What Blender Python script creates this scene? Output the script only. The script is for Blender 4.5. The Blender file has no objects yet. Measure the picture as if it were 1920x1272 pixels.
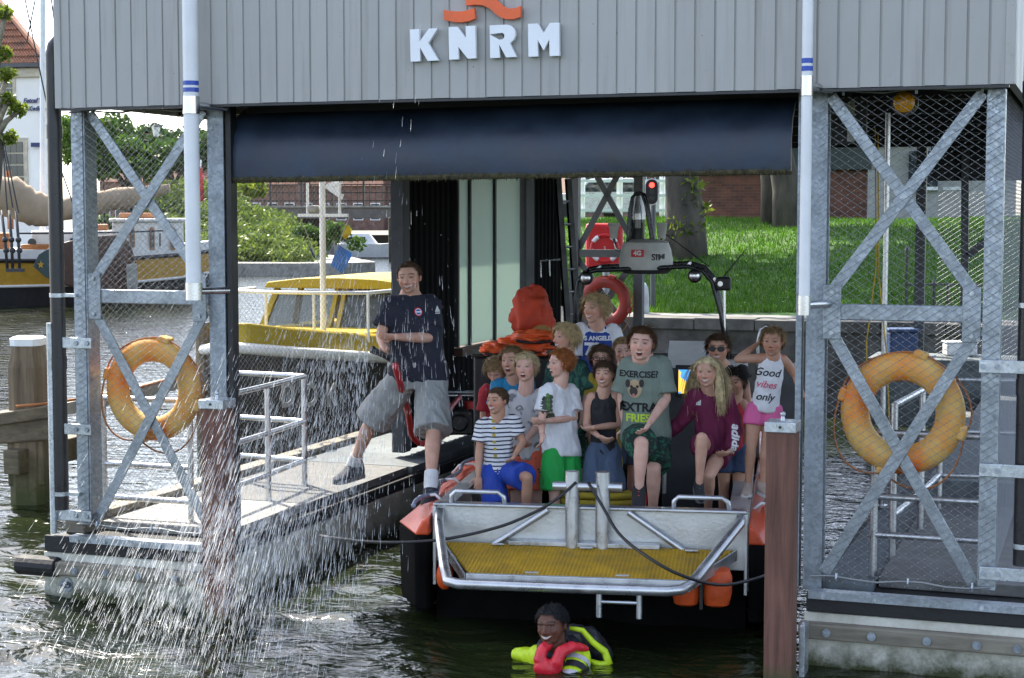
import bpy, bmesh, math, random
import numpy as np
from mathutils import Vector, Matrix, Euler, noise
from mathutils.bvhtree import BVHTree
R = math.radians
random.seed(7); np.random.seed(7)
S = bpy.context.scene
COL = S.collection
V = Vector

# ------------------------------------------------------------------ camera
# world: X along the boathouse front, Y into the boathouse, Z up, water at z = 0
FPX, YH, TH, D0, CZ = 3150.0, 400.0, R(19.5), 11.25, 2.91
PITCH = math.atan((636 - YH) / FPX)
FH = V((-math.sin(TH), math.cos(TH), 0)); RT = V((math.cos(TH), math.sin(TH), 0))
CAM = V((0, 0, CZ)) - D0 * FH
cd = bpy.data.cameras.new('camera'); cam = bpy.data.objects.new('camera', cd); COL.objects.link(cam)
cd.sensor_width = 36; cd.lens = 36 * FPX / 1920; cd.clip_end = 3000; cd.clip_start = .1
cam.location = CAM; cam.rotation_euler = (R(90) - PITCH, 0, TH)
S.camera = cam
FW = FH * math.cos(PITCH) + V((0, 0, -math.sin(PITCH))); UP = RT.cross(FW)

# ------------------------------------------------------------------ light
SUN_EL, TO_SUN = R(52), V((-.80, .60, 0)).normalized()
w = bpy.data.worlds.new('World'); S.world = w; w.use_nodes = True
nt = w.node_tree; bg = nt.nodes['Background']
sky = nt.nodes.new('ShaderNodeTexSky'); sky.sky_type = 'NISHITA'; sky.sun_disc = False
sky.sun_elevation = SUN_EL; sky.sun_rotation = math.atan2(TO_SUN.x, TO_SUN.y)
sky.air_density = .75; sky.dust_density = 1.6; sky.ozone_density = 0
hsv = nt.nodes.new('ShaderNodeHueSaturation'); hsv.inputs['Saturation'].default_value = .72     # thin summer haze
nt.links.new(sky.outputs[0], hsv.inputs['Color']); nt.links.new(hsv.outputs[0], bg.inputs[0]); bg.inputs[1].default_value = .14
sl = bpy.data.lights.new('sun', 'SUN'); so = bpy.data.objects.new('sun', sl); COL.objects.link(so)
sl.energy = 3.1; sl.angle = R(.53); sl.color = (1, .93, .8)
sd = V((TO_SUN.x * math.cos(SUN_EL), TO_SUN.y * math.cos(SUN_EL), math.sin(SUN_EL)))
so.rotation_euler = sd.to_track_quat('Z', 'Y').to_euler(); so.location = (-20, 20, 40)
S.view_settings.view_transform = 'Standard'; S.view_settings.look = 'None'
S.view_settings.exposure = 2.15; S.view_settings.gamma = 1
S.render.engine = 'CYCLES'
S.cycles.max_bounces = 8; S.cycles.transparent_max_bounces = 16; S.cycles.use_denoising = True
S.cycles.caustics_reflective = False; S.cycles.caustics_refractive = False

# ------------------------------------------------------------------ where a photo point lies
def ray(x, y): return FW + RT * ((x - 960) / FPX) - UP * ((y - 636) / FPX)
def PY(x, y, Y=0.0):                 # on the plane Y
    r = ray(x, y); return CAM + r * ((Y - CAM.y) / r.y)
def PX(x, y, X):
    r = ray(x, y); return CAM + r * ((X - CAM.x) / r.x)
def PZ(x, y, z):
    r = ray(x, y); return CAM + r * ((z - CAM.z) / r.z)
def PD(x, y, d):                     # at horizontal camera distance d
    r = ray(x, y); return CAM + r * (d / r.dot(FH))

# ------------------------------------------------------------------ mesh builder
class MB:
    def __init__(s): s.v = []; s.f = []; s.m = []; s.mi = 0
    def add(s, vs, fs):
        o = len(s.v); s.v.extend([tuple(p) for p in vs])
        for f in fs: s.f.append(tuple(i + o for i in f)); s.m.append(s.mi)
        return s
    def box(s, c, sz, M=None):
        c = V(c); h = V(sz) / 2; vs = []
        for x in (-1, 1):
            for y in (-1, 1):
                for z in (-1, 1):
                    p = V((x * h.x, y * h.y, z * h.z)); vs.append(c + (M @ p if M else p))
        return s.add(vs, [(0, 1, 3, 2), (4, 6, 7, 5), (0, 4, 5, 1), (2, 3, 7, 6), (0, 2, 6, 4), (1, 5, 7, 3)])
    def box2(s, a, b):
        a = V(a); b = V(b); return s.box((a + b) / 2, [abs(t) for t in (b - a)])
    def bar(s, p0, p1, wd, th, up=(0, 0, 1)):    # wd along side, th along up
        p0 = V(p0); p1 = V(p1); d = (p1 - p0); L = d.length; d.normalize()
        up = V(up); sd = d.cross(up)
        if sd.length < 1e-4: sd = d.cross(V((1, 0, 0)))
        sd.normalize(); u = sd.cross(d)
        return s.box((p0 + p1) / 2, (L, wd, th), Matrix((d, sd, u)).transposed())
    def cyl(s, p0, p1, r0, r1=None, n=12, caps=True):
        return s.tube([p0, p1], [r0, r0 if r1 is None else r1], n, caps=caps)
    def tube(s, pts, r, n=8, closed=False, caps=True):
        pts = [V(p) for p in pts]; k = len(pts)
        rs = r if isinstance(r, (list, tuple)) else [r] * k
        vs = []; fs = []; prev = None
        for i, p in enumerate(pts):
            if closed: t = pts[(i + 1) % k] - pts[i - 1]
            else: t = pts[min(i + 1, k - 1)] - pts[max(i - 1, 0)]
            if t.length < 1e-9: t = V((0, 0, 1))
            t.normalize()
            if prev is None:
                a = t.cross(V((0, 0, 1)))
                if a.length < .05: a = t.cross(V((1, 0, 0)))
            else: a = prev - t * prev.dot(t)
            a.normalize(); prev = a; b = t.cross(a)
            for j in range(n):
                an = 2 * math.pi * j / n
                vs.append(p + (a * math.cos(an) + b * math.sin(an)) * rs[i])
        for i in range(k if closed else k - 1):
            i2 = (i + 1) % k
            for j in range(n):
                j2 = (j + 1) % n
                fs.append((i * n + j, i * n + j2, i2 * n + j2, i2 * n + j))
        if caps and not closed:
            fs.append(tuple(range(n - 1, -1, -1))); fs.append(tuple((k - 1) * n + j for j in range(n)))
        return s.add(vs, fs)
    def ell(s, c, r, M=None, nu=12, nv=8):
        c = V(c); r = V(r) if not isinstance(r, (int, float)) else V((r, r, r)); vs = []; fs = []
        for i in range(1, nv):
            a = math.pi * i / nv
            for j in range(nu):
                b = 2 * math.pi * j / nu
                p = V((r.x * math.sin(a) * math.cos(b), r.y * math.sin(a) * math.sin(b), r.z * math.cos(a)))
                vs.append(c + (M @ p if M else p))
        t = len(vs); p = V((0, 0, r.z)); vs.append(c + (M @ p if M else p)); vs.append(c - (M @ p if M else p))
        for i in range(nv - 2):
            for j in range(nu):
                j2 = (j + 1) % nu
                fs.append((i * nu + j, (i + 1) * nu + j, (i + 1) * nu + j2, i * nu + j2))
        for j in range(nu):
            j2 = (j + 1) % nu
            fs.append((t, j, j2)); fs.append((t + 1, (nv - 2) * nu + j2, (nv - 2) * nu + j))
        return s.add(vs, fs)
    def loft(s, rings, caps=True, close=True):
        n = len(rings[0]); vs = [p for r in rings for p in r]; fs = []
        for i in range(len(rings) - 1):
            for j in range(n if close else n - 1):
                j2 = (j + 1) % n
                fs.append((i * n + j, i * n + j2, (i + 1) * n + j2, (i + 1) * n + j))
        if caps:
            fs.append(tuple(range(n - 1, -1, -1))); o = (len(rings) - 1) * n
            fs.append(tuple(o + j for j in range(n)))
        return s.add(vs, fs)
    def prism(s, pts, o, ux, uy, dv):      # outline in (ux,uy) at o, pushed along dv
        o = V(o); ux = V(ux); uy = V(uy); dv = V(dv)
        a = [o + ux * p[0] + uy * p[1] for p in pts]; n = len(a)
        fs = [tuple(range(n)), tuple(range(2 * n - 1, n - 1, -1))]
        for i in range(n):
            j = (i + 1) % n; fs.append((i, i + n, j + n, j))
        return s.add(a + [p + dv for p in a], fs)
    def mesh(s, name, mats, smooth=False, fix=True):
        me = bpy.data.meshes.new(name); me.from_pydata(s.v, [], s.f)
        mats = mats if isinstance(mats, (list, tuple)) else [mats]
        for m in mats: me.materials.append(m)
        if len(mats) > 1: me.polygons.foreach_set('material_index', s.m)
        if fix:
            b = bmesh.new(); b.from_mesh(me); bmesh.ops.recalc_face_normals(b, faces=b.faces); b.to_mesh(me); b.free()
        if smooth:
            me.polygons.foreach_set('use_smooth', [True] * len(me.polygons))
            if smooth is not True: me.set_sharp_from_angle(angle=R(smooth))
        me.update(); return me
    def build(s, name, mats, parent=None, smooth=False, bevel=0, fix=True, **kw):
        return link(name, s.mesh(name, mats, smooth, fix), parent, bevel, **kw)
def link(name, me, parent=None, bevel=0, label=None, cat=None, group=None, kind=None, loc=None):
    o = bpy.data.objects.new(name, me); COL.objects.link(o)
    if parent is not None:
        o.parent = parent
        if parent.get('_w'): o.matrix_parent_inverse = Matrix.Translation(-V(parent['_w']))
        elif parent.parent is not None and parent.parent.get('_w'): pass
    if bevel:
        b = o.modifiers.new('bevel', 'BEVEL'); b.width = bevel; b.segments = 2; b.limit_method = 'ANGLE'; b.angle_limit = R(40)
    if loc is not None: o.location = loc
    return tag(o, label, cat, group, kind)
def tag(o, label=None, cat=None, group=None, kind=None):
    if label: o['label'] = label
    if cat: o['category'] = cat
    if group: o['group'] = group
    if kind: o['kind'] = kind
    return o
def thing(name, label, cat, loc=(0, 0, 0), group=None, world=True, rz=None):
    """Empty at the thing's base. world=True: its parts are written in world coordinates."""
    o = bpy.data.objects.new(name, None); COL.objects.link(o); o.location = loc; o.empty_display_size = .2
    if rz is not None: o.rotation_euler = (0, 0, rz)
    elif world: o['_w'] = tuple(loc)
    return tag(o, label, cat, group)

# ------------------------------------------------------------------ materials
def nodes(name):
    m = bpy.data.materials.new(name); m.use_nodes = True
    n = m.node_tree; return m, n, n.nodes['Principled BSDF'], n.links
def NN(n, t, **kw):
    x = n.nodes.new('ShaderNode' + t)
    for k, v in kw.items():
        if k.startswith('i_'): x.inputs[k[2:]].default_value = v
        else: setattr(x, k, v)
    return x
def ramp(n, stops, fac=None):
    r = n.nodes.new('ShaderNodeValToRGB'); e = r.color_ramp.elements
    while len(e) < len(stops): e.new(.5)
    for a, (p, c) in zip(e, stops): a.position = p; a.color = (*c[:3], 1) if len(c) >= 3 else (c[0],) * 3 + (1,)
    if fac is not None: n.links.new(fac, r.inputs[0])
    return r
def mixc(n, fac, a, b, mode='MIX'):
    x = n.nodes.new('ShaderNodeMix'); x.data_type = 'RGBA'; x.blend_type = mode
    for s_, val in ((0, fac), (6, a), (7, b)):
        if hasattr(val, 'is_linked'): n.links.new(val, x.inputs[s_])
        else: x.inputs[s_].default_value = val if s_ == 0 else (*val[:3], 1)
    return x.outputs[2]
def mat(name, col, rough=.6, metal=0, var=.12, scale=6, bump=.08, bscale=80, rnd=0, col2=None, stain=None, stretch=None,
        spec=.5, coat=0, sss=0, streak=False):
    m, n, p, L = nodes(name)
    tc = NN(n, 'TexCoord'); co = tc.outputs['Object']
    if stretch:
        mp = NN(n, 'Mapping'); mp.inputs['Scale'].default_value = stretch; L.new(co, mp.inputs[0]); co = mp.outputs[0]
    nz = NN(n, 'TexNoise', i_Scale=scale, i_Detail=6.0, i_Roughness=.6); L.new(co, nz.inputs['Vector'])
    c2 = col2 or tuple(max(0, c * (1 - 2.2 * var)) for c in col); c1 = tuple(min(1, c * (1 + var)) for c in col) if not col2 else col
    rp = ramp(n, [(.32, c2), (.68, c1)], nz.outputs[0]); out = rp.outputs[0]
    if stain:
        sc, ss, lo, hi = stain
        nz2 = NN(n, 'TexNoise', i_Scale=ss, i_Detail=8.0, i_Roughness=.7); L.new(tc.outputs['Object'], nz2.inputs['Vector'])
        r2 = ramp(n, [(lo, (0, 0, 0)), (hi, (1, 1, 1))], nz2.outputs[0])
        out = mixc(n, r2.outputs[0], out, sc)
    if streak:                                        # run-down dirt and dark specks
        m3 = NN(n, 'Mapping'); m3.inputs['Scale'].default_value = (16, 16, .9); ge = NN(n, 'NewGeometry'); L.new(ge.outputs['Position'], m3.inputs[0])
        n3 = NN(n, 'TexNoise', i_Scale=1.0, i_Detail=6.0, i_Roughness=.6); L.new(m3.outputs[0], n3.inputs['Vector']); r3 = ramp(n, [(.52, (0, 0, 0)), (.8, (.5, .5, .5))], n3.outputs[0]); out = mixc(n, r3.outputs[0], out, (.2, .19, .16))
        n4 = NN(n, 'TexNoise', i_Scale=42.0, i_Detail=3.0); L.new(ge.outputs['Position'], n4.inputs['Vector']); r4 = ramp(n, [(.74, (0, 0, 0)), (.78, (.8, .8, .8))], n4.outputs[0]); out = mixc(n, r4.outputs[0], out, (.06, .06, .05))
    if rnd:
        oi = NN(n, 'ObjectInfo'); hs = NN(n, 'HueSaturation')
        mr = NN(n, 'MapRange'); mr.inputs[3].default_value = 1 - rnd; mr.inputs[4].default_value = 1 + rnd
        L.new(oi.outputs['Random'], mr.inputs[0]); L.new(mr.outputs[0], hs.inputs['Value']); L.new(out, hs.inputs['Color']); out = hs.outputs[0]
    L.new(out, p.inputs['Base Color'])
    p.inputs['Metallic'].default_value = metal; p.inputs['Specular IOR Level'].default_value = spec
    rr = ramp(n, [(.3, (max(0, rough - .12),) * 3), (.7, (min(1, rough + .1),) * 3)], nz.outputs[0]); L.new(rr.outputs[0], p.inputs['Roughness'])
    if bump:
        nb = NN(n, 'TexNoise', i_Scale=bscale, i_Detail=4.0); L.new(co, nb.inputs['Vector'])
        bp = NN(n, 'Bump', i_Strength=bump, i_Distance=.02); L.new(nb.outputs[0], bp.inputs['Height']); L.new(bp.outputs[0], p.inputs['Normal'])
    if coat: p.inputs['Coat Weight'].default_value = coat; p.inputs['Coat Roughness'].default_value = .15
    if sss: p.inputs['Subsurface Weight'].default_value = sss; p.inputs['Subsurface Radius'].default_value = (.012, .005, .003)
    return m
def leafmat(name, c1, c2, tr=.45, ns=1.5):
    m, n, p, L = nodes(name)
    ge = NN(n, 'NewGeometry'); nz = NN(n, 'TexNoise', i_Scale=ns, i_Detail=3.0); L.new(ge.outputs['Position'], nz.inputs['Vector'])
    wn = NN(n, 'TexWhiteNoise'); L.new(ge.outputs['Random Per Island'], wn.inputs['Vector'])
    ad = NN(n, 'Math', operation='ADD'); mu = NN(n, 'Math', operation='MULTIPLY'); mu.inputs[1].default_value = .5
    L.new(ge.outputs['Random Per Island'], mu.inputs[0]); L.new(mu.outputs[0], ad.inputs[0])
    m2 = NN(n, 'Math', operation='MULTIPLY'); m2.inputs[1].default_value = .6; L.new(nz.outputs[0], m2.inputs[0]); L.new(m2.outputs[0], ad.inputs[1])
    rp = ramp(n, [(.2, c1), (.85, c2)], ad.outputs[0])
    L.new(rp.outputs[0], p.inputs['Base Color']); p.inputs['Roughness'].default_value = .45
    t = NN(n, 'BsdfTranslucent'); L.new(rp.outputs[0], t.inputs[0])
    mx = NN(n, 'MixShader'); mx.inputs[0].default_value = tr
    L.new(p.outputs[0], mx.inputs[1]); L.new(t.outputs[0], mx.inputs[2]); L.new(mx.outputs[0], n.nodes['Material Output'].inputs[0])
    return m
def galv(name, col=(.36, .40, .44), rough=.42, metal=.75, rust=0):
    m, n, p, L = nodes(name); tc = NN(n, 'TexCoord')
    vo = NN(n, 'TexVoronoi', i_Scale=55.0); L.new(tc.outputs['Object'], vo.inputs['Vector'])
    nz = NN(n, 'TexNoise', i_Scale=4.0, i_Detail=7.0, i_Roughness=.65); L.new(tc.outputs['Object'], nz.inputs['Vector'])
    sp = NN(n, 'SeparateColor'); L.new(vo.outputs['Color'], sp.inputs[0])
    r1 = ramp(n, [(0, tuple(c * .82 for c in col)), (1, tuple(c * 1.12 for c in col))], sp.outputs[0])
    r2 = ramp(n, [(.3, (.62, .62, .6)), (.6, (1, 1, 1))], nz.outputs[0])
    out = mixc(n, 1.0, r1.outputs[0], r2.outputs[0], 'MULTIPLY')
    if rust:
        nr = NN(n, 'TexNoise', i_Scale=9.0, i_Detail=9.0, i_Roughness=.75); L.new(tc.outputs['Object'], nr.inputs['Vector'])
        r3 = ramp(n, [(.62, (0, 0, 0)), (.72, (rust,) * 3)], nr.outputs[0]); out = mixc(n, r3.outputs[0], out, (.13, .06, .03))
    L.new(out, p.inputs['Base Color']); p.inputs['Metallic'].default_value = metal
    r4 = ramp(n, [(0, (rough - .1,) * 3), (1, (rough + .15,) * 3)], sp.outputs[1]); L.new(r4.outputs[0], p.inputs['Roughness'])
    return m
def woodmat(name, c1, c2, ax=2, sc=14, rough=.75, algae=None):
    m, n, p, L = nodes(name); tc = NN(n, 'TexCoord'); mp = NN(n, 'Mapping')
    s_ = [sc, sc, sc]; s_[ax] = sc * .06; mp.inputs['Scale'].default_value = s_
    L.new(tc.outputs['Object'], mp.inputs[0])
    nz = NN(n, 'TexNoise', i_Scale=1.6, i_Detail=8.0, i_Roughness=.65, i_Distortion=.6); L.new(mp.outputs[0], nz.inputs['Vector'])
    n2 = NN(n, 'TexNoise', i_Scale=2.5, i_Detail=5.0); L.new(tc.outputs['Object'], n2.inputs['Vector'])
    rp = ramp(n, [(.3, c1), (.7, c2)], nz.outputs[0]); r2 = ramp(n, [(.3, (.7, .68, .66)), (.65, (1, 1, 1))], n2.outputs[0])
    out = mixc(n, 1.0, rp.outputs[0], r2.outputs[0], 'MULTIPLY')
    if algae: out = waterline(n, L, out, algae)
    L.new(out, p.inputs['Base Color']); p.inputs['Roughness'].default_value = rough
    bp = NN(n, 'Bump', i_Strength=.35, i_Distance=.01); L.new(nz.outputs[0], bp.inputs['Height']); L.new(bp.outputs[0], p.inputs['Normal'])
    return m
def waterline(n, L, out, z, colr=(.045, .055, .012)):
    """algae growth above the water: full below z[0], gone above z[1], ragged edge"""
    ge = NN(n, 'NewGeometry'); sx = NN(n, 'SeparateXYZ'); L.new(ge.outputs['Position'], sx.inputs[0])
    nz = NN(n, 'TexNoise', i_Scale=5.0, i_Detail=9.0, i_Roughness=.75); L.new(ge.outputs['Position'], nz.inputs['Vector'])
    ma = NN(n, 'Math', operation='MULTIPLY_ADD'); ma.inputs[1].default_value = (z[1] - z[0]) * 2.2; L.new(nz.outputs[0], ma.inputs[0]); ma.inputs[2].default_value = -(z[1] - z[0]) * 1.1
    ad = NN(n, 'Math', operation='ADD'); L.new(sx.outputs[2], ad.inputs[0]); L.new(ma.outputs[0], ad.inputs[1])
    mr = NN(n, 'MapRange'); L.new(ad.outputs[0], mr.inputs[0]); mr.inputs[1].default_value = z[0]; mr.inputs[2].default_value = z[1]
    mr.inputs[3].default_value = 1; mr.inputs[4].default_value = 0
    return mixc(n, mr.outputs[0], out, colr)

MT = {}
MT['galv'] = galv('galvanised_steel'); MT['galv_lt'] = galv('galvanised_bright', (.5, .54, .57), .35, .7)
MT['galv_rust'] = galv('galvanised_stained', (.33, .37, .41), .5, .6, rust=.7)
MT['alu'] = mat('aluminium', (.52, .53, .54), .33, .85, var=.1, scale=9, bump=.03)
MT['clad'] = mat('grey_cladding_paint', (.39, .385, .36), .55, 0, var=.06, scale=3, bump=.05, bscale=140, rnd=.05, stretch=(1, 1, .25),
                 stain=((.22, .2, .15), 2.2, .6, .85), streak=True)
MT['black'] = mat('black_plastic', (.012, .012, .013), .5, var=.2)
MT['blackmetal'] = mat('black_coated_metal', (.02, .02, .022), .35, .2, var=.2)
MT['rubber'] = mat('black_rubber', (.012, .012, .013), .7, var=.3, scale=4, bump=.2, bscale=30, stain=((.09, .09, .085), 9, .62, .8))
MT['white'] = mat('white_paint', (.74, .75, .75), .45, var=.04, scale=4, stain=((.45, .44, .4), 3, .62, .85))
MT['steel'] = mat('stainless_steel', (.6, .6, .6), .25, .95, var=.08, bump=.02)
MT['navy'] = mat('navy_tarpaulin', (.02, .034, .062), .45, var=.25, scale=2.2, bump=.15, bscale=12, stain=((.12, .14, .16), 26, .72, .78))
MT['wirem'] = mat('steel_wire', (.24, .25, .25), .5, .4, var=.1, bump=0); MT['knot'] = mat('wire_ferrule', (.6, .6, .6), .3, .6, var=.1, bump=0)
# ------------------------------------------------------------------ water
def water_mat():
    m, n, p, L = nodes('canal_water'); ge = NN(n, 'NewGeometry')
    p.inputs['Base Color'].default_value = (.014, .02, .008, 1); p.inputs['Roughness'].default_value = .04
    p.inputs['IOR'].default_value = 1.33; p.inputs['Specular IOR Level'].default_value = .6
    mp = NN(n, 'Mapping'); mp.inputs['Rotation'].default_value = (0, 0, R(12)); mp.inputs['Scale'].default_value = (.75, 1.6, 1); L.new(ge.outputs['Position'], mp.inputs[0])
    n1 = NN(n, 'TexNoise', i_Scale=2.6, i_Detail=3.0, i_Distortion=.8); n2 = NN(n, 'TexNoise', i_Scale=9.0, i_Detail=4.0, i_Distortion=.5)
    L.new(mp.outputs[0], n1.inputs['Vector']); L.new(mp.outputs[0], n2.inputs['Vector'])
    b1 = NN(n, 'Bump', i_Strength=.9, i_Distance=.065); b2 = NN(n, 'Bump', i_Strength=.7, i_Distance=.012)
    L.new(n1.outputs[0], b1.inputs['Height']); L.new(n2.outputs[0], b2.inputs['Height']); L.new(b1.outputs[0], b2.inputs['Normal'])
    L.new(b2.outputs[0], p.inputs['Normal'])
    n3 = NN(n, 'TexNoise', i_Scale=.5, i_Detail=3.0); L.new(ge.outputs['Position'], n3.inputs['Vector'])
    rp = ramp(n, [(.35, (.006, .009, .004)), (.7, (.019, .026, .008))], n3.outputs[0]); L.new(rp.outputs[0], p.inputs['Base Color'])
    return m
MT['water'] = water_mat()
WZ = .05                                              # water level
def wave(x, y):
    q = noise.noise(V((x * 1.1, y * 2.0, .3))) * .034 + noise.noise(V((x * 2.6 + 5, y * 4.4, 2.3))) * .02
    for cx, cy, a in ((1.2, -2.9, .022), (-2.3, -1.9, .03)):        # rings round the swimmer and under the spray
        r = math.hypot(x - cx, y - cy); q += a * math.sin(r * 9) * math.exp(-r * .55)
    return q + WZ
b = MB(); xs = np.arange(-7, 5.01, .06); ys = np.arange(-5.5, 3.01, .06); nx = len(xs); vs = []
for yy in ys:
    for xx in xs:
        e = min(1, (xx + 7) / .8, (5 - xx) / .8, (yy + 5.5) / .8, (3 - yy) / .8)
        vs.append((xx, yy, WZ + (wave(xx, yy) - WZ) * max(0, e)))
b.add(vs, [(j * nx + i, j * nx + i + 1, (j + 1) * nx + i + 1, (j + 1) * nx + i) for j in range(len(ys) - 1) for i in range(nx - 1)])
for x0, x1, y0, y1 in ((-900, -7, -200, 1500), (5, 900, -200, 1500), (-7, 5, -200, -5.5), (-7, 5, 3, 1500)):
    b.add([(x0, y0, WZ), (x1, y0, WZ), (x1, y1, WZ), (x0, y1, WZ)], [(0, 1, 2, 3)])
b.build('water', MT['water'], smooth=True, fix=False, kind='structure', label='dark rippled canal water under and around the boathouse')

# ------------------------------------------------------------------ boathouse
XL, XLI, XRI, XR = -3.38, -2.27, 2.02, 3.10          # posts: outer left, inner left, inner right, outer right
YB = 11.0
bh = thing('boathouse', 'floating lifeboat house with grey board front above an open mesh-sided steel frame', 'boathouse', (0, 5, .5))
YF = -.16
fl = PY(107, 203, YF); fr = PY(1899, 157, YF)
zf = lambda x: fl.z + (fr.z - fl.z) * (x - fl.x) / (fr.x - fl.x)
nb = 52; pw = (fr.x - fl.x) / nb
bm_ = MB()                                            # one board with a folded standing lip, shared by all
bm_.prism([(0, 0), (pw - .016, 0), (pw - .014, .009), (pw - .006, .009), (pw - .005, 0.003), (pw - .001, .003), (pw - .001, .03), (0, .03)], (0, 0, 0), (1, 0, 0), (0, 1, 0), (0, 0, 1.9))
bme = bm_.mesh('cladding_board', MT['clad'])
for i in range(nb):
    x = fl.x + i * pw
    o = link('cladding_board', bme, bh); o.location = (x, YF + random.uniform(-.001, .001), zf(x + pw / 2) + random.uniform(-.002, .002))
b = MB(); b.box2((fl.x - .01, YF - .012, fl.z - .004), (fl.x + .045, YF + .04, fl.z + 1.95)); b.build('corner_trim', MT['clad'], bh, bevel=.004)
b = MB(); b.box2((fr.x - .045, YF - .012, fr.z - .004), (fr.x + .01, YF + .04, fr.z + 1.95)); b.build('corner_trim', MT['clad'], bh, bevel=.004)
b = MB(); b.box2((fl.x, YF + .045, fr.z + .02), (fl.x + .05, YB, fr.z + 1.9)); b.build('side_cladding', MT['clad'], bh)
b = MB(); b.box2((fr.x - .05, YF + .045, fr.z + .02), (fr.x, YB, fr.z + 1.9)); b.build('side_cladding', MT['clad'], bh)
b = MB(); b.box2((fl.x - .05, YF - .05, 5.5), (fr.x + .05, YB + .1, 5.62)); b.build('roof', MT['blackmetal'], bh)
MT['ceil'] = mat('dark_ceiling', (.03, .031, .033), .7)
b = MB(); b.box2((fl.x + .06, YF + .06, 3.88), (fr.x - .06, YB, 3.93)); b.build('ceiling', MT['ceil'], bh)
b = MB(); b.bar((fl.x + .02, YF + .02, fl.z - .012), (fr.x - .02, YF + .02, fr.z - .012), .05, .016); b.build('drip_edge', MT['blackmetal'], bh)
for yy in (1.5, 3.2, 4.9, 6.6, 8.3, 10):
    b = MB(); b.box2((XL, yy - .06, 3.7), (XR, yy + .06, 3.878)); b.build('roof_beam', MT['ceil'], bh)
# steel frame
def post(name, x0, x1, y0, y1, z0, z1, m='galv'):
    b = MB(); b.box2((x0, y0, z0), (x1, y1, z1)); return b.build(name, MT[m], bh, bevel=.005)
def column(x, y, z0, z1, w=.1, d=.11, m='galv'):      # H section
    b = MB(); b.box2((x - w / 2, y, z0), (x + w / 2, y + .012, z1)); b.box2((x - w / 2, y + d - .012, z0), (x + w / 2, y + d, z1)); b.box2((x - .006, y + .0125, z0), (x + .006, y + d - .0125, z1))
    return b.build('column', MT[m], bh, bevel=.002)
ZT, ZM, ZB = 3.66, 2.30, .56
post('outer_post', XL - .055, XL + .045, 0, .09, ZB + .03, ZT, 'galv'); post('outer_post', XR - .055, XR + .055, 0, .1, ZB + .03, ZT, 'galv')
post('outer_post_flange', XL + .047, XL + .062, .004, .16, ZB + .05, ZT - .01, 'galv_rust')
column(XLI, .06, .5, ZT + .1, .13, .13, 'galv_rust'); column(XRI, .06, .5, ZT + .1, .12, .13, 'galv_rust')
post('guide_channel', XLI + .075, XLI + .12, .07, .16, .5, ZT + .1, 'black')
post('guide_channel', XRI - .13, XRI - .09, .09, .18, .5, ZT + .1, 'galv_rust')
def bay(x0, x1, zm, nm):
    yb = .035
    for za, zb_, pr in ((zm + .09, ZT - .02, 0), (ZB + .06, zm - .09, 0)):
        for k, (a, c) in enumerate((((x0 + .08, za), (x1 - .08, zb_)), ((x1 - .08, za), (x0 + .08, zb_)))):
            b = MB(); b.bar((a[0], yb + k * .014, a[1]), (c[0], yb + k * .014, c[1]), .075, .012, up=(0, 1, 0)); b.build('cross_brace', MT['galv'], bh, bevel=.002)
    b = MB(); b.box2((x0 + .05, yb - .01, zm - .05), (x1 - .06, yb + .05, zm + .05)); b.build('mid_rail', MT['galv'], bh, bevel=.006)
    for xx in (x0 + .11, x1 - .12):
        b = MB(); b.box2((xx - .055, yb - .024, zm - .17), (xx + .055, yb - .012, zm + .17)); g = b.build('gusset_plate', MT['galv'], bh, bevel=.003)
        for zz in (-.13, .13):
            b = MB(); b.cyl((xx, yb - .023, zm + zz), (xx, yb - .036, zm + zz), .016, n=6); link('bolt', b.mesh('bolt', MT['galv_lt']), g)
bay(XL, XLI, ZM, 'l'); bay(XRI, XR, ZM - .01, 'r')
# wire nets
def net(o, ux, uz, w_, h_, cw=.078, ch=.052, r=.0013, knots=True, name='wire_net', par=None):
    o = V(o); ux = V(ux); uz = V(uz); nn = ux.cross(uz); b = MB(); k = ch / cw
    def strand(x0, z0, x1, z1, s_):
        p, q = o + ux * x0 + uz * z0, o + ux * x1 + uz * z1
        b.tube([p + nn * .002 * s_, q + nn * .002 * s_], r, 3, caps=False)
    span = w_ + h_ / k; nst = int(span / cw) + 1
    for i in range(nst):
        c = i * cw - h_ / k
        x0 = max(0, c); z0 = (x0 - c) * k; x1 = min(w_, c + h_ / k); z1 = (x1 - c) * k      # rising
        if x1 > x0 + .01:
            strand(x0, z0, x1, z1, 1); strand(w_ - x0, z0, w_ - x1, z1, -1)
    if knots:
        b.mi = 1
        for j in range(int(h_ / ch * 2)):
            for i in range(int(w_ / cw) + 1):
                x = i * cw + (j % 2) * cw / 2 ; z = j * ch / 2
                xx = x + ((-h_ / k) % cw) ; 
                if 0 < xx < w_: b.ell(o + ux * xx + uz * z, (.0042, .0042, .0042), nu=4, nv=2)
    return b.build(name, [MT['wirem'], MT['knot']], par or bh, fix=False, kind='stuff')
net((XL - .02, -.012, ZB + .02), (1, 0, 0), (0, 0, 1), XLI - XL + .02, ZT - ZB - .05)
net((XRI + .02, -.014, ZB + .02), (1, 0, 0), (0, 0, 1), XR - XRI + .03, ZT - ZB - .05)
net((XL - .03, 0.15, .6), (0, 1, 0), (0, 0, 1), 4.5, 3.1, .08, .055, .0011, False)
net((XR + .02, 0.1, .6), (0, 1, 0), (0, 0, 1), 10.8, 3.1, .08, .055, .001, False)
net((1.75, YB - .02, 1.0), (1, 0, 0), (0, 0, 1), 1.35, 2.3, .09, .06, .0012, False)
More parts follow.
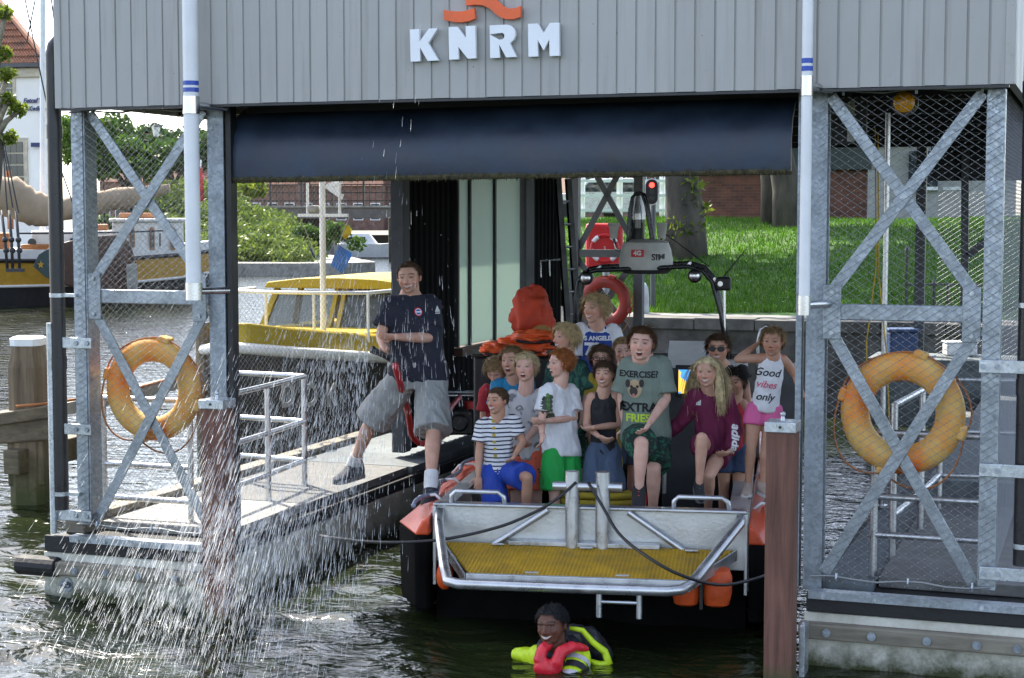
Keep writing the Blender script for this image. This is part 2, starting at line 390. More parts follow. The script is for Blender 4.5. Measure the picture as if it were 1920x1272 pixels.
for (x0, x1, zz) in ((XL - .05, XLI, ZT - .015), (XRI, XR + .03, ZT - .0), (XRI, XR + .03, ZB + .045), (XL - .05, XLI, ZB + .04)):   # edge ropes of the nets
    b = MB(); pts = [(x0 + (x1 - x0) * t / 8, -.02, zz + .012 * math.sin(t * 1.7)) for t in range(9)]; b.tube(pts, .007, 6)
    ob = b.build('net_edge_rope', MT['wirem'], bh, smooth=True)
    for t in (.15, .55, .9):
        b = MB(); b.tube([(x0 + (x1 - x0) * t, -.02, zz - .02), (x0 + (x1 - x0) * t, -.032, zz), (x0 + (x1 - x0) * t, -.02, zz + .03)], .008, 6); link('hook', b.mesh('hook', MT['galv_lt']), ob)
# back frame
MT['darkgrey'] = mat('dark_grey_steel', (.085, .09, .095), .5, .3)
for xx in (PY(1078, 500, YB - .08).x, PY(1198, 500, YB - .08).x, 1.55, XR):
    b = MB(); b.box2((xx - .06, YB - .14, .3), (xx + .06, YB - .02, 3.86)); b.build('rear_post', MT['galv_rust'] if xx > 3 else MT['darkgrey'], bh)
pa = PY(1085, 475, YB - .08); pb = PY(1240, 475, YB - .08)
b = MB(); b.box2((pa.x, YB - .12, pa.z - .05), (pb.x, YB - .04, pa.z + .05)); b.build('rear_rail', MT['darkgrey'], bh)
for a, c in (((1116, 325), (1196, 470)), ((1160, 325), (1083, 470)), ((1083, 485), (1192, 640)), ((1194, 482), (1085, 640))):
    p0, p1 = PY(*a, YB - .075), PY(*c, YB - .075)
    b = MB(); b.bar(p0, p1, .08, .014, up=(0, 1, 0)); b.build('cross_brace', MT['darkgrey'], bh)
for a, c in (((1810, 280), (1808, 640)), ((1850, 450), (1815, 480))):
    p0, p1 = PY(*a, YB - .07), PY(*c, YB - .07); b = MB(); b.bar(p0, p1, .09, .05, up=(0, 1, 0)); b.build('rear_post', MT['darkgrey'], bh)
# dark valance at the back and box
b = MB(); b.box2((1.65, YB - .03, 2.96 + .35), (XR - .07, YB + .04, 3.87)); b.build('rear_valance', MT['ceil'], bh)
# flood door: tarpaulin on a curved frame
fdl, fdr = PY(428, 338, .12), PY(1484, 321, .12)
prof = [(.10, 0), (.09, .08), (.095, .2), (.13, .33), (.22, .44), (.38, .52), (.6, .55)]
b = MB(); rings = []
for t in np.linspace(0, 1, 60):
    x = fdl.x + (fdr.x - fdl.x) * t; zz = fdl.z + (fdr.z - fdl.z) * t
    rr = [V((x, y + .012 * noise.noise(V((x * 1.3, z * 4, 1))), zz + z + .006 * noise.noise(V((x * 3, z, 4))))) for y, z in prof]
    rr += [q + V((0, .03, 0)) for q in reversed(rr)]; rings.append(rr)
b.loft(rings); fd = b.build('flood_door', MT['navy'], bh, smooth=40)
MT['moss'] = mat('mossy_fringe', (.1, .085, .035), .95, var=.5, scale=30, bump=.5, bscale=60, col2=(.02, .02, .012))
b = MB()
for i in range(2600):
    t = random.random(); x = fdl.x + (fdr.x - fdl.x) * t; zz = fdl.z + (fdr.z - fdl.z) * t
    p = V((x, .12 + .1 + random.uniform(-.035, .03) - .1, zz + random.uniform(-.012, .03))); l = random.uniform(.012, .032)
    q = p + V((random.uniform(-.012, .012), random.uniform(-.015, .005), -l)); b.add([p - V((.004, 0, 0)), p + V((.004, 0, 0)), q], [(0, 1, 2)])
b.tube([(fdl.x, .115, fdl.z), (fdr.x, .115, fdr.z)], .022, 8)
b.build('moss_fringe', MT['moss'], fd, kind='stuff', fix=False)
b = MB(); b.box2((XLI + .14, .3, 3.58), (XRI - .14, .42, 3.86)); b.build('door_head', MT['ceil'], bh)

# window wall on the left
WX = -2.6
def wy(px): 
    r = ray(px, 600); return CAM.y + r.y * ((WX - CAM.x) / r.x)
wall_y0, wall_y1 = wy(746), 9.6
y_c1, y_p0, y_p1, y_end = wy(780), wy(852), wy(972), wy(1046)
MT['corr'] = mat('black_corrugated_sheet', (.008, .0085, .0085), .95, 0, var=.2, stretch=(1, 1, .2), spec=.1)
MT['greycol'] = mat('grey_painted_steel', (.075, .078, .085), .7, 0, var=.1, spec=.2)
b = MB(); b.box2((WX - .07, wall_y0, .62), (WX + .06, wall_y0 + .16, 3.86)); b.build('wall_column', MT['greycol'], bh, bevel=.006)
def corr(y0, y1, z0, z1, name='corrugated_sheet'):
    b = MB(); n_ = int((y1 - y0) / .035); pts = []
    for i in range(n_ + 1):
        y = y0 + (y1 - y0) * i / n_; pts.append((y, .018 if (i // 2) % 2 else 0))
    vs = [V((WX + o_, y, z)) for z in (z0, z1) for y, o_ in pts]; k = n_ + 1
    b.add(vs, [(i, i + 1, k + i + 1, k + i) for i in range(n_)]); b.add([v - V((.03, 0, 0)) for v in vs], [(i + 1, i, k + i, k + i + 1) for i in range(n_)])
    return b.build(name, MT['corr'], bh, fix=False)
corr(wall_y0 + .17, y_p0 - .02, .62, 3.86); corr(y_p1 + .3, y_end + .1, .62, 3.86)
corr(y_p0 - .02, y_p1 + .3, .62, 1.42)
b = MB(); b.box2((WX - .05, y_p1 + .02, 1.42), (WX + .09, y_p1 + .3, 3.86)); b.build('wall_column', MT['greycol'], bh)
wn = MB(); MT['woodframe'] = woodmat('brown_timber', (.05, .024, .014), (.1, .05, .03), 1)
wn.box2((WX - .05, y_p0 - .03, 1.43), (WX + .1, y_p1 + .02, 1.515)); wo = wn.build('window', MT['woodframe'], bh)
m, n, p, L = nodes('frosted_glass'); p.inputs['Base Color'].default_value = (.5, .59, .55, 1); p.inputs['Roughness'].default_value = .38
t_ = NN(n, 'BsdfTranslucent'); t_.inputs[0].default_value = (.42, .5, .46, 1); mx = NN(n, 'MixShader'); mx.inputs[0].default_value = .6
L.new(p.outputs[0], mx.inputs[1]); L.new(t_.outputs[0], mx.inputs[2]); L.new(mx.outputs[0], n.nodes['Material Output'].inputs[0]); MT['frost'] = m
cuts = [wy(852), wy(875), wy(922), wy(972)]
for i in range(3):
    b = MB(); b.box2((WX + .01, cuts[i] + .025, 1.53), (WX + .025, cuts[i + 1] - .025, 3.8)); link('pane', b.mesh('pane', MT['frost']), wo)
    b = MB(); b.box2((WX - .03, cuts[i] - .022, 1.52), (WX + .05, cuts[i] + .022, 3.84)); link('mullion', b.mesh('mullion', MT['ceil']), wo)

# ------------------------------------------------------------------ pontoons
m, n, p, L = nodes('pontoon_concrete'); tc = NN(n, 'TexCoord'); nz = NN(n, 'TexNoise', i_Scale=5.0, i_Detail=9.0, i_Roughness=.7); L.new(tc.outputs['Object'], nz.inputs['Vector'])
rp = ramp(n, [(.3, (.36, .35, .28)), (.65, (.6, .59, .52))], nz.outputs[0]); out = waterline(n, L, rp.outputs[0], (.06, .22), (.035, .042, .012)); L.new(out, p.inputs['Base Color'])
p.inputs['Roughness'].default_value = .85; bp = NN(n, 'Bump', i_Strength=.4, i_Distance=.02); L.new(nz.outputs[0], bp.inputs['Height']); L.new(bp.outputs[0], p.inputs['Normal']); MT['conc'] = m
MT['fendwood'] = woodmat('weathered_fender_timber', (.12, .11, .085), (.3, .27, .21), 0, 12, algae=(.06, .24))
MT['matg'] = mat('anti_slip_deck', (.15, .15, .145), .8, var=.18, scale=5, bump=.35, bscale=220, stain=((.12, .13, .1), 3, .55, .8))
MT['matw'] = mat('white_anti_slip_deck', (.3, .29, .265), .75, var=.1, scale=5, bump=.35, bscale=220)
MT['deckg'] = mat('blue_grey_deck', (.12, .14, .15), .75, var=.2, scale=6, bump=.3, bscale=150)
def pontoon(x0, x1, label, side):
    t = thing('pontoon', label, 'pontoon', ((x0 + x1) / 2, 4, 0), group='concrete pontoons of the boathouse')
    b = MB(); b.box2((x0, -.12, -.6), (x1, YB, .40)); b.build('concrete_float', MT['conc'], t, bevel=.012)
    b = MB(); b.box2((x0 + .01, -.1, .402), (x1 - .01, YB, .50)); b.build('deck_edge_timber', MT['rubber'], t, bevel=.008)
    b = MB(); b.box2((x0 + .02, -.135, .404), (x1 - .02, -.102, .525)); b.build('rubber_fender', MT['rubber'], t, bevel=.006)
    b = MB(); xa, xb = (x0 + .25, x1 - .03) if side < 0 else (x0 + .03, x1 - .12)
    b.box2((xa, -.15, .53), (xb, -.05, .538)); b.box2((xa, -.15, .49), (xb, -.143, .5298)); an = b.build('steel_angle', MT['galv'], t)
    for i in range(5):
        b = MB(); xx = xa + (xb - xa) * (i + .3) / 5; b.cyl((xx, -.151, .51), (xx, -.165, .51), .014, n=8); link('bolt', b.mesh('bolt', MT['galv_lt']), an)
    b = MB(); b.box2((x0 - .02, -.21, .245), (x1 + .02, -.122, .345)); tb = b.build('fender_timber', MT['fendwood'], t, bevel=.012)
    for i in range(6):
        b = MB(); xx = x0 + .12 + (x1 - x0 - .2) * i / 5 + random.uniform(-.06, .06); b.cyl((xx, -.2101, .295), (xx, -.222, .295), .026, n=12); b.cyl((xx, -.2221, .295), (xx, -.228, .295), .016, n=6)
        link('bolt', b.mesh('bolt', MT['galv_rust']), tb)
    xe = x1 - .25 if side > 0 else x0 + .2
    b = MB(); b.cyl((xe, -.121, .165), (xe, -.13, .165), .055, n=20); b.tube([(xe + .03 * math.cos(a), -.155 + .02 * abs(math.sin(a)), .165 + .012 * math.sin(a)) for a in np.linspace(0, 6.28, 13)], .012, 6)
    b.build('mooring_eye', MT['galv'], t, smooth=40)
    return t
pl = pontoon(-3.66, -2.22, 'left concrete pontoon with pale mat, spray falling on its front edge', -1)
pr = pontoon(2.0, 3.75, 'right concrete pontoon with algae and bolted fender timber beside the brown post', 1)
b = MB(); b.box2((-3.6, .3, .505), (-2.32, 1.5, .57)); b.build('deck_mat', MT['matw'], pl, bevel=.006)
b = MB(); b.box2((-3.43, 1.52, .505), (-2.3, 3.6, .57)); b.build('deck_mat', MT['matg'], pl)  # grey tone stands in for shade on this stretch of the white mat
MT['decks'] = MT['deckg']
b = MB(); b.box2((-3.6, 3.62, .505), (-2.26, 10.5, .57)); b.build('deck_mat', MT['deckg'], pl)
b = MB(); b.box2((-3.62, .1, .502), (-3.45, 10.5, .63)); b.build('edge_timber', MT['fendwood'], pl, bevel=.01)
b = MB(); b.cyl((-3.84, -.17, .3), (-3.5, -.17, .3), .075, n=14); b.build('log_end', MT['rubber'], pl, bevel=.01)
b = MB(); b.box2((2.42, .25, .505), (3.45, 3.2, .58)); b.build('deck_mat', MT['matg'], pr, bevel=.006)
b = MB(); b.box2((2.08, .1, .502), (2.40, 10.5, .545)); b.build('deck_strip', MT['deckg'], pr)
b = MB(); b.box2((2.42, 3.3, .502), (3.6, 10.5, .75)); b.build('raised_deck', MT['deckg'], pr)
# ------------------------------------------------------------------ fixtures on the boathouse front
MT['sign_white'] = mat('white_sign', (.8, .82, .84), .4, var=.03, stain=((.5, .5, .48), 8, .68, .85)); MT['sign_orange'] = mat('orange_sign', (.8, .13, .03), .45, var=.08)
sg = thing('letter_sign', 'raised white letters KNRM below an orange wave emblem on the grey boards', 'sign', PY(905, 110, YF))
def zz(p): return (700 + p[0] / 3.84, p[1] / 3.84)
def outline(pts, name, m, par, th=.03):
    P = [PY(*zz(p), YF - .02 - th) for p in pts]; b = MB(); k = len(P)
    b.add(P + [p + V((0, th, 0)) for p in P], [tuple(range(k)), tuple(range(2 * k - 1, k - 1, -1))] + [(i, i + k, (i + 1) % k + k, (i + 1) % k) for i in range(k)])
    return b.build(name, m, par, bevel=.0015)
outline([(262, 213), (330, 211), (331, 300), (400, 207), (463, 204), (395, 312), (468, 437), (390, 440), (335, 345), (336, 443), (268, 446)], 'letter_k', MT['sign_white'], sg)
outline([(541, 196), (605, 193), (665, 275), (664, 189), (733, 186), (738, 422), (680, 425), (612, 340), (614, 429), (545, 432)], 'letter_n', MT['sign_white'], sg)
ro = [(836, 184), (955, 178), (985, 184), (1008, 202), (1021, 228), (1021, 258), (1010, 288), (983, 313), (1030, 412), (955, 415), (905, 322), (910, 418), (840, 421), (838, 250), (905, 287), (928, 284), (942, 272), (944, 252), (930, 238), (904, 240), (837.5, 249)]
outline(ro, 'letter_r', MT['sign_white'], sg)
outline([(1113, 173), (1183, 170), (1225, 238), (1270, 166), (1337, 164), (1339, 403), (1268, 406), (1266, 285), (1225, 365), (1183, 290), (1184, 408), (1116, 411)], 'letter_m', MT['sign_white'], sg)
outline([(503, 70), (545, 78), (590, 83), (640, 82), (685, 73), (726, 58), (733, 135), (690, 153), (630, 163), (580, 161), (508, 145)], 'wave_emblem', MT['sign_orange'], sg)
outline([(662, -45), (668, 42), (735, 35), (790, 41), (835, 62), (880, 103), (925, 132), (965, 141), (1005, 140), (1060, 124), (1060, 43), (1010, 62), (962, 60), (925, 38), (885, -2), (850, -30), (800, -50), (730, -60)], 'wave_emblem', MT['sign_orange'], sg)

def guide_pole(x0, x1, yb, ys, nm, label):
    Y = -.30; xc = (x0 + x1) / 2; pb, pt = PY(xc, yb, Y), PY(xc, -60, Y); pt.x = pb.x = (PY(xc, ys, Y)).x
    r = (PY(x1, 300, Y) - PY(x0, 300, Y)).length / 2 * .97
    t = thing('guide_pole', label, 'pole', pb, group='white guide poles at the entrance')
    b = MB(); b.cyl(pb, (pb.x, Y, 4.6), r, n=24); b.build('tube', MT['white'], t, smooth=40)
    q = PY(xc, ys, Y); MT.setdefault('blue', mat('blue_sticker', (.02, .07, .4), .4, var=.05))
    for zo in (.035, -.012):
        b = MB(); b.cyl((pb.x, Y, q.z + zo), (pb.x, Y, q.z + zo + .03), r + .0015, n=24); b.build('sticker', MT['blue'], t, smooth=40)
    for zc in (q.z - .1, pb.z + .05):
        b = MB(); b.cyl((pb.x, Y, zc - .06), (pb.x, Y, zc + .06), r + .006, n=24); b.cyl((pb.x, Y, zc), (pb.x + .1, -.0, zc - .005), .026, n=10)
        b.build('bracket', MT['steel'], t, smooth=40)
guide_pole(345, 371, 560, 170, 'l', 'tall white guide pole with blue sticker left of the opening')
guide_pole(1503, 1524, 588, 130, 'r', 'tall white guide pole with blue sticker right of the opening')

def drain(px, y0, y1, Y, label, elbow):
    pt, pb = PY(px, y0, Y), PY(px, y1, Y); t = thing('drainpipe', label, 'drainpipe', pb, group='black drainpipes')
    x = pb.x; b = MB(); pts = [(x, Y, pb.z), (x, Y, pt.z - .12)]
    if elbow: pts += [(x, Y, pt.z - .04), (x + .015, Y, pt.z + .02), (x + .06, Y + .01, pt.z + .07), (x + .14, Y + .02, pt.z + .09)]
    else: pts.append((x, Y, pt.z))
    b.tube(pts, .055, 16); b.build('pipe', MT['blackmetal'], t, smooth=40)
    for zc in ((pb.z + 1.6), (pb.z + .12)):
        b = MB(); b.cyl((x, Y, zc - .015), (x, Y, zc + .015), .06, n=16); b.box2((x + .04, Y - .01, zc - .012), (x + .16, Y + .03, zc + .012)); b.build('clip', MT['galv_lt'], t, smooth=40)
    for zc in (pb.z + 1.1, pt.z - .6):
        b = MB(); b.cyl((x, Y, zc - .05), (x, Y, zc + .05), .06, n=16); b.build('socket', MT['blackmetal'], t, smooth=40)
drain(116, 92, 955, -.02, 'black drainpipe down the left corner of the boathouse', True)
drain(1916, -20, 1060, .05, 'black drainpipe at the right edge of the picture', False)

MT['hardwood'] = woodmat('red_brown_hardwood', (.085, .035, .024), (.21, .1, .068), 2, 14, algae=(.04, .18))
def brown_post(xc, ytop, Y, label):
    p = PY(xc, ytop, Y); t = thing('mooring_post', label, 'post', (p.x, p.y, 0), group='brown hardwood posts at the entrance')
    b = MB(); b.box2((p.x - .088, p.y - .088, -1), (p.x + .088, p.y + .088, p.z - .03)); b.build('timber', MT['hardwood'], t, bevel=.012)
    b = MB(); b.box2((p.x - .096, p.y - .096, p.z - .065), (p.x + .096, p.y + .096, p.z)); c = b.build('cap', MT['galv_lt'], t, bevel=.006)
    b = MB(); b.cyl((p.x, p.y - .097, p.z - .03), (p.x, p.y - .102, p.z - .03), .009, n=8); link('screw', b.mesh('screw', MT['black']), c)
    b = MB(); b.cyl((p.x, p.y, p.z + .001), (p.x, p.y, p.z + .03), .016, .01, n=12); b.ell((p.x, p.y, p.z + .04), .017, nu=12); link('finial', b.mesh('finial', MT['galv_lt'], smooth=40), c)
brown_post(407, 748, -.28, 'brown hardwood post with steel cap left of the opening, wet with spray')
brown_post(1468, 789, -.45, 'brown hardwood post with steel cap right of the opening, in front of the girl')
# gusset that ties the right post to the pontoon
q = PY(1500, 1180, -.33); b = MB(); b.box2((q.x + .0, -.36, .0), (q.x + .035, -.212, .36)); b.build('post_bracket', MT['galv_lt'], pr, bevel=.003)

def bracket(x0, x1, ys, Y, label, tube_x=None, y0=0, y1=0):
    t = thing('pile_guide', label, 'bracket', PY((x0 + x1) / 2, ys[-1], Y), group='galvanised pile guides')
    for y in ys:
        a, c = PY(x0, y, Y), PY(x1, y, Y); c.z = a.z
        b = MB(); b.box2((min(a.x, c.x), Y - .012, a.z - .04), (max(a.x, c.x), Y + .0, a.z + .04)); ar = b.build('arm', MT['galv_lt'], t, bevel=.004)
        for f in (.62, .9) if tube_x else (.08, .35):
            b = MB(); xx = a.x + (c.x - a.x) * f; b.cyl((xx, Y - .0125, a.z), (xx, Y - .024, a.z), .018, n=6); link('bolt', b.mesh('bolt', MT['galv']), ar)
    if tube_x:
        p0, p1 = PY(tube_x, y1, Y - .03), PY(tube_x, y0, Y - .03); p0.x = p1.x = (p0.x + p1.x) / 2
        b = MB(); b.cyl(p0, p1, .024, n=14); b.build('tube', MT['galv_lt'], t, smooth=40)
bracket(100, 172, (642, 803, 964), -.03, 'galvanised guide frame on the left corner post', 97, 606, 1000)
bracket(1836, 1935, (687, 881, 1074), -.035, 'galvanised guide arms on the right corner post')

# life rings
m, n, p, L = nodes('faded_lifebuoy_foam'); tc = NN(n, 'TexCoord'); nz = NN(n, 'TexNoise', i_Scale=3.2, i_Detail=5.0, i_Roughness=.55); L.new(tc.outputs['Object'], nz.inputs['Vector'])
rp = ramp(n, [(.35, (.75, .14, .012)), (.45, (.7, .27, .04)), (.58, (.64, .4, .11))], nz.outputs[0])
n2 = NN(n, 'TexNoise', i_Scale=14.0, i_Detail=8.0, i_Roughness=.7); L.new(tc.outputs['Object'], n2.inputs['Vector']); r2 = ramp(n, [(.6, (0, 0, 0)), (.75, (.6, .6, .6))], n2.outputs[0])
L.new(mixc(n, r2.outputs[0], rp.outputs[0], (.16, .11, .06)), p.inputs['Base Color']); p.inputs['Roughness'].default_value = .6
bp = NN(n, 'Bump', i_Strength=.15, i_Distance=.01); L.new(n2.outputs[0], bp.inputs['Height']); L.new(bp.outputs[0], p.inputs['Normal']); MT['buoy'] = m
MT['buoyrope'] = mat('orange_grab_line', (.4, .15, .05), .8, var=.2, bump=.3, bscale=200)
def lifebuoy(c, Rm, r, mt, label, rz=0, tilt=0, rope=True, group=None, seed=1):
    rnd = random.Random(seed)
    t = thing('lifebuoy', label, 'lifebuoy', c, world=False, rz=rz, group=group)
    b = MB(); ring = []
    for i in range(48):
        a = 2 * math.pi * i / 48; cx, cz = math.cos(a), math.sin(a)
        ring.append([V(((Rm + r * 1.12 * math.cos(f)) * cx, r * .8 * math.sin(f), (Rm + r * 1.12 * math.cos(f)) * cz)) for f in np.linspace(0, 2 * math.pi, 16, endpoint=False)])
    ring.append(ring[0]); b.loft(ring, caps=False); b.build('ring', mt, t, smooth=True)
    if rope:
        for k in range(4):
            a = math.pi / 4 * (2 * k + 1) + .5; e = V((math.cos(a), 0, math.sin(a))); tn = V((-math.sin(a), 0, math.cos(a)))
            b = MB(); b.box(e * (Rm + r * 1.1), (.09, .1, .05), Matrix((tn, V((0, 1, 0)), e)).transposed()); b.build('lug', mt, t, bevel=.015)
            a2 = a + math.pi / 2; pts = []
            for u in np.linspace(0, 1, 14):
                aa = a + (a2 - a) * u; rr = Rm + r * 1.22 + (.045 + .05 * rnd.random() * 0) * math.sin(math.pi * u)
                q_ = V((rr * math.cos(aa), -.02, rr * math.sin(aa))); q_.z -= .06 * math.sin(math.pi * u); pts.append(q_)
            b = MB(); b.tube(pts, .007, 6); b.build('grab_line', MT['buoyrope'], t, smooth=True)
    return t
lifebuoy(PY(288, 730, .16), .295, .08, MT['buoy'], 'faded orange lifebuoy hanging behind the mesh left of the opening', R(3), seed=2)
lifebuoy(PY(1692, 775, .16), .297, .083, MT['buoy'], 'faded yellow orange lifebuoy hanging behind the mesh right of the opening', R(-2), seed=5)
MT['redbuoy'] = mat('red_lifebuoy', (.32, .03, .02), .5, var=.15)
lifebuoy(PY(1135, 567, YB - .25), .27, .072, MT['redbuoy'], 'red lifebuoy hanging on the rear frame behind the tall boy', rope=True)

# railings
def railing(name, label, posts, z0, z1, rails, closed=False, r=.024, ret=None):
    t = thing(name, label, 'railing', posts[0] + (z0,), group='aluminium deck railings')
    for (x, y) in posts:
        b = MB(); b.cyl((x, y, z0), (x, y, z1), r, n=12); b.build('post', MT['alu'], t, smooth=40)
    for z in rails:
        for a, c in zip(posts[:-1], posts[1:]):
            b = MB(); b.cyl((*a, z), (*c, z), r * .95, n=12); b.build('rail', MT['alu'], t, smooth=40)
def xy(px, py, Y): q = PY(px, py, Y); return (q.x, q.y)
railing('railing', 'aluminium railing behind the left mesh bay and lifebuoy', [xy(195, 860, .5), xy(357, 860, .5)], .57, 1.50, [1.49, .98, .72])
railing('railing', 'aluminium railing with corner on the left dock in the spray', [(-2.60, .55), (-2.66, 1.55), (-2.74, 2.37), (-3.45, 2.45)], .57, 1.52, [1.51, 1.12, .78])
railing('railing', 'low aluminium railing behind the right mesh bay and lifebuoy', [xy(1640, 900, .4), xy(1850, 900, .4)], .5, 1.50, [1.49, 1.07, .82])
railing('railing', 'taller aluminium railing farther back on the right deck', [(2.42, .95), (2.5, 2.0), (2.55, 2.9), (3.35, 3.0)], .5, 1.62, [1.61, 1.2, .85])

# amber lamp
q = PY(1695, 192, .3); t = thing('warning_lamp', 'round amber warning lamp under the roof behind the right mesh', 'lamp', q)
MT['amber'] = mat('amber_lens', (.95, .42, .01), .25, var=.05, bump=.25, bscale=60)
b = MB(); b.ell(q, (.068, .05, .068), nu=24, nv=16); b.build('lens', MT['amber'], t, smooth=True)
b = MB(); b.cyl(q + V((0, .02, 0)), q + V((0, .07, 0)), .085, n=24); b.build('housing', MT['black'], t, smooth=40)
b = MB(); b.box2(q + V((-.02, .05, .05)), q + V((.02, .07, .25))); b.build('bracket', MT['black'], t)
def on(px, d): q = CAM + (FH + RT * ((px - 960) / FPX)) * d; return (q.x, q.y)
# ------------------------------------------------------------------ land
MT['stone'] = mat('old_quay_stone', (.13, .125, .115), .85, var=.3, scale=3, bump=.4, bscale=15, stain=((.05, .06, .03), 2, .55, .75))
MT['coping'] = mat('pale_coping', (.33, .32, .29), .85, var=.2, scale=4, bump=.3)
MT['soil'] = mat('lawn_soil', (.055, .13, .012), .95, var=.35, scale=2.5, bump=.5, bscale=30)
MT['paving'] = mat('grey_paving', (.2, .195, .185), .9, var=.2, scale=2)
QY = 13.6
def gz(x, y):
    t = min(1, max(0, (y - QY - .9) / 14)); t = t * t * (3 - 2 * t)
    return 1.36 + 1.36 * t + .06 * noise.noise(V((x * .4, y * .4, 0))) * min(1, (y - QY) * .5)
b = MB(); xs = np.linspace(-1, 1, 34); ys = np.concatenate([np.linspace(QY + .5, 32, 40), [60, 200]]); vs = []
for yy in ys:
    xl = -3.6 - (yy - QY) * .42
    for u in np.linspace(0, 1, 34): x = xl + (60 - xl) * u ** 2.0; vs.append((x, yy, gz(x, yy)))
k = 34; b.add(vs, [(j * k + i, j * k + i + 1, (j + 1) * k + i + 1, (j + 1) * k + i) for j in range(len(ys) - 1) for i in range(k - 1)])
b.build('lawn_ground', MT['soil'], smooth=True, kind='structure', label='sloping lawn on the quay behind the boathouse')
q_ = thing('quay', 'stone quay wall with pale coping behind the boathouse', 'quay', (2, QY, 0)); q_['kind'] = 'structure'
b = MB(); b.box2((-3.7, QY, -1), (40, QY + .6, 1.2)); b.add([(-3.7, QY, -1), (-3.7, QY, 1.3), (-30, QY + 64, 1.3), (-30, QY + 64, -1)], [(0, 1, 2, 3)]); b.build('quay_wall', MT['stone'], q_)
for i in range(24):
    b = MB(); x0 = -3.75 + i * .9; b.box2((x0, QY - .07, 1.2), (x0 + .89, QY + .4 + random.uniform(-.01, .01), 1.37 + random.uniform(-.008, .008))); b.build('coping_stone', MT['stone'], q_, bevel=.015)  # coping takes the darker wall stone to stand for the shade on it
b = MB(); b.box2((-3.7, QY + .41, 1.1), (40, QY + 1.0, 1.372)); b.build('paving_strip', MT['paving'], q_)
# lawn
MT['grass'] = leafmat('grass_blades', (.022, .08, .004), (.10, .22, .012), .5, .45)
b = MB(); rnd = random.Random(3); vs = []; fs = []
for i in range(60000):
    y = QY + 1.0 + 17 * rnd.random() ** 1.2
    d = (y + 10.6) / .97; px = rnd.uniform(1040, 1960); q = CAM + (FH + RT * ((px - 960) / FPX)) * d
    if q.y < QY + 1.0 or q.x < -3.5 - (q.y - QY) * .42: continue
    z = gz(q.x, q.y) - .01; a = rnd.uniform(0, 6.28); h = rnd.uniform(.05, .13); w_ = rnd.uniform(.008, .016)
    e = V((math.cos(a), math.sin(a), 0)) * w_; l = V((rnd.uniform(-.05, .05), rnd.uniform(-.05, .05), h)); p0 = V((q.x, q.y, z)); o = len(vs)
    vs += [p0 - e, p0 + e, p0 + l]; fs.append((o, o + 1, o + 2))
b.add(vs, fs); b.build('grass', MT['grass'], fix=False, kind='stuff', label='short bright green grass growing on the sloping lawn', cat='grass')
MT['daisy'] = mat('white_petals', (.75, .75, .72), .7, var=.05)
b = MB()
for i in range(420):
    cx = rnd.choice((1440, 1500, 1320, 1600, 1700)) + rnd.gauss(0, 60); q = PZ(cx, rnd.gauss(480, 22), 2.0); 
    if q.y < QY + 1.5 or q.y > 30: continue
    z = gz(q.x, q.y) + rnd.uniform(.07, .11); r_ = rnd.uniform(.014, .024); o = V((q.x, q.y, z))
    b.add([o + V((r_ * math.cos(a), r_ * math.sin(a) , .3 * r_ * math.sin(3 * a))) for a in np.linspace(0, 6.28, 7)[:-1]], [(0, 1, 2, 3, 4, 5)])
b.build('daisies', MT['daisy'], fix=False, kind='stuff', label='white daisies dotted over the lawn', cat='flowers')

# ------------------------------------------------------------------ trees
MT['bark'] = mat('grey_brown_bark', (.1, .085, .065), .95, var=.4, scale=5, bump=.9, bscale=22, stretch=(1, 1, .25), col2=(.03, .026, .02))
LEAF = [leafmat('foliage_mid', (.02, .06, .008), (.09, .17, .02), .45), leafmat('foliage_yellow', (.07, .12, .01), (.22, .27, .03), .5),
        leafmat('foliage_dark', (.012, .035, .008), (.05, .1, .02), .4), leafmat('foliage_bank', (.04, .085, .012), (.18, .24, .04), .45)]
def leaves(b, cs, n_, size, rnd, flat=.6):
    """cs: clump list (centre, radius)"""
    vs = []; fs = []; tot = sum(r ** 2 for c, r in cs)
    for c, r in cs:
        for i in range(int(n_ * r * r / tot)):
            u = V((rnd.gauss(0, 1), rnd.gauss(0, 1), rnd.gauss(0, 1))).normalized() * (rnd.random() ** .45) * r
            p = V(c) + V((u.x, u.y, u.z * .85)); s_ = size * rnd.uniform(.6, 1.3)
            a = V((rnd.gauss(0, 1), rnd.gauss(0, 1), rnd.gauss(0, 1))).normalized(); c_ = a.cross(V((rnd.gauss(0, 1), rnd.gauss(0, 1), rnd.gauss(0, flat)))).normalized()
            o = len(vs); vs += [p - a * s_, p + c_ * s_ * .45, p + a * s_, p - c_ * s_ * .45]; fs.append((o, o + 1, o + 2, o + 3))
    b.add(vs, fs)
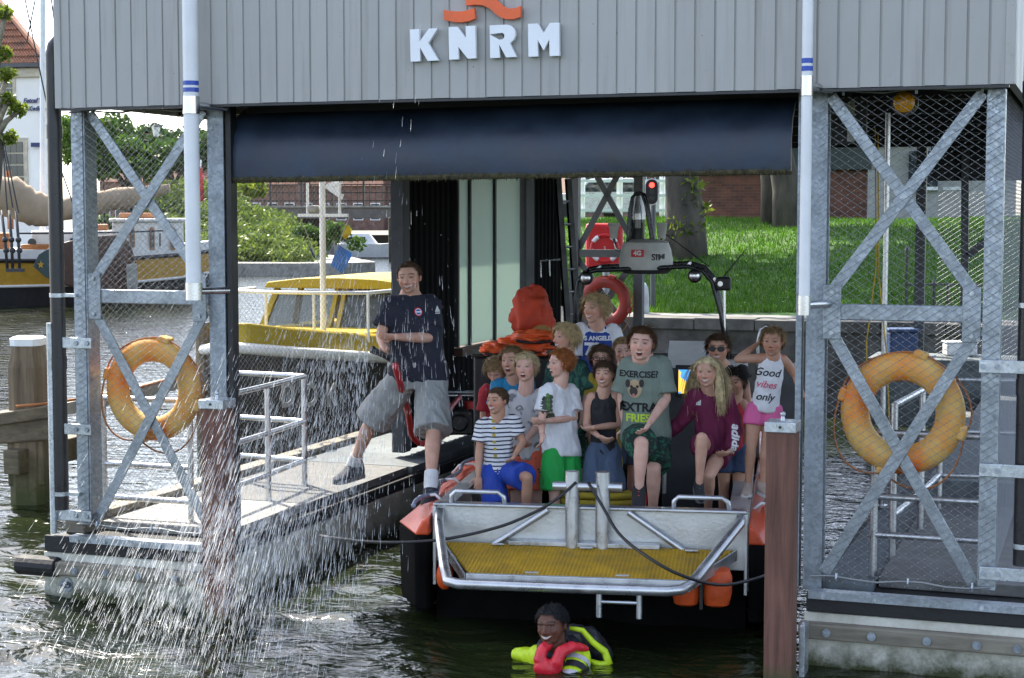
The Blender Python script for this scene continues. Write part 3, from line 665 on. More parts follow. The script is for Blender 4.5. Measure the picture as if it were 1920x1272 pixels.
def tree(base, h, r0, crown, label, seed, nleaf=7000, size=.16, mi=0, cat='tree', group=None, limbs=5, lean=(0, 0), crz=None, flare=1.35, ivy=False):
    rnd = random.Random(seed); base = V(base)
    t = thing('tree', label, cat, base, group=group)
    top = base + V((lean[0], lean[1], h)); b = MB(); pts = []; rs = []
    for i in range(9):
        u = i / 8; pts.append(base.lerp(top, u) + V((rnd.uniform(-.05, .05), rnd.uniform(-.05, .05), 0)) * (u > 0) * r0 * 3 - V((0, 0, .3 if i == 0 else 0)))
        rs.append(r0 * (flare if i == 0 else 1.12 if i == 1 else 1) * (1 - .4 * u))
    b.tube(pts, rs, 14)
    cs = []
    for i in range(limbs):
        a = 6.28 * i / limbs + rnd.uniform(-.4, .4); e = top + V((math.cos(a), math.sin(a), rnd.uniform(.35, 1.0))) * crown * rnd.uniform(.5, .85)
        m_ = top.lerp(e, .5) + V((0, 0, crown * .12)); b.tube([top - V((0, 0, h * .1)), m_, e], [r0 * .42, r0 * .25, r0 * .06], 7)
        cs.append((e, crown * rnd.uniform(.28, .45))); cs.append((m_ + V((rnd.uniform(-1, 1), rnd.uniform(-1, 1), rnd.uniform(0, 1))) * crown * .3, crown * rnd.uniform(.25, .4)))
    cs.append((top + V((0, 0, crown * .7)), crown * .4))
    b.build('trunk', MT['bark'], t, smooth=True)
    b = MB(); leaves(b, cs, nleaf, size, rnd); b.build('crown', LEAF[mi], t, fix=False)
    if ivy:
        b = MB(); leaves(b, [(base + V((r0 * .8 * math.cos(a), r0 * .8 * math.sin(a), zz_)), .2 + .12 * rnd.random()) for a, zz_ in [(rnd.uniform(-2.6, .3), rnd.uniform(.0, 3)) for _ in range(10)]], 420, .07, rnd); b.build('ivy', LEAF[1], t, fix=False)
    return t
def on_lawn(px, py, d): q = PD(px, py, d); return (q.x, q.y, gz(q.x, q.y))
tree(on_lawn(1284, 445, 33), 6.2, .36, 4.2, 'thick trunked tree with sprouts on the lawn behind the traffic light', 11, 6500, .2, 0, group='trees on the lawn', ivy=True, lean=(-.3, 0))
tree(on_lawn(1448, 415, 38), 6.5, .2, 3.4, 'slim leaning trunk left of its pair by the brick wall', 12, 3800, .2, 0, group='trees on the lawn', lean=(-.5, .3))
tree(on_lawn(1482, 425, 37), 6.5, .3, 3.6, 'pale leaning trunk right of its pair by the brick wall', 13, 4600, .2, 0, group='trees on the lawn', lean=(-.9, .3))
tree((*on(1002, 35), 2.0), 6, .3, 4.2, 'leafy tree whose crown shades the lawn, trunk behind the window wall', 14, 6500, .2, 0, group='trees on the lawn')  # hidden tree, added to throw dappled shade on the lawn
tree((*on(1030, 46), 2.6), 7, .3, 4.2, 'farther tree behind the window wall, shading the street', 15, 3800, .2, 0, group='trees on the lawn')  # second hidden tree, added for its dappled shade
tree((3.5, 24, 2.3), 6.5, .28, 3.6, 'tree right of the frame shading the lawn', 16, 5000, .2, 0, group='trees on the lawn')  # out of view, kept for the shadow it casts

# ------------------------------------------------------------------ buildings behind the lawn
def brickmat(name, c1, c2, mo, sc=9.0):
    m, n, p, L = nodes(name); tc = NN(n, 'TexCoord'); mp = NN(n, 'Mapping'); mp.inputs['Rotation'].default_value = (R(90), 0, 0); L.new(tc.outputs['Object'], mp.inputs[0])
    bk = NN(n, 'TexBrick', i_Scale=sc, i_Color1=(*c1, 1), i_Color2=(*c2, 1), i_Mortar=(*mo, 1)); bk.inputs['Mortar Size'].default_value = .016; bk.inputs['Brick Width'].default_value = 1.0 * 2.0; bk.inputs['Row Height'].default_value = .62
    L.new(mp.outputs[0], bk.inputs['Vector']); nz = NN(n, 'TexNoise', i_Scale=2.0, i_Detail=6.0); L.new(tc.outputs['Object'], nz.inputs['Vector'])
    r = ramp(n, [(.3, (.6, .6, .58)), (.7, (1.1, 1.05, 1))], nz.outputs[0]); L.new(mixc(n, 1.0, bk.outputs[0], r.outputs[0], 'MULTIPLY'), p.inputs['Base Color'])
    p.inputs['Roughness'].default_value = .9; bp = NN(n, 'Bump', i_Strength=.6, i_Distance=.01); bp.invert = True; L.new(bk.outputs['Fac'], bp.inputs['Height']); L.new(bp.outputs[0], p.inputs['Normal'])
    return m
MT['brick'] = brickmat('red_brown_brick', (.2, .085, .055), (.13, .06, .045), (.2, .18, .16), 8.5)
MT['darkroof'] = mat('dark_green_fascia', (.03, .045, .042), .5); MT['panel'] = mat('pale_grey_panel', (.36, .36, .35), .7, var=.1)
MT['glass'] = mat('dark_window_glass', (.03, .04, .045), .08, spec=.8, bump=0)
def slab(a, c, z0, z1, th=.25):                       # wall between two ground points
    a = V((a[0], a[1], 0)); c = V((c[0], c[1], 0)); d = (c - a).normalized(); nn_ = V((-d.y, d.x, 0)) * th
    b = MB(); P = [a, c, c + nn_, a + nn_]; b.add([p + V((0, 0, z0)) for p in P] + [p + V((0, 0, z1)) for p in P], [(3, 2, 1, 0), (4, 5, 6, 7), (0, 1, 5, 4), (1, 2, 6, 5), (2, 3, 7, 6), (3, 0, 4, 7)]); return b
bb = thing('brick_building', 'low red brick building with dark flat roof beyond the lawn', 'building', on(1400, 43) + (2.7,))
slab(on(1308, 43), on(1622, 41.5), 2.5, 3.98).build('brick_wall', MT['brick'], bb)
slab(on(1300, 42.7), on(1630, 41.2), 3.98, 4.75, .8).build('fascia', MT['darkroof'], bb); slab(on(1300, 42.2), on(1630, 40.7), 4.75, 4.9, 9).build('roof', MT['darkroof'], bb)
gb = thing('grey_building', 'pale grey panelled building with dark windows seen through the right mesh', 'building', on(1740, 41) + (2.6,))
slab(on(1624, 41.3), on(1900, 40), 2.4, 4.6).build('panel_wall', MT['panel'], gb)
for x0, x1 in ((1700, 1755), (1765, 1800)):
    slab(on(x0, 40.7), on(x1, 40.5), 3.55, 4.4, .2).build('window', MT['glass'], gb)
    slab(on(x0, 40.62), on(x1, 40.42), 3.46, 3.54, .25).build('sill', MT['white'], gb)
slab(on(1610, 41), on(1920, 39.6), 4.6, 5.6, 6).build('roof', MT['darkroof'], gb)
# street beyond: railing, parked cars, houses
st = thing('street_railing', 'white horizontal bar railing along the street beyond the lawn', 'railing', on(1160, 52) + (2.7,))
for z in (3.9, 3.45, 3.0):
    a, c = on(1070, 52), on(1310, 52); b = MB(); b.bar((*a, z), (*c, z), .06, .09); b.build('rail', MT['white'], st)
for px in (1090, 1160, 1240, 1300):
    a = on(px, 52.1); b = MB(); b.box2((a[0] - .08, a[1], 2.5), (a[0] + .08, a[1] + .12, 4.1)); b.build('post', MT['white'], st)
MT['roofred'] = mat('weathered_roof_tiles', (.2, .085, .055), .9, var=.25, scale=3, bump=.6, bscale=12, col2=(.11, .065, .05)); MT['brickfar'] = mat('far_brick', (.22, .13, .1), .9, var=.2, scale=3)
def row_house(px0, px1, d, z0, ze, zr, label, mw='brickfar', nw=3, group='row houses across the water'):
    t = thing('row_house', label, 'house', on((px0 + px1) / 2, d) + (z0,), group=group)
    a, c = V(on(px0, d) + (0,)), V(on(px1, d) + (0,)); slab(a, c, z0, ze, 7).build('wall', MT[mw], t)
    dv = (c - a); nn_ = V((-dv.y, dv.x, 0)).normalized(); b = MB()
    P = [a - nn_ * .35 + V((0, 0, ze - .1)), c - nn_ * .35 + V((0, 0, ze - .1)), c + nn_ * 3.5 + V((0, 0, zr)), a + nn_ * 3.5 + V((0, 0, zr)), a + nn_ * 7.3 + V((0, 0, ze - .1)), c + nn_ * 7.3 + V((0, 0, ze - .1))]
    b.add(P, [(0, 1, 2, 3), (3, 2, 5, 4), (0, 3, 4), (1, 5, 2)]); rf = b.build('roof', MT['roofred'], t, fix=False)
    ch = a.lerp(c, .85) + nn_ * 3.3; b = MB(); b.box2((ch.x - .4, ch.y - .4, zr - .6), (ch.x + .4, ch.y + .4, zr + .8)); link('chimney', b.mesh('chimney', MT['brickfar']), rf)
    for i in range(nw):
        u = (i + .5) / nw; p0 = a.lerp(c, u - .3 / nw) - nn_ * .06; p1 = a.lerp(c, u + .3 / nw) - nn_ * .06
        f = slab(p0, p1, z0 + .9, min(ze - .35, z0 + 2.5), .1).build('window', MT['white'], t)
        g0, g1 = p0.lerp(p1, .1) - nn_ * .02, p0.lerp(p1, .9) - nn_ * .02; link('pane', slab(g0, g1, z0 + 1.0, min(ze - .45, z0 + 2.4), .06).mesh('pane', MT['glass']), f)
row_house(1060, 1180, 75, 2.6, 5.4, 8, 'brick house across the street left of the traffic light', nw=4)
row_house(1182, 1330, 77, 2.6, 5.6, 8.4, 'brick house across the street behind the traffic light', nw=4)
def car(px, d, z, colr, label, ln=4.2):
    c = on(px, d); t = thing('parked_car', label, 'car', c + (z,), world=False, rz=TH, group='cars parked across the street')
    b = MB(); prof = [(-ln / 2, .25), (-ln / 2, .75), (-ln * .42, .9), (-ln * .22, .95), (-ln * .1, 1.42), (ln * .25, 1.45), (ln * .42, .95), (ln / 2, .85), (ln / 2, .25)]
    b.prism(prof, (0, -.85, 0), (1, 0, 0), (0, 0, 1), (0, 1.7, 0)); b.build('body', colr, t, bevel=.08)
    b = MB(); b.prism([(-ln * .19, .98), (-ln * .085, 1.36), (ln * .23, 1.38), (ln * .36, .98)], (0, -.86, 0), (1, 0, 0), (0, 0, 1), (0, .02, 0)); b.build('side_window', MT['glass'], t)
    for xx in (-ln * .3, ln * .3):
        b = MB(); b.cyl((xx, -.88, .3), (xx, -.7, .3), .3, n=16); b.build('wheel', MT['rubber'], t)
MT['carw'] = mat('silver_car_paint', (.5, .5, .52), .3, .3, coat=1); MT['carr'] = mat('red_car_paint', (.3, .02, .02), .3, coat=1)
car(1125, 58, 2.65, MT['carw'], 'silver car parked behind the white railing'); car(1210, 60, 2.65, MT['carr'], 'red car parked behind the thick tree')

# traffic light
q = PD(1222, 360, 26.5); t = thing('traffic_light', 'black traffic light showing red in front of the thick tree', 'traffic light', (q.x, q.y, gz(q.x, q.y)))
Bm = Matrix((RT, FH, V((0, 0, 1)))).transposed()
def cap_plate(c, w_, h_, th, name, m, par):
    pts = [(w_ / 2 * math.cos(a), (h_ - w_) / 2 + w_ / 2 * math.sin(a)) for a in np.linspace(0, math.pi, 12)] + [(w_ / 2 * math.cos(a), -(h_ - w_) / 2 + w_ / 2 * math.sin(a)) for a in np.linspace(math.pi, 2 * math.pi, 12)]
    b = MB(); b.prism(pts, c, RT, V((0, 0, 1)), FH * th); return b.build(name, m, par)
cap_plate(q, .22, .42, .03, 'backing_rim', MT['white'], t); cap_plate(q - FH * .012, .19, .39, .02, 'backing_plate', MT['black'], t)
m, n, p, L = nodes('red_signal'); p.inputs['Base Color'].default_value = (.6, .01, .01, 1); p.inputs['Emission Color'].default_value = (1, .03, .02, 1); p.inputs['Emission Strength'].default_value = 2.0; MT['redlamp'] = m
MT['offlamp'] = mat('dark_signal', (.03, .035, .03), .3)
for k, mm in ((1.1, 'redlamp'), (0, 'offlamp'), (-1.1, 'offlamp')):
    b = MB(); b.cyl(q + V((0, 0, .095 * k)) - FH * .02, q + V((0, 0, .095 * k)) - FH * .0125, .042, n=18); b.build('signal_lens', MT[mm], t)
b = MB(); b.cyl((q.x, q.y + .1, gz(q.x, q.y) - .1), (q.x, q.y + .1, q.z), .04, n=10); b.build('pole', MT['darkgrey'], t)

# red lifebuoy cabinet, standing stone, bin, fence on the quay
q = PD(1133, 462, 24.5); t = thing('lifebuoy_cabinet', 'red plastic lifebuoy cabinet on the quay behind the boat arch', 'cabinet', (q.x, q.y, 1.37)); s_ = 24.5 / FPX
MT['redplast'] = mat('red_plastic', (.55, .02, .025), .4, var=.06)
hw, hh = 35 * s_, 43 * s_
b = MB(); b.box(q, (2 * hw, .16, 2 * hh), Bm); b.build('case', MT['redplast'], t, bevel=.05)
b = MB(); b.tube([q - FH * .085 + RT * (.19 * math.cos(a)) + V((0, 0, .19 * math.sin(a) - .03)) for a in np.linspace(0, 6.28, 33)[:-1]], .03, 8, closed=True); rg = b.build('moulded_ring', MT['redplast'], t, smooth=True)
for k in range(4):
    b = MB(); b.tube([q - FH * .087 + RT * (.19 * math.cos(a)) + V((0, 0, .19 * math.sin(a) - .03)) for a in np.linspace(k * 1.571 + .5, k * 1.571 + 1.05, 6)], .0315, 8); link('white_band', b.mesh('white_band', MT['white'], True), rg)
b = MB(); b.cyl((q.x, q.y + .1, 1.3), (q.x, q.y + .1, q.z), .05, n=10); b.build('post', MT['galv_rust'], t)
def text_mesh(txt, size, ext=.002, bold=0.0, shear=0):
    cu = bpy.data.curves.new('t', 'FONT'); cu.body = txt; cu.size = size; cu.extrude = ext; cu.offset = bold; cu.align_x = 'CENTER'; cu.align_y = 'CENTER'; cu.shear = shear; cu.resolution_u = 3
    o = bpy.data.objects.new('t', cu); me = eval_mesh(o); bpy.data.objects.remove(o); bpy.data.curves.remove(cu); return me
TS = bpy.data.scenes.new('scratch')
def eval_mesh(o):
    TS.collection.objects.link(o); vl = TS.view_layers[0]; vl.update(); dg = vl.depsgraph; dg.update()
    me = bpy.data.meshes.new_from_object(o.evaluated_get(dg)); TS.collection.objects.unlink(o); return me
def text(txt, size, pos, ux, uy, m, name='lettering', par=None, bold=0, shear=0, **kw):
    me = text_mesh(txt, size, .002, bold, shear); me.materials.clear(); me.materials.append(m); ux = V(ux).normalized(); uy = V(uy).normalized()
    me.transform(Matrix.Translation(V(pos)) @ Matrix((ux, uy, ux.cross(uy))).transposed().to_4x4()); me.name = name
    return link(name, me, par, **kw)
text('3', .075, q - FH * .09 + V((0, 0, -.03)), RT, (0, 0, 1), MT['white'], 'number', t)
q = PD(1203, 545, 25.8); t = thing('bollard', 'pale rounded stone bollard on the quay beside the red ring', 'bollard', (q.x, q.y, 1.36)); s_ = 25.8 / FPX
MT['palestone'] = mat('pale_stone', (.42, .44, .46), .85, var=.15)
b = MB(); pr_ = [(0, .0), (.115, 0), (.115, .3), (.1, .42), (.06, .49), (0, .51)]
b.loft([[V((q.x + r_ * math.cos(a), q.y + r_ * math.sin(a), 1.35 + z_ * 1.0)) for a in np.linspace(0, 6.28, 17)[:-1]] for r_, z_ in pr_[1:]] ); b.build('stone', MT['palestone'], t, smooth=50)
ir = thing('iron_fence', 'black spiked iron fence on the quay behind the right lifebuoy', 'fence', on(1740, 25) + (1.36,))
for i, px in enumerate((1700, 1726, 1752, 1778, 1804, 1830, 1856)):
    a = on(px, 25); hgt = PD(px, 458 if i == 0 else 520 + 8 * (i % 2), 25).z
    b = MB(); b.cyl((*a, 1.3), (*a, hgt - .1), .022, n=8); b.cyl((*a, hgt - .1), (*a, hgt), .035, .002, n=8); b.build('bar', MT['blackmetal'], ir)
for z in (1.5, 1.85):
    a, c = on(1696, 25), on(1860, 25); b = MB(); b.bar((*a, z), (*c, z), .03, .03); b.build('rail', MT['blackmetal'], ir)
q = PD(1690, 642, 21); q.z = 1.282; t = thing('storage_bin', 'blue plastic bin on the rear deck behind the right lifebuoy', 'bin', (q.x, q.y, q.z - .2)); MT['bluebin'] = mat('blue_plastic', (.01, .04, .13), .5)
b = MB(); b.box(q, (.36, .3, .3), Bm); b.build('tub', MT['bluebin'], t, bevel=.03); b = MB(); b.box(q + V((0, 0, .17)), (.4, .34, .04), Bm); b.build('lid', MT['bluebin'], t, bevel=.01)
q = PD(1800, 635, 21); q.z = 1.21; t = thing('storage_box', 'white plastic box on the rear deck right of the blue bin', 'box', (q.x, q.y, q.z - .2)); b = MB(); b.box(q, (.38, .25, .155), Bm); b.build('tub', MT['white'], t, bevel=.02); b = MB(); b.box(q + V((0, 0, .09)), (.4, .27, .02), Bm); b.build('lid', MT['white'], t, bevel=.006)
b = MB(); b.box2((1.0, 10.3, .3), (3.6, 11.3, 1.13)); b.build('rear_deck', MT['deckg'], pr)
q0, q1 = PY(1665, 200, 3.0), PY(1662, 760, 3.0); q1.x = q0.x; t = thing('steel_pole', 'thin upright steel pole inside the right mesh bay', 'pole', q1)
b = MB(); b.cyl((q0.x, 3, .5), (q0.x, 3, 3.7), .022, n=12); b.build('tube', MT['alu'], t, smooth=40); b = MB(); b.cyl((q0.x, 3, .55), (q0.x, 3, .57), .05, n=14); b.build('foot', MT['alu'], t)
MT['yrope'] = mat('yellow_rope', (.5, .33, .02), .8, bump=.3, bscale=200)
t = thing('hanging_rope', 'thin yellow ropes hanging inside the right mesh bay', 'rope', PY(1640, 750, 2.6))
for pts in ([(1641, 240), (1643, 500), (1625, 640), (1624, 780)], [(1646, 250), (1648, 520), (1662, 660), (1668, 800)]):
    P = [PY(*a, 2.6) for a in pts]; cv = []
    for i in range(3):
        for u in np.linspace(0, 1, 6): cv.append(P[i].lerp(P[i + 1], u))
    b = MB(); b.tube(cv, .006, 6); b.build('strand', MT['yrope'], t, smooth=True)

q = PY(1590, 228, 1.4); t = thing('number_plate', 'dark plate with a white figure one under the roof behind the right mesh', 'sign', q)
b = MB(); b.box2((q.x - .15, 1.41, q.z - .16), (q.x + .13, 1.43, q.z + .17)); b.build('plate', MT['darkgrey'], t, bevel=.004)
b = MB(); b.prism([(-.005, -.14), (.045, -.14), (.045, .14), (.01, .14), (-.05, .09), (-.05, .05), (-.005, .075)], (q.x, 1.4, q.z), (1, 0, 0), (0, 0, 1), (0, .009, 0)); b.build('figure', MT['white'], t)
b = MB(); b.box2((q.x - .02, 1.43, q.z + .1), (q.x + .02, 1.46, 3.87)); b.build('hanger', MT['darkgrey'], t)
# ------------------------------------------------------------------ far shore on the left
MT['farland'] = mat('far_quay_ground', (.16, .15, .13), .9, var=.2, scale=.3, bump=0)
b = MB()
P = [on(-700, 66), on(300, 72), on(430, 86), on(600, 88), on(640, 120), on(1080, 125), on(1400, 900), on(-3000, 900), on(-3000, 80)]
k = len(P); b.add([(*p_, 1.35) for p_ in P] + [(*p_, -1) for p_ in P], [tuple(range(k))] + [(i, i + k, (i + 1) % k + k, (i + 1) % k) for i in range(k)])
b.build('far_bank', MT['farland'], kind='structure', label='paved far bank of the canal')
# planted bank with stone edge
bk = thing('planted_bank', 'green shrubby bank with a stone edge running out into the canal', 'bank', on(480, 84) + (0,)); bk['kind'] = 'structure'
ctop = [(250, 90), (430, 84), (560, 82), (640, 81), (703, 80)]
b = MB(); fr_ = [V((*on(x, d), 0)) for x, d in ((240, 82), (430, 77), (560, 77), (640, 77.5), (704, 79))]; bkp = [V((*on(x, d), 0)) for x, d in ((240, 100), (430, 98), (600, 95), (660, 88), (704, 79.3))]
rings = [[f + V((0, 0, -.5)), f + V((0, 0, .62)), g + V((0, 0, .62)), g + V((0, 0, -.5))] for f, g in zip(fr_, bkp)]
b.loft(rings); b.build('stone_edge', MT['coping'], bk)
rnd = random.Random(5); cs = []
for i in range(230):
    px = rnd.uniform(290, 590); d = rnd.uniform(79, 92); u = (d - 79) / 13
    top_ = 355 + max(0, px - 400) * .5 if px > 400 else 352
    base_y = 486; yy = base_y + (top_ - base_y) * (u ** .75) + rnd.uniform(-6, 10)
    q = PD(px, yy, d); q.z = max(q.z, .7); cs.append((q, rnd.uniform(.5, .95)))
b = MB(); leaves(b, cs, 34000, .13, rnd); b.build('shrubs', LEAF[3], bk, fix=False, kind='stuff')
cs = [(PD(rnd.uniform(560, 690), rnd.uniform(425, 480), 84), .5) for i in range(14)]; b = MB(); leaves(b, cs, 1800, .15, rnd); b.build('ivy_clump', LEAF[0], bk, fix=False, kind='stuff')
b = MB()
for i in range(22):
    xa = 300 + i * 13; a = V((*on(xa, 99), 0)); 
core = MB(); cp = [V((*on(x, d), 0)) for x, d in ((280, 84), (430, 81), (560, 80), (600, 80.5))]; cb = [V((*on(x, d), 0)) for x, d in ((280, 95), (430, 94), (560, 90), (600, 84))]
hts = (3.9, 3.6, 1.6, .9)
core.loft([[f + V((0, 0, .5)), f.lerp(g, .55) + V((0, 0, h_ * .75)), g + V((0, 0, h_)), g + V((0, 0, .5))] for f, g, h_ in zip(cp, cb, hts)]); core.build('soil_core', MT['soil'], bk)

# bridge
br = thing('bridge', 'low canal bridge with dark deck and railing behind the yellow boat', 'bridge', on(600, 118) + (0,))
MT['bridge'] = mat('bridge_concrete', (.13, .12, .11), .85, var=.2, scale=1); 
slab(on(330, 118), on(1080, 112), 2.55, 3.3, 6).build('deck', MT['bridge'], br); slab(on(330, 117.8), on(1080, 111.8), 3.3, 3.45, .5).build('kerb', MT['coping'], br)
for px in (420, 560, 735, 900):
    a = on(px, 117); b = MB(); b.box2((a[0] - .2, a[1], -1), (a[0] + .2, a[1] + 4, 2.55)); b.build('pier', MT['bridge'], br)
for z in (3.75, 4.3, 4.85):
    a, c = on(330, 117.6), on(1080, 111.6); b = MB(); b.bar((*a, z), (*c, z), .07, .07); b.build('rail', MT['blackmetal'], br)
for i in range(64):
    px = 335 + i * 11.6; a = on(px, 117.6 - 6 * (px - 330) / 750); b = MB(); w_ = .12 if i % 5 == 0 else .045
    b.box2((a[0] - w_ / 2, a[1] - w_ / 2, 3.4), (a[0] + w_ / 2, a[1] + w_ / 2, 4.9 if i % 5 else 5.1)); b.build('baluster', MT['blackmetal'], br)
# houses and trees across the water
row_house(190, 285, 118, 1.35, 5.2, 7.8, 'row house with red tiled roof left of the mesh brace', nw=4); row_house(286, 400, 120, 1.35, 5.0, 7.6, 'row house with red tiled roof behind the barge boom', nw=5)
row_house(402, 560, 150, 1.35, 5.5, 9, 'row house behind the shrubby bank', nw=5); row_house(562, 720, 155, 1.35, 5.5, 9, 'row house behind the bridge and white mast', nw=5)
row_house(722, 900, 158, 1.35, 5.5, 9, 'row house behind the bridge right of the mast', nw=5); row_house(902, 1070, 152, 1.35, 5.5, 9, 'row house behind the window wall', nw=5)
def gt(px, d, h, r0, cr, label, seed, n_=5000, size=.25, mi=0, **k): a = on(px, d); return tree((*a, 1.3), h, r0, cr, label, seed, n_, size, mi, group='trees across the water', **k)
gt(240, 88, 3.2, .42, 2.4, 'thick trunked tree behind the left mesh brace', 21, 3500, .2, 0, limbs=6)
gt(330, 100, 3.5, .3, 3.0, 'round green tree above the barge boom', 22, 5000, .22, 2); gt(380, 125, 4.2, .3, 3.4, 'dark tree behind the white pole', 23, 5000, .25, 2)
gt(455, 105, 2.5, .2, 1.6, 'yellow green sprouting tree behind the shrubby bank', 24, 2600, .2, 1); gt(520, 160, 5, .3, 4, 'far tree behind the row houses', 25, 4000, .3, 0)
gt(800, 165, 5, .3, 4.5, 'far tree behind the bridge', 26, 4000, .3, 0); gt(650, 168, 5, .3, 4, 'far tree behind the white mast', 27, 4000, .3, 2)
gt(-60, 130, 5, .3, 4.2, 'far tree left of the white café', 28, 3000, .3, 2)
gt(215, 135, 5.2, .3, 3.6, 'tall far tree behind the clipped tree', 31, 4500, .28, 0); gt(290, 138, 5.0, .3, 3.8, 'tall far tree over the row house roofs', 32, 4500, .28, 2); gt(430, 140, 5.4, .3, 3.6, 'tall far tree left of the tarpaulin door', 33, 4500, .28, 0)
# pleached block of green
t = thing('clipped_tree', 'block shaped clipped green tree beside the black drainpipe', 'tree', on(165, 86) + (1.35,), group='trees across the water')
a = on(165, 86); b = MB(); b.cyl((*a, 1.3), (*a, 4.6), .16, n=10); b.build('trunk', MT['bark'], t)
cs = [(PD(rnd.uniform(122, 206), rnd.uniform(228, 322), 86 + rnd.uniform(-1, 1)), .55) for i in range(60)]; b = MB(); leaves(b, cs, 7500, .17, rnd); b.build('crown', LEAF[0], t, fix=False)
# hedge along the far quay
t = thing('hedge', 'low garden hedge in front of the row houses', 'hedge', on(300, 112) + (1.3,)); cs = [(V((*on(rnd.uniform(190, 430), 112), rnd.uniform(1.5, 2.4))), .6) for i in range(60)]; b = MB(); leaves(b, cs, 6000, .18, rnd); b.build('foliage', LEAF[0], t, fix=False)
# lamps
for px, lab in ((197, 'black lantern post beside the clipped tree'), (297, 'black lantern post in front of the row house')):
    a = on(px, 92); zt = PD(px, 232, 92).z; t = thing('street_lamp', lab, 'street lamp', a + (1.35,), group='lantern posts on the far quay')
    b = MB(); b.cyl((*a, 1.3), (*a, zt - .7), .07, .045, n=10); b.build('post', MT['blackmetal'], t)
    b = MB(); b.cyl((*a, zt - .7), (*a, zt - .2), .13, .24, n=6); b.build('lantern', MT['white'], t); b = MB(); b.cyl((*a, zt - .2), (*a, zt), .26, .05, n=6); b.build('hood', MT['blackmetal'], t)

# café house
MT['cafew'] = mat('white_render', (.86, .84, .78), .8, var=.04, scale=.6, bump=.05, bscale=30, stain=((.5, .49, .45), 1.2, .68, .9)); MT['cream'] = mat('cream_frame', (.55, .49, .37), .6)
D_ = 72.0; hs = thing('cafe_house', 'white rendered café house with red pantile roof at the left edge', 'house', on(40, D_) + (1.35,))
cz = lambda y, d=D_: PD(0, y, d).z
b = MB(); P = [V((*on(-260, D_ + 2), 0)), V((*on(96, D_), 0)), V((*on(84, D_ + 9), 0)), V((*on(-260, D_ + 11), 0))]
b.add([p_ + V((0, 0, 1.2)) for p_ in P] + [p_ + V((0, 0, cz(122))) for p_ in P], [(3, 2, 1, 0), (4, 5, 6, 7), (0, 1, 5, 4), (1, 2, 6, 5), (2, 3, 7, 6), (3, 0, 4, 7)]); b.build('wall', MT['cafew'], hs)
e0, e1 = V((*on(-260, D_ + 1.6), cz(123))), V((*on(97, D_ - .35), cz(123))); b = MB(); b.bar(e0, e1, .22, .16); b.build('gutter', MT['darkgrey'], hs); b = MB(); b.bar(e0 - V((0, 0, .3)) + FH * .25, e1 - V((0, 0, .3)) + FH * .25, .2, .35); b.build('eaves_band', MT['cream'], hs)
apex = V((*on(-30, D_ + 5.5), cz(-45, D_ + 5.5))); a0 = V((*on(-300, D_ + 5.5), apex.z))
b = MB(); nr = 64; b.add([e0 - V((0, 0, .02)), e1 - V((0, 0, .02)), apex - V((0, 0, .06)), a0 - V((0, 0, .06))], [(0, 1, 2, 3)])
for i in range(nr):                                   # pantile rolls running up the slope, hip on the right
    for j in range(14):
        u0, u1 = i / nr, (i + 1) / nr; v0, v1 = j / 14, (j + 1.04) / 14
        def rp_(u, v, up=0):
            lo = e0.lerp(e1, u); hi = a0.lerp(apex, u); return lo.lerp(hi, v) + V((0, 0, up)) - FH * up * .6
        um = u0 + (u1 - u0) * .5
        b.add([rp_(u0, v0, .05), rp_(um, v0, .13), rp_(u1, v0, .05), rp_(u1, v1, .01), rp_(um, v1, .09), rp_(u0, v1, .01)], [(0, 1, 4, 5), (1, 2, 3, 4)])
MT['pantile'] = mat('pantiles', (.3, .125, .07), .85, var=.3, scale=2.5, bump=.3, col2=(.12, .06, .04))
rf = b.build('roof', MT['pantile'], hs, fix=False)
q2 = V((*on(85, D_ + 9), e1.z)); b = MB(); b.add([e1, q2, apex], [(0, 1, 2)]); link('hip_slope', b.mesh('hip_slope', MT['pantile']), rf)
b = MB(); b.tube([e1 + V((0, 0, .12)), apex + V((0, 0, .12))], .14, 8); link('hip_ridge', b.mesh('hip_ridge', MT['pantile']), rf)
def cwin(x0, x1, y0, y1, nx_, ny_):
    za, zb_ = cz(y1), cz(y0); dd = lambda x: D_ + 2 * (96 - x) / 356
    slab(on(x0, dd(x0) - .08), on(x1, dd(x1) - .08), za, zb_, .1).build('window', MT['cream'], hs); f = hs.children[-1]
    m_ = (x1 - x0) * .16; xs_ = np.linspace(x0 + m_, x1 - m_, nx_ + 1); zs_ = np.linspace(za + .15, zb_ - .15, ny_ + 1)
    for i in range(nx_):
        for j in range(ny_): link('pane', slab(on(xs_[i] + .6, dd(xs_[i]) - .11), on(xs_[i + 1] - .6, dd(xs_[i + 1]) - .11), zs_[j] + .03, zs_[j + 1] - .03, .06).mesh('pane', MT['glass']), f)
cwin(2, 36, 146, 206, 3, 4); cwin(6, 56, 258, 360, 3, 4)
MT['signblue'] = mat('dark_blue_sign', (.03, .04, .12), .5)
tr_ = (V(on(96, D_)) - V(on(-260, D_ + 2))).normalized(); tr_ = V((tr_.x, tr_.y, 0))
def csign(x, y, txt, sz): q = V((*on(x, D_ - .1 + 2 * (96 - x) / 356), cz(y))); text(txt, sz, q, tr_, (0, 0, 1), MT['signblue'], 'lettering', hs, bold=.012, shear=.25)
csign(66, 189, 'Eetcafé', .27); csign(70, 204, 'de Kwikkel', .27)
slab(on(63, D_ - .05), on(82, D_ - .1), cz(276), cz(268), .05).build('name_plate', MT['signblue'], hs)
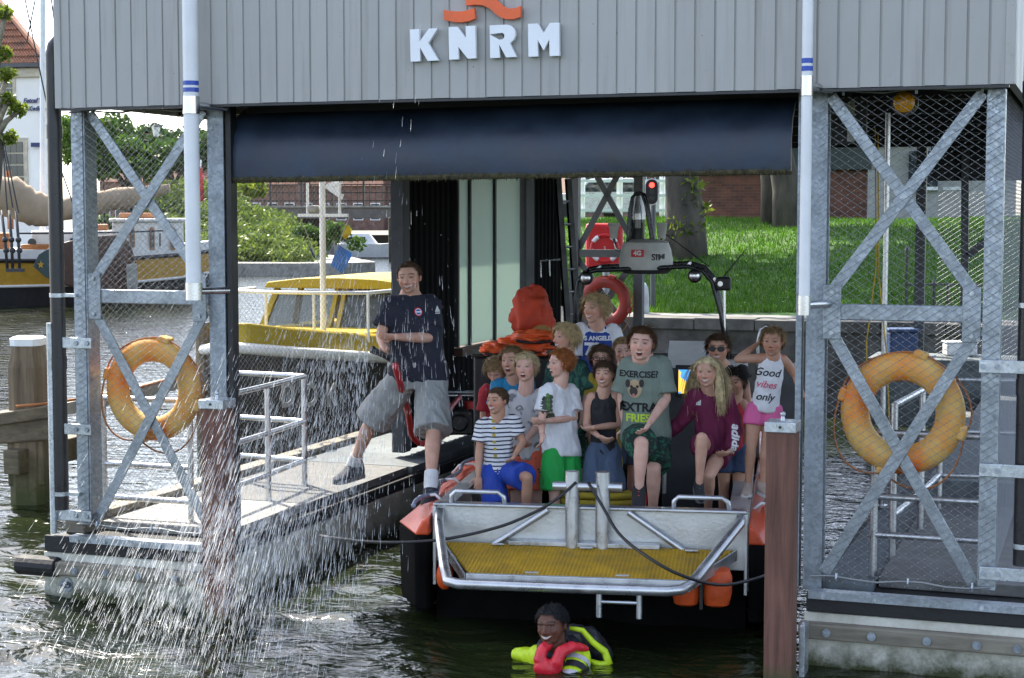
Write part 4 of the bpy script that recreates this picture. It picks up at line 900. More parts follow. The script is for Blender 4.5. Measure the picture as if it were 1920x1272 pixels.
# pollarded plane tree at the left edge
t = thing('pollard_tree', 'pollarded plane tree with knobbly branches at the left edge', 'tree', on(-14, 40) + (1.3,)); D2 = 40
b = MB(); tk = [PD(-30, 470, D2), PD(-10, 330, D2), PD(-4, 250, D2)]; b.tube([V((tk[0].x, tk[0].y, 1))] + tk, [.26, .22, .18, .15], 10); b.build('trunk', MT['bark'], t, smooth=True)
b = MB(); tips = [(10, 28), (8, 105), (12, 143), (15, 190), (34, 208), (16, 258)]
for i, tp in enumerate(tips):
    p1 = PD(*tp, D2); p0 = PD(-12, 265 if tp[1] > 130 else 140, D2); b.tube([p0, p0.lerp(p1, .5) + V((0, 0, .1)), p1], [.09, .07, .055], 8); b.ell(p1, .1, nu=8, nv=6)
b.tube([PD(-6, 260, D2), PD(-12, 140, D2), PD(-6, 10, D2)], [.11, .09, .06], 8); MT['plane'] = mat('plane_bark', (.25, .22, .15), .9, var=.3, scale=6, bump=.5)
b.build('knobbly_branches', MT['plane'], t, smooth=True, kind='stuff')
cs = [(PD(tp[0] + rnd.uniform(-3, 5), tp[1] - rnd.uniform(-2, 8), D2), .2) for tp in tips for _ in range(3)]; b = MB(); leaves(b, cs, 900, .085, rnd); b.build('sprouts', LEAF[1], t, fix=False, kind='stuff')

# ------------------------------------------------------------------ sailing barge
bg_ = thing('sailing_barge', 'traditional yellow and black sailing barge with leeboard moored across the canal', 'barge', PD(150, 575, 51))
MT['byellow'] = mat('barge_yellow', (.46, .26, .03), .4, var=.08, coat=.3); MT['bblack'] = mat('barge_black', (.02, .019, .021), .4, var=.2); MT['bwhite'] = mat('barge_white', (.7, .7, .68), .4, var=.04)
MT['teak'] = woodmat('varnished_teak', (.28, .1, .03), (.45, .19, .06), 0, 8, .4); MT['canvas'] = mat('beige_sail_cover', (.36, .27, .18), .85, var=.12, scale=1.5, bump=.5, bscale=5)
bd = lambda px: 50 + 6 * (px + 100) / 540
def BP(px, z, off=0): a = on(px, bd(px) + off); return V((a[0], a[1], z))
st_ = [(-240, 1.75, 1.0, -.3, 3.6), (-120, 1.55, .75, -.3, 3.9), (0, 1.47, .68, -.3, 4), (130, 1.43, .66, -.3, 4), (250, 1.47, .7, -.3, 3.9), (340, 1.55, .8, -.3, 3.4), (400, 1.65, .95, -.1, 2.2), (438, 1.9, 1.3, .55, .5)]
def hull(lo, hi, inset, name, m):
    b = MB(); rings = []
    for px, zt, zy, zb_, wd in st_:
        zz_ = {'t': zt, 'y': zy, 'b': zb_, 'w': zt + .33}; dm = bd(px) + 2
        f = lambda s__, z: V((*on(px, dm + s__ * wd / 2 * inset), zz_[z]))
        rings.append([f(-.93 if lo == 'b' else -1, lo), f(-1, hi), f(1, hi), f(.93 if lo == 'b' else 1, lo)])
    b.loft(rings); return b.build(name, m, bg_, smooth=30)
hull('b', 'y', 1, 'lower_hull', MT['bblack']); hull('y', 't', 1.002, 'upper_hull', MT['byellow']); hull('t', 'w', .94, 'bulwark', MT['bwhite'])
for zk, nm, r_ in ((1, 'rubbing_strake', .07), (2, 'boot_line', .05)):
    b = MB(); b.tube([V((*on(s_[0], bd(s_[0]) + 2 - s_[4] / 2 - .02), s_[zk])) for s_ in st_], r_, 6); b.build(nm, MT['bblack'] if zk == 1 else MT['bwhite'], bg_, smooth=True)
lb = MB(); lpts = [(62, 500), (72, 478), (95, 462), (130, 452), (185, 443), (225, 440), (243, 455), (254, 490), (250, 530), (235, 556), (200, 556), (160, 548), (120, 535), (85, 520)]
def lee(pts, name, m, off, th=.12, par=None):
    P = [PD(x, y, 48.0 + 6 * (x + 100) / 540 + off) for x, y in pts]; b = MB(); k = len(P); b.add(P + [p + FH * th for p in P], [tuple(range(k)), tuple(range(2 * k - 1, k - 1, -1))] + [(i, i + k, (i + 1) % k + k, (i + 1) % k) for i in range(k)])
    me = b.mesh(name, m); return link(name, me, par or bg_, bevel=.04)
MT['leeb'] = mat('leeboard_brown', (.07, .032, .022), .45, var=.15); MT['leeg'] = mat('leeboard_green', (.035, .06, .06), .45, var=.1)
lo = lee(lpts, 'leeboard', MT['leeb'], 0); lee([(62, 500), (72, 478), (97, 463), (99, 526), (85, 520)], 'green_tip', MT['leeg'], -.05, .04, lo)
st5 = [(76 + 7 * (1 if i % 2 == 0 else .45) * math.sin(i * math.pi / 5), 497 - 8 * (1 if i % 2 == 0 else .45) * math.cos(i * math.pi / 5)) for i in range(10)]
lee(st5, 'star', MT['byellow'], -.1, .03, lo); lee([(236, 496), (254, 494), (256, 556), (238, 556)], 'fender', MT['coping'], -.3, .25)
# deckhouses
def bbox(x0, x1, z0, z1, o0, o1, name, m, par=None, bev=.05):
    b = MB(); P = [BP(x0, 0, o0), BP(x1, 0, o0), BP(x1, 0, o1), BP(x0, 0, o1)]; b.add([p + V((0, 0, z0)) for p in P] + [p + V((0, 0, z1)) for p in P], [(3, 2, 1, 0), (4, 5, 6, 7), (0, 1, 5, 4), (1, 2, 6, 5), (2, 3, 7, 6), (3, 0, 4, 7)])
    return link(name, b.mesh(name, m), par or bg_, bev)
bbox(60, 215, 1.5, 2.35, .5, 3.4, 'forward_coachroof', MT['bwhite']); cab = bbox(212, 345, 1.5, 2.62, .3, 3.4, 'aft_cabin', MT['bwhite'])
bbox(206, 352, 2.62, 2.74, .2, 3.5, 'cabin_roof', MT['bwhite']); bbox(150, 205, 2.35, 2.55, .8, 3, 'hatch', MT['teak']); bbox(225, 300, 2.74, 2.92, .9, 3, 'hatch', MT['teak'])
bbox(-60, 20, 1.6, 2.3, .6, 3.2, 'forward_hatch', MT['teak']); bbox(40, 100, 1.75, 1.95, .35, .48, 'teak_board', MT['teak'])
for px in (249, 286, 325):
    wd = 9; z0, z1 = 1.72, 2.45; pts = [(-wd / 2, z0), (wd / 2, z0), (wd / 2, z1 - .1), (wd * .25, z1), (-wd * .25, z1), (-wd / 2, z1 - .1)]
    def wpr(sc, off, m, nm, par):
        b = MB(); P = [BP(px + x * sc, z if sc == 1 else z0 + .36 + (z - z0 - .36) * .8, .3 - off) for x, z in pts]; k = len(P); b.add(P + [p + FH * .05 for p in P], [tuple(range(k)), tuple(range(2 * k - 1, k - 1, -1))] + [(i, i + k, (i + 1) % k + k, (i + 1) % k) for i in range(k)]); return link(nm, b.mesh(nm, m), par)
    f = wpr(1, .07, MT['teak'], 'cabin_window', cab); 
    wpr(.62, .1, MT['glass'], 'window_pane', cab)
for px in (62, 138):
    q = BP(px, 2.0, .47); b = MB(); b.cyl(q, q - FH * .05, .13, n=14); b.build('porthole', MT['bblack'], bg_)
# sail cover
def fold(pts, rs, name, m, nseg=60, amp=.1):
    b = MB(); rings = []; P = [V(p) for p in pts]
    for i in range(nseg + 1):
        u = i / nseg * (len(P) - 1); k_ = min(int(u), len(P) - 2); f = u - k_; c = P[k_].lerp(P[k_ + 1], f); r_ = rs[k_] * (1 - f) + rs[k_ + 1] * f
        rings.append([c + FH * (-math.cos(a) * r_ * .7) + V((0, 0, math.sin(a) * r_)) * (1 + amp * 1.6 * noise.noise(V((i * .22 + math.sin(a) * .5, math.cos(a) * .7, math.sin(a) * .6)))) for a in np.linspace(0, 2 * math.pi, 20, endpoint=False)])
    b.loft(rings); return b.build(name, m, bg_, smooth=True)
fold([PD(-60, 345, 51), PD(0, 365, 51), PD(45, 378, 51.3), PD(80, 394, 51.6), PD(110, 396, 52), PD(160, 385, 52.4), PD(240, 370, 53), PD(318, 353, 54)], [.55, .58, .66, .5, .34, .36, .33, .12], 'sail_cover', MT['canvas'], 90, .13)
b = MB(); b.cyl(PD(80, 520, 53), PD(80, -60, 53), .09, n=10); b.build('mast', MT['white'], bg_)
b = MB(); b.cyl(PD(20, 430, 52), PD(16, 320, 52), .1, n=10); b.build('boom_crutch', MT['teak'], bg_)
MT['rig'] = mat('dark_rigging', (.03, .03, .032), .6)
for a, c in (((45, -10), (96, 235)), ((68, -10), (50, 80)), ((95, -10), (104, 60)), ((0, 200), (14, 400)), ((-8, 180), (24, 390)), ((-14, 160), (35, 400)), ((108, 300), (150, 420))):
    b = MB(); b.cyl(PD(*a, 50.3), PD(*c, 50.3), .022, n=6); b.build('stay', MT['rig'], bg_)
for x0, x1 in ((3, 14), (17, 24), (30, 37)):
    b = MB(); b.tube([PD(x0, 395, 49.5), PD((x0 + x1) / 2 + 1, 450, 49.3), PD(x1, 508, 49.2)], .045, 6); b.ell(PD((x0 + x1) / 2 + 1, 450, 49.3), .09, nu=8, nv=6); b.ell(PD((x0 + x1) / 2 + 3, 470, 49.3), .09, nu=8, nv=6); b.build('shroud', MT['rig'], bg_, smooth=True)
b = MB(); b.bar(PD(12, 507, 49.1), PD(45, 507, 49.1), .12, .1); b.build('channel', MT['rig'], bg_)
b = MB(); b.tube([PD(34, 442, 49.6), PD(34, 438, 49.6), PD(102, 438, 50.2), PD(230, 436, 51.5), PD(330, 432, 53)], .028, 6); b.build('guard_rail', MT['rig'], bg_)
for px in (34, 102, 170, 235, 300):
    b = MB(); b.cyl(PD(px, 438, bd(px) - .2), PD(px, 462, bd(px) - .2), .025, n=6); b.build('stanchion', MT['rig'], bg_)
# red ensign
t = thing('red_flag', 'limp red flag hanging behind the white guide pole', 'flag', PD(372, 390, 56)); b = MB()
MT['redflag'] = mat('red_cloth', (.55, .03, .03), .8)
b.loft([[PD(x, y, 56 + .12 * math.sin(i * 1.3 + j)) for j, x in enumerate((369 - w_ * .2, 374, 379, 381 + w_ * .2))] for i, (y, w_) in enumerate(((312, -14), (330, -3), (350, 4), (366, 9), (378, 3)))], caps=False, close=False); b.build('cloth', MT['redflag'], t, smooth=True)
b = MB(); b.cyl(PD(371, 440, 56.1), PD(377, 300, 56.1), .03, n=8); b.build('staff', MT['white'], t)
# small white boats beyond
for px, d, lab in ((670, 108, 'small white motor boat moored before the bridge'), (610, 140, 'white boat moored under the bridge')):
    a = on(px, d); t = thing('motor_boat', lab, 'boat', a + (0,), world=False, rz=TH, group='white boats beyond the bank')
    b = MB(); b.loft([[V((x, -w_, .1)), V((x, -w_ * 1.15, .95 + .1 * (x > 2))), V((x, w_ * 1.15, .95 + .1 * (x > 2))), V((x, w_, .1))] for x, w_ in ((-2.6, .8), (0, 1), (1.6, .8), (2.8, .1))]); b.build('hull', MT['bwhite'], t)
    b = MB(); b.loft([[V((x, -w_, .95)), V((x + dx, -w_ * .8, 1.6)), V((x + dx, w_ * .8, 1.6)), V((x, w_, .95))] for x, w_, dx in ((-1, .8, 0), (1.3, .7, -.5))]); c_ = b.build('cabin', MT['bwhite'], t)
    b = MB(); b.box2((-.8, -.83, 1.1), (.6, -.76, 1.4)); link('window', b.mesh('window', MT['glass']), c_)
a = on(733, 100); t = thing('mooring_pile', 'dark mooring pile in the canal left of the window wall', 'pile', a + (0,)); b = MB(); b.cyl((*a, -1), (*a, 2.6), .14, n=10); b.cyl((*a, 2.6), (*a, 2.7), .14, .08, n=10); b.build('timber', MT['bark'], t)

# ------------------------------------------------------------------ timber jetty and pile at left
MT['pilewood'] = woodmat('weathered_pile', (.085, .06, .035), (.24, .18, .11), 2, 11, algae=(.1, .6))
MT['beamwood'] = woodmat('weathered_beam', (.07, .055, .035), (.2, .16, .1), 0, 11, algae=(.1, .5))
D3 = 16.5; q = PD(52, 640, D3); t = thing('timber_pile', 'thick weathered timber pile with pale steel cap at the left edge', 'pile', (q.x, q.y, 0))
rg = lambda z, s__: [V((q.x, q.y, z)) + RT * (x * s__) + FH * (y * s__) for x, y in ((-.17, -.12), (-.1, -.17), (.1, -.17), (.17, -.1), (.17, .15), (-.17, .15))]
b = MB(); b.loft([rg(-1, 1.0), rg(1.0, 1.0), rg(q.z - .25, .98), rg(q.z - .03, .82)]); b.build('timber', MT['pilewood'], t, bevel=.01)
b = MB(); b.loft([rg(q.z - .04, .86), rg(q.z + .03, .88), rg(q.z + .05, .7)]); b.build('cap', MT['sign_white'], t)
jt = thing('timber_jetty', 'weathered timber waling and beams running from the pile behind the left bay', 'jetty', PD(60, 860, D3 + .3))
b = MB(); b.bar(PD(-80, 795, D3 - .1), PD(100, 770, D3 - .1), .3, .12); b.bar(PD(-80, 815, D3 - .1), PD(100, 800, D3 - .1), .2, .24); b.build('waling', MT['beamwood'], jt, bevel=.015)
b = MB(); b.box(PD(56, 860, D3), (.36, .3, .5), Bm); b.build('stub', MT['pilewood'], jt, bevel=.02)
b = MB(); b.bar(PD(20, 868, D3 - .3), PD(170, 830, D3 + 1.0), .18, .24); b.build('lower_beam', MT['beamwood'], jt, bevel=.015)
wa = [(60, 778, D3), (200, 748, 17.2), (340, 716, 18), (420, 697, 18.4)]
for i in range(3):
    b = MB(); b.bar(PD(*wa[i]), PD(*wa[i + 1]), .16, .12); b.build('long_waling', MT['coping'], jt)
b = MB(); b.tube([PD(30, 762, 16.2), PD(80, 758, 16.2), PD(150, 748, 16.8), PD(240, 733, 17.2), PD(345, 703, 17.8)], .015, 6); b.build('orange_line', MT['buoyrope'], jt, smooth=True)
a = PD(380, 640, 18.2); t = thing('thin_pile', 'thin grey pile standing in the canal behind the left column', 'pile', (a.x, a.y, 0)); b = MB(); b.cyl((a.x, a.y, -1), (a.x, a.y, PD(380, 605, 18.2).z), .08, n=10); b.build('timber', MT['pilewood'], t); b = MB(); b.cyl((a.x, a.y, PD(380, 605, 18.2).z), (a.x, a.y, PD(380, 600, 18.2).z), .09, .05, n=10); b.build('cap', MT['galv'], t)
# ------------------------------------------------------------------ yellow work boat beside the left dock
MT['wyellow'] = mat('workboat_yellow', (.36, .26, .01), .55, var=.06, spec=.25, stain=((.35, .26, .05), 3, .66, .85)); MT['wblack'] = mat('workboat_black_hull', (.022, .021, .02), .5, var=.25)
wb = thing('work_boat', 'yellow cabined work boat with dark hull moored outside the left dock', 'boat', (-4.9, 8, 0))
hs_ = [(5.0, .06, 1.50, .9), (5.35, .5, 1.44, .35), (5.9, .82, 1.37, .1), (6.8, 1.05, 1.27, 0), (8, 1.14, 1.2, 0), (10, 1.12, 1.18, 0), (12.5, .95, 1.25, .0)]
b = MB(); b.loft([[V((-4.9 - w_, y, z)), V((-4.9 - w_ * .86, y + .15 * (i == 0), -.2 if i else .2)), V((-4.9 + w_ * .86, y + .15 * (i == 0), -.2 if i else .2)), V((-4.9 + w_, y, z))] for i, (y, w_, z, _) in enumerate(hs_)]); b.build('hull', MT['wblack'], wb, smooth=40)
rim = [V((-4.9 - w_ - .03, y, z)) for y, w_, z, _ in reversed(hs_)] + [V((-4.9 + w_ + .03, y, z)) for y, w_, z, _ in hs_]
b = MB(); b.tube(rim, .06, 8); b.build('rubbing_rail', MT['bwhite'], wb, smooth=True)
b = MB(); b.loft([[V((-4.9 - w_ * .96, y, z + .02)), V((-4.9 - w_ * .8, y, z + .27)), V((-4.9 + w_ * .8, y, z + .27)), V((-4.9 + w_ * .96, y, z + .02))] for y, w_, z in ((5.1, .16, 1.49), (5.35, .5, 1.44), (5.9, .82, 1.37), (6.8, 1.05, 1.27), (8, 1.14, 1.2))]); b.build('foredeck', MT['wyellow'], wb, smooth=40, bevel=.03)
b = MB(); b.loft([[V((-4.9 - w_, y, z0)), V((-4.9 - w_ * .92, y, z1)), V((-4.9 + w_ * .92, y, z1)), V((-4.9 + w_, y, z0))] for y, w_, z0, z1 in ((6.55, .62, 1.45, 1.5), (6.7, .7, 1.43, 1.54), (7.5, .85, 1.36, 1.56))]); b.build('coachroof', MT['wyellow'], wb, bevel=.02)
# cabin with raked windscreen: sill, pillars and roof
cb = MB(); yb0, yt0 = 7.45, 7.72; zs, ztp = 1.53, 2.0; xw, xwt = .98, .88
cb.box2((-4.9 - xw, yb0, 1.2), (-4.9 + xw, 9.6, zs)); wcab = cb.build('cabin', MT['wyellow'], wb, bevel=.02)
for fx in (-1, -.06, .06, 1):
    b = MB(); b.bar((-4.9 + fx * xw * .97, yb0 + .03, zs), (-4.9 + fx * xwt * .97, yt0, ztp), .07 if abs(fx) > .5 else .05, .06, up=(0, 1, 0)); link('pillar', b.mesh('pillar', MT['wyellow']), wcab)
for sx in (-1, 1):
    for y in (8.35, 9.5):
        b = MB(); b.bar((-4.9 + sx * xw * .97, y, zs), (-4.9 + sx * xwt * .97, y, ztp), .06, .06, up=(0, 1, 0)); link('pillar', b.mesh('pillar', MT['wyellow']), wcab)
m, n, p, L = nodes('tinted_window'); p.inputs['Base Color'].default_value = (.25, .28, .28, 1); p.inputs['Roughness'].default_value = .03; p.inputs['Transmission Weight'].default_value = .75; p.inputs['IOR'].default_value = 1.3; MT['tint'] = m
for f0, f1 in ((-.95, -.09), (.09, .95)):
    b = MB(); P = [V((-4.9 + f0 * xw, yb0 + .04, zs + .02)), V((-4.9 + f1 * xw, yb0 + .04, zs + .02)), V((-4.9 + f1 * xwt, yt0 - .01, ztp - .02)), V((-4.9 + f0 * xwt, yt0 - .01, ztp - .02))]
    b.add(P + [p_ + V((0, .008, 0)) for p_ in P], [(0, 1, 2, 3), (7, 6, 5, 4), (0, 4, 5, 1), (1, 5, 6, 2), (2, 6, 7, 3), (3, 7, 4, 0)]); wp = link('windscreen', b.mesh('windscreen', MT['tint']), wcab)
b = MB(); b.loft([[V((-4.9 + x * 1.02, y, ztp + .02)) if False else V((-4.9 + x, y, ztp + .01 + h)) for x, h in ((-.98, 0), (-.93, .07), (-.5, .12), (0, .135), (.5, .12), (.93, .07), (.98, 0))] for y in (7.58, 7.7, 9.7)]); b.build('cabin_roof', MT['wyellow'], wb, smooth=50, bevel=.015)
b = MB(); b.box2((-4.9 - .9, 9.4, 1.3), (-4.9 + .9, 9.45, 2.0)); link('cabin_bulkhead', b.mesh('cabin_bulkhead', MT['wblack']), wcab)
# bow rail and mast
rz_ = 2.02; b = MB(); b.tube([(-5.85, 7.3, rz_), (-5.75, 6.6, rz_), (-5.2, 6.35, rz_), (-4.6, 6.35, rz_), (-4.05, 6.6, rz_), (-3.95, 8.0, rz_)], .02, 8); b.build('hand_rail', MT['bwhite'], wb, smooth=True)
for x, y in ((-5.75, 6.6), (-5.2, 6.35), (-4.6, 6.35), (-4.05, 6.6)):
    b = MB(); b.cyl((x, y, 1.4), (x, y, rz_), .018, n=8); b.build('stanchion', MT['bwhite'], wb)
mx_, my_ = -4.85, 6.9; mp_ = PY(604, 330, my_); mx_ = mp_.x
b = MB(); b.cyl((mx_, my_, 1.5), (mx_, my_, mp_.z + .05), .035, n=12); b.build('mast', MT['bwhite'], wb, smooth=40)
q0, q1 = PY(560, 404, my_), PY(652, 404, my_); b = MB(); b.bar(q0, (q1.x, my_, q0.z), .05, .035); b.build('crosstree', MT['bwhite'], wb)
for px in (577, 637): q = PY(px, 402, my_); b = MB(); b.cyl(q, (q.x, my_, q.z + .36), .018, n=8); b.build('aerial', MT['bwhite'], wb)
q = PY(588, 392, my_); b = MB(); b.box(q, (.13, .1, .08)); b.build('horn', MT['coping'], wb, bevel=.02)
q = PY(622, 350, my_); b = MB()
for i in range(9): b.bar(q + V((-.08, 0, .0)), q + V((.12 + .02 * math.sin(i), .03 * math.sin(i * 2), .1 - .03 * i)), .004, .03)
b.build('wind_pennant', MT['bwhite'], wb, kind='stuff')
MT['flagblue'] = mat('blue_flag', (.02, .11, .35), .8, var=.1); MT['flagnavy'] = mat('navy_pennant', (.02, .02, .12), .8)
def flag(pts, m, name):
    P = [[PY(x, y, my_ + .15 + .04 * math.sin(i * 2 + j * 1.5)) for j, (x, y) in enumerate(r_)] for i, r_ in enumerate(pts)]; b = MB(); b.loft(P, caps=False, close=False); b.build(name, m, wb, smooth=True)
flag([[(633, 458), (645, 466), (662, 476)], [(627, 478), (640, 484), (655, 488)], [(620, 498), (630, 505), (643, 514)]], MT['flagblue'], 'blue_flag')
flag([[(577, 460), (584, 466)], [(586, 480), (592, 486)], [(594, 482), (597, 488)]], MT['flagnavy'], 'navy_pennant')
flag([[(648, 420), (654, 424), (660, 432)], [(644, 432), (650, 438), (657, 440)], [(640, 442), (644, 446), (648, 450)]], MT['wyellow'], 'yellow_flag')
for a, c in (((563, 408), (600, 500)), ((655, 408), (630, 470))):
    b = MB(); b.cyl(PY(*a, my_), PY(*c, my_ + .1), .005, n=5); b.build('halyard', MT['wirem'], wb)
P_ = [PX(522, 742, -3.9), PX(690, 745, -3.78)]; ux_ = (P_[1] - P_[0]).normalized()
for ch_, px in (('D', 540), ('O', 582), ('K', 622)):
    text(ch_, .33, PX(px, 743, -3.775), V((0.1, 1, 0)), (0, 0, 1), MT['palestone'], 'hull_letter', wb, bold=.008)

# ------------------------------------------------------------------ lifeboat (local: x right, y forward, z up; origin at the transom)
o_ = PD(1104, 900, 11.55); rb = thing('lifeboat', 'aluminium rescue boat with orange collar, its stern platform facing the camera', 'lifeboat', (o_.x, o_.y, 0), world=False, rz=R(10.5))
RBM = Matrix.Translation((o_.x, o_.y, 0)) @ Matrix.Rotation(R(10.5), 4, 'Z'); RBI = RBM.inverted()
MT['boatalu'] = mat('brushed_boat_aluminium', (.58, .59, .58), .42, .7, var=.12, scale=3, bump=.1, bscale=40, stain=((.36, .35, .31), 4, .6, .85))
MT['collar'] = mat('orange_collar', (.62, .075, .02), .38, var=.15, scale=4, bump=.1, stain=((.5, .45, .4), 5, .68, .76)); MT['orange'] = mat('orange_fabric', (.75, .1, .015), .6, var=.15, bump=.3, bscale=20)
HW, ZTR = 1.085, .86
MT['deepblack'] = mat('matt_black_antifouling', (.005, .005, .005), .95, var=.2, spec=.05)
def rbx(f, name, m, **k): b = MB(); f(b); return b.build(name, m, rb, **k)
rbx(lambda b: b.prism([(-HW, .46), (HW, .46), (HW, ZTR), (-HW, ZTR)], (0, 0, 0), (1, 0, 0), (0, 0, 1), (0, .03, 0)), 'transom', MT['boatalu'], bevel=.006)
rbx(lambda b: b.prism([(-HW, -.3), (HW, -.3), (HW, .458), (-HW, .458)], (0, .04, 0), (1, 0, 0), (0, 0, 1), (0, .03, 0)), 'lower_transom', MT['deepblack'])
rbx(lambda b: b.box2((-HW - .01, -.045, ZTR), (HW + .01, .06, ZTR + .022)), 'transom_cap', MT['alu'], bevel=.008)
for sx in (-1, 1):
    rbx(lambda b: b.box2((sx * HW - .012, -.05, .3), (sx * HW + .012, .0, ZTR - .002)), 'side_flange', MT['boatalu'], bevel=.004)
    # collar
    sec = [(0, -.25, .0), (.25, .0, 0.02), (.7, .02, .02), (3, .03, .03), (5.5, -.1, .12), (7, -.42, .25), (8.2, -.85, .4)]
    def coll(z0, z1, o0, o1, wob=0):
        def f(b):
            rings = []
            for y, dx, dz in sec:
                if y == 0: y = -.12
                xo = HW + .02; w0 = .3 + (dx if dx < 0 and y < 1 else 0) * .8
                sh = dx if y > 1 else 0
                rings.append([V((sx * (xo + sh), y, z0 + dz)), V((sx * (xo + o0 * w0 + sh), y, z0 + dz)), V((sx * (xo + o1 * w0 + sh), y, z1 + dz)), V((sx * (xo + sh), y, z1 + dz + .04))])
            b.loft(rings)
        return f
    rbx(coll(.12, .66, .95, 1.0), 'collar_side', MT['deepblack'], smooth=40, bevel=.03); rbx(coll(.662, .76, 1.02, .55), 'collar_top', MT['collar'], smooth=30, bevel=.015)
    # grab loop on the transom
    xc = sx * .78; rbx(lambda b: b.tube([(xc - .19, .01, ZTR), (xc - .19, .01, ZTR + .07), (xc - .16, .01, ZTR + .1), (xc + .14, .01, ZTR + .1), (xc + .18, .01, ZTR + .07), (xc + .19, .01, ZTR)], .017, 10), 'grab_loop', MT['alu'], smooth=True)
    rbx(lambda b: b.cyl((sx * .28, -.03, ZTR - .01), (sx * .66, -.05, .6), .022, n=10), 'transom_brace', MT['alu'], smooth=40)
    rbx(lambda b: b.box2((sx * .05 - .0 + sx * .06 - .05, -.11, .62), (sx * .11 + .05, -.108 + .0, .62)) if False else b.cyl((sx * .105, -.075, .6), (sx * .105, -.075, 1.135), .05, n=20), 'tow_post', MT['alu'], smooth=40)
    # gunwale line lashed on the collar
    rbx(lambda b: b.tube([(sx * (HW + .16 + .03 * math.sin(y * 7)), y, .83 + .02 * abs(math.sin(y * 5))) for y in np.arange(.05, 4, .1)], .016, 8), 'lifeline', mat('grey_hose_line', (.2, .22, .3), .5) if sx < 0 else MT['wirem'], smooth=True)
    for yk in (.45, 1.2, 2.0): rbx(lambda b: b.tube([(sx * (HW + .03), yk, .8), (sx * (HW + .1), yk + .03, .85), (sx * (HW + .22), yk + .05, .83), (sx * (HW + .28), yk + .06, .76)], .012, 6), 'lashing', MT['white'], smooth=True)
    rbx(lambda b: b.box2((sx * HW - .02, .08, .3), (sx * HW + .02, 5.5, .86)), 'inner_side', MT['boatalu'])
    rbx(lambda b: b.box2((sx * (HW - .06) - .06, .08, .862), (sx * (HW - .06) + .06, 5.5, .875)), 'side_deck', MT['boatalu'])
rbx(lambda b: b.cyl((-.24, -.075, 1.03), (.24, -.075, 1.03), .032, n=16), 'tow_bar', MT['alu'], smooth=40)
rbx(lambda b: b.bar((-.55, -.06, .625), (.5, -.06, .625), .09, .03), 'post_foot', MT['alu'], bevel=.004)
rbx(lambda b: b.box2((-HW, .08, .3), (HW, 5.6, .38)), 'floor', MT['deckg'])
rbx(lambda b: b.loft([[V((-1.05 * w_, y, .38)), V((-.6 * w_, y, -.3)), V((.6 * w_, y, -.3)), V((1.05 * w_, y, .38))] for y, w_ in ((.1, 1), (5, .95), (7, .6), (8.5, .1))]), 'hull', MT['boatalu'])
rbx(lambda b: b.loft([[V((-1.1 * w_, y, .8 + dz)), V((0, y, .95 + dz)), V((1.1 * w_, y, .8 + dz))] for y, w_, dz in ((5.4, 1, 0), (6.5, .75, .12), (7.5, .45, .3), (8.4, .05, .42))], caps=False, close=False), 'foredeck', MT['rubber'])
# stern platform
PLEN = .78; bw, fw_ = 1.0, .70; zb0, zf0 = .60, .53
def plat(b):
    nL = 30
    for i in range(nL + 1):
        u = i / nL; y = -.06 - (PLEN - .1) * u; w_ = bw + (fw_ - bw) * u; z = zb0 + (zf0 - zb0) * u; b.box((0, y, z), (2 * w_, .009, .022))
    for i in range(76):
        x = -bw + 2 * bw * i / 75; u1 = 1 if abs(x) <= fw_ else (bw - abs(x)) / (bw - fw_)
        if u1 > .03: b.bar((x, -.06, zb0 + .001), (x, -.06 - (PLEN - .1) * u1, zb0 + (zf0 - zb0) * u1 + .001), .009, .024)
MT['grate'] = mat('yellow_grp_grating', (.45, .27, .012), .6, var=.15, scale=6, bump=.2)
rbx(plat, 'yellow_grating', MT['grate'], kind='stuff', fix=False)
rbx(lambda b: b.box2((-.98, -.7, .40), (.98, -.1, .5)) if False else b.prism([(-.95, -.08), (.95, -.08), (.7, -.7), (-.7, -.7)], (0, 0, .48), (1, 0, 0), (0, 1, 0), (0, 0, .012)), 'under_plate', MT['wblack'])
rbx(lambda b: b.bar((-fw_ - .02, -PLEN + .0, zf0 - .02), (fw_ + .02, -PLEN + .0, zf0 - .02), .03, .085), 'front_beam', MT['alu'], bevel=.006)
for sx in (-1, 1): rbx(lambda b: b.bar((sx * (bw + .02), -.06, zb0 - .02), (sx * (fw_ + .03), -PLEN, zf0 - .02), .012, .07), 'side_beam', MT['alu'])
zr_ = .49
ub = [(-1.05, -.03, .82), (-1.04, -.12, .76), (-.9, -PLEN * .8, .56), (-.84, -PLEN - .02, .5), (-.77, -PLEN - .05, zr_), (.0, -PLEN - .06, zr_), (.6, -PLEN - .05, zr_), (.69, -PLEN - .04, .5), (.78, -PLEN * .88, .55), (1.04, -.1, .8), (1.05, -.04, .83)]
rbx(lambda b: b.tube(ub, .035, 14), 'guard_tube', MT['alu'], smooth=True)
for i, (x, y) in enumerate(((-.62, -.12), (0, -.15), (.72, -.14), (-.3, -.68), (.3, -.68))): rbx(lambda b: b.box((x, y, zb0 + .018 - .07 * (i > 2)), (.09, .03, .01)), 'grating_clip', MT['alu'], bevel=.003)
# boarding ladder
for x in (.16, .42): rbx(lambda b: b.cyl((x, -PLEN - .03, .46), (x, -PLEN - .03, .3), .02, n=10), 'ladder_stile', MT['alu'], smooth=40)
rbx(lambda b: b.cyl((.16, -PLEN - .03, .4), (.42, -PLEN - .03, .4), .012, n=8), 'ladder_rung', MT['alu'])
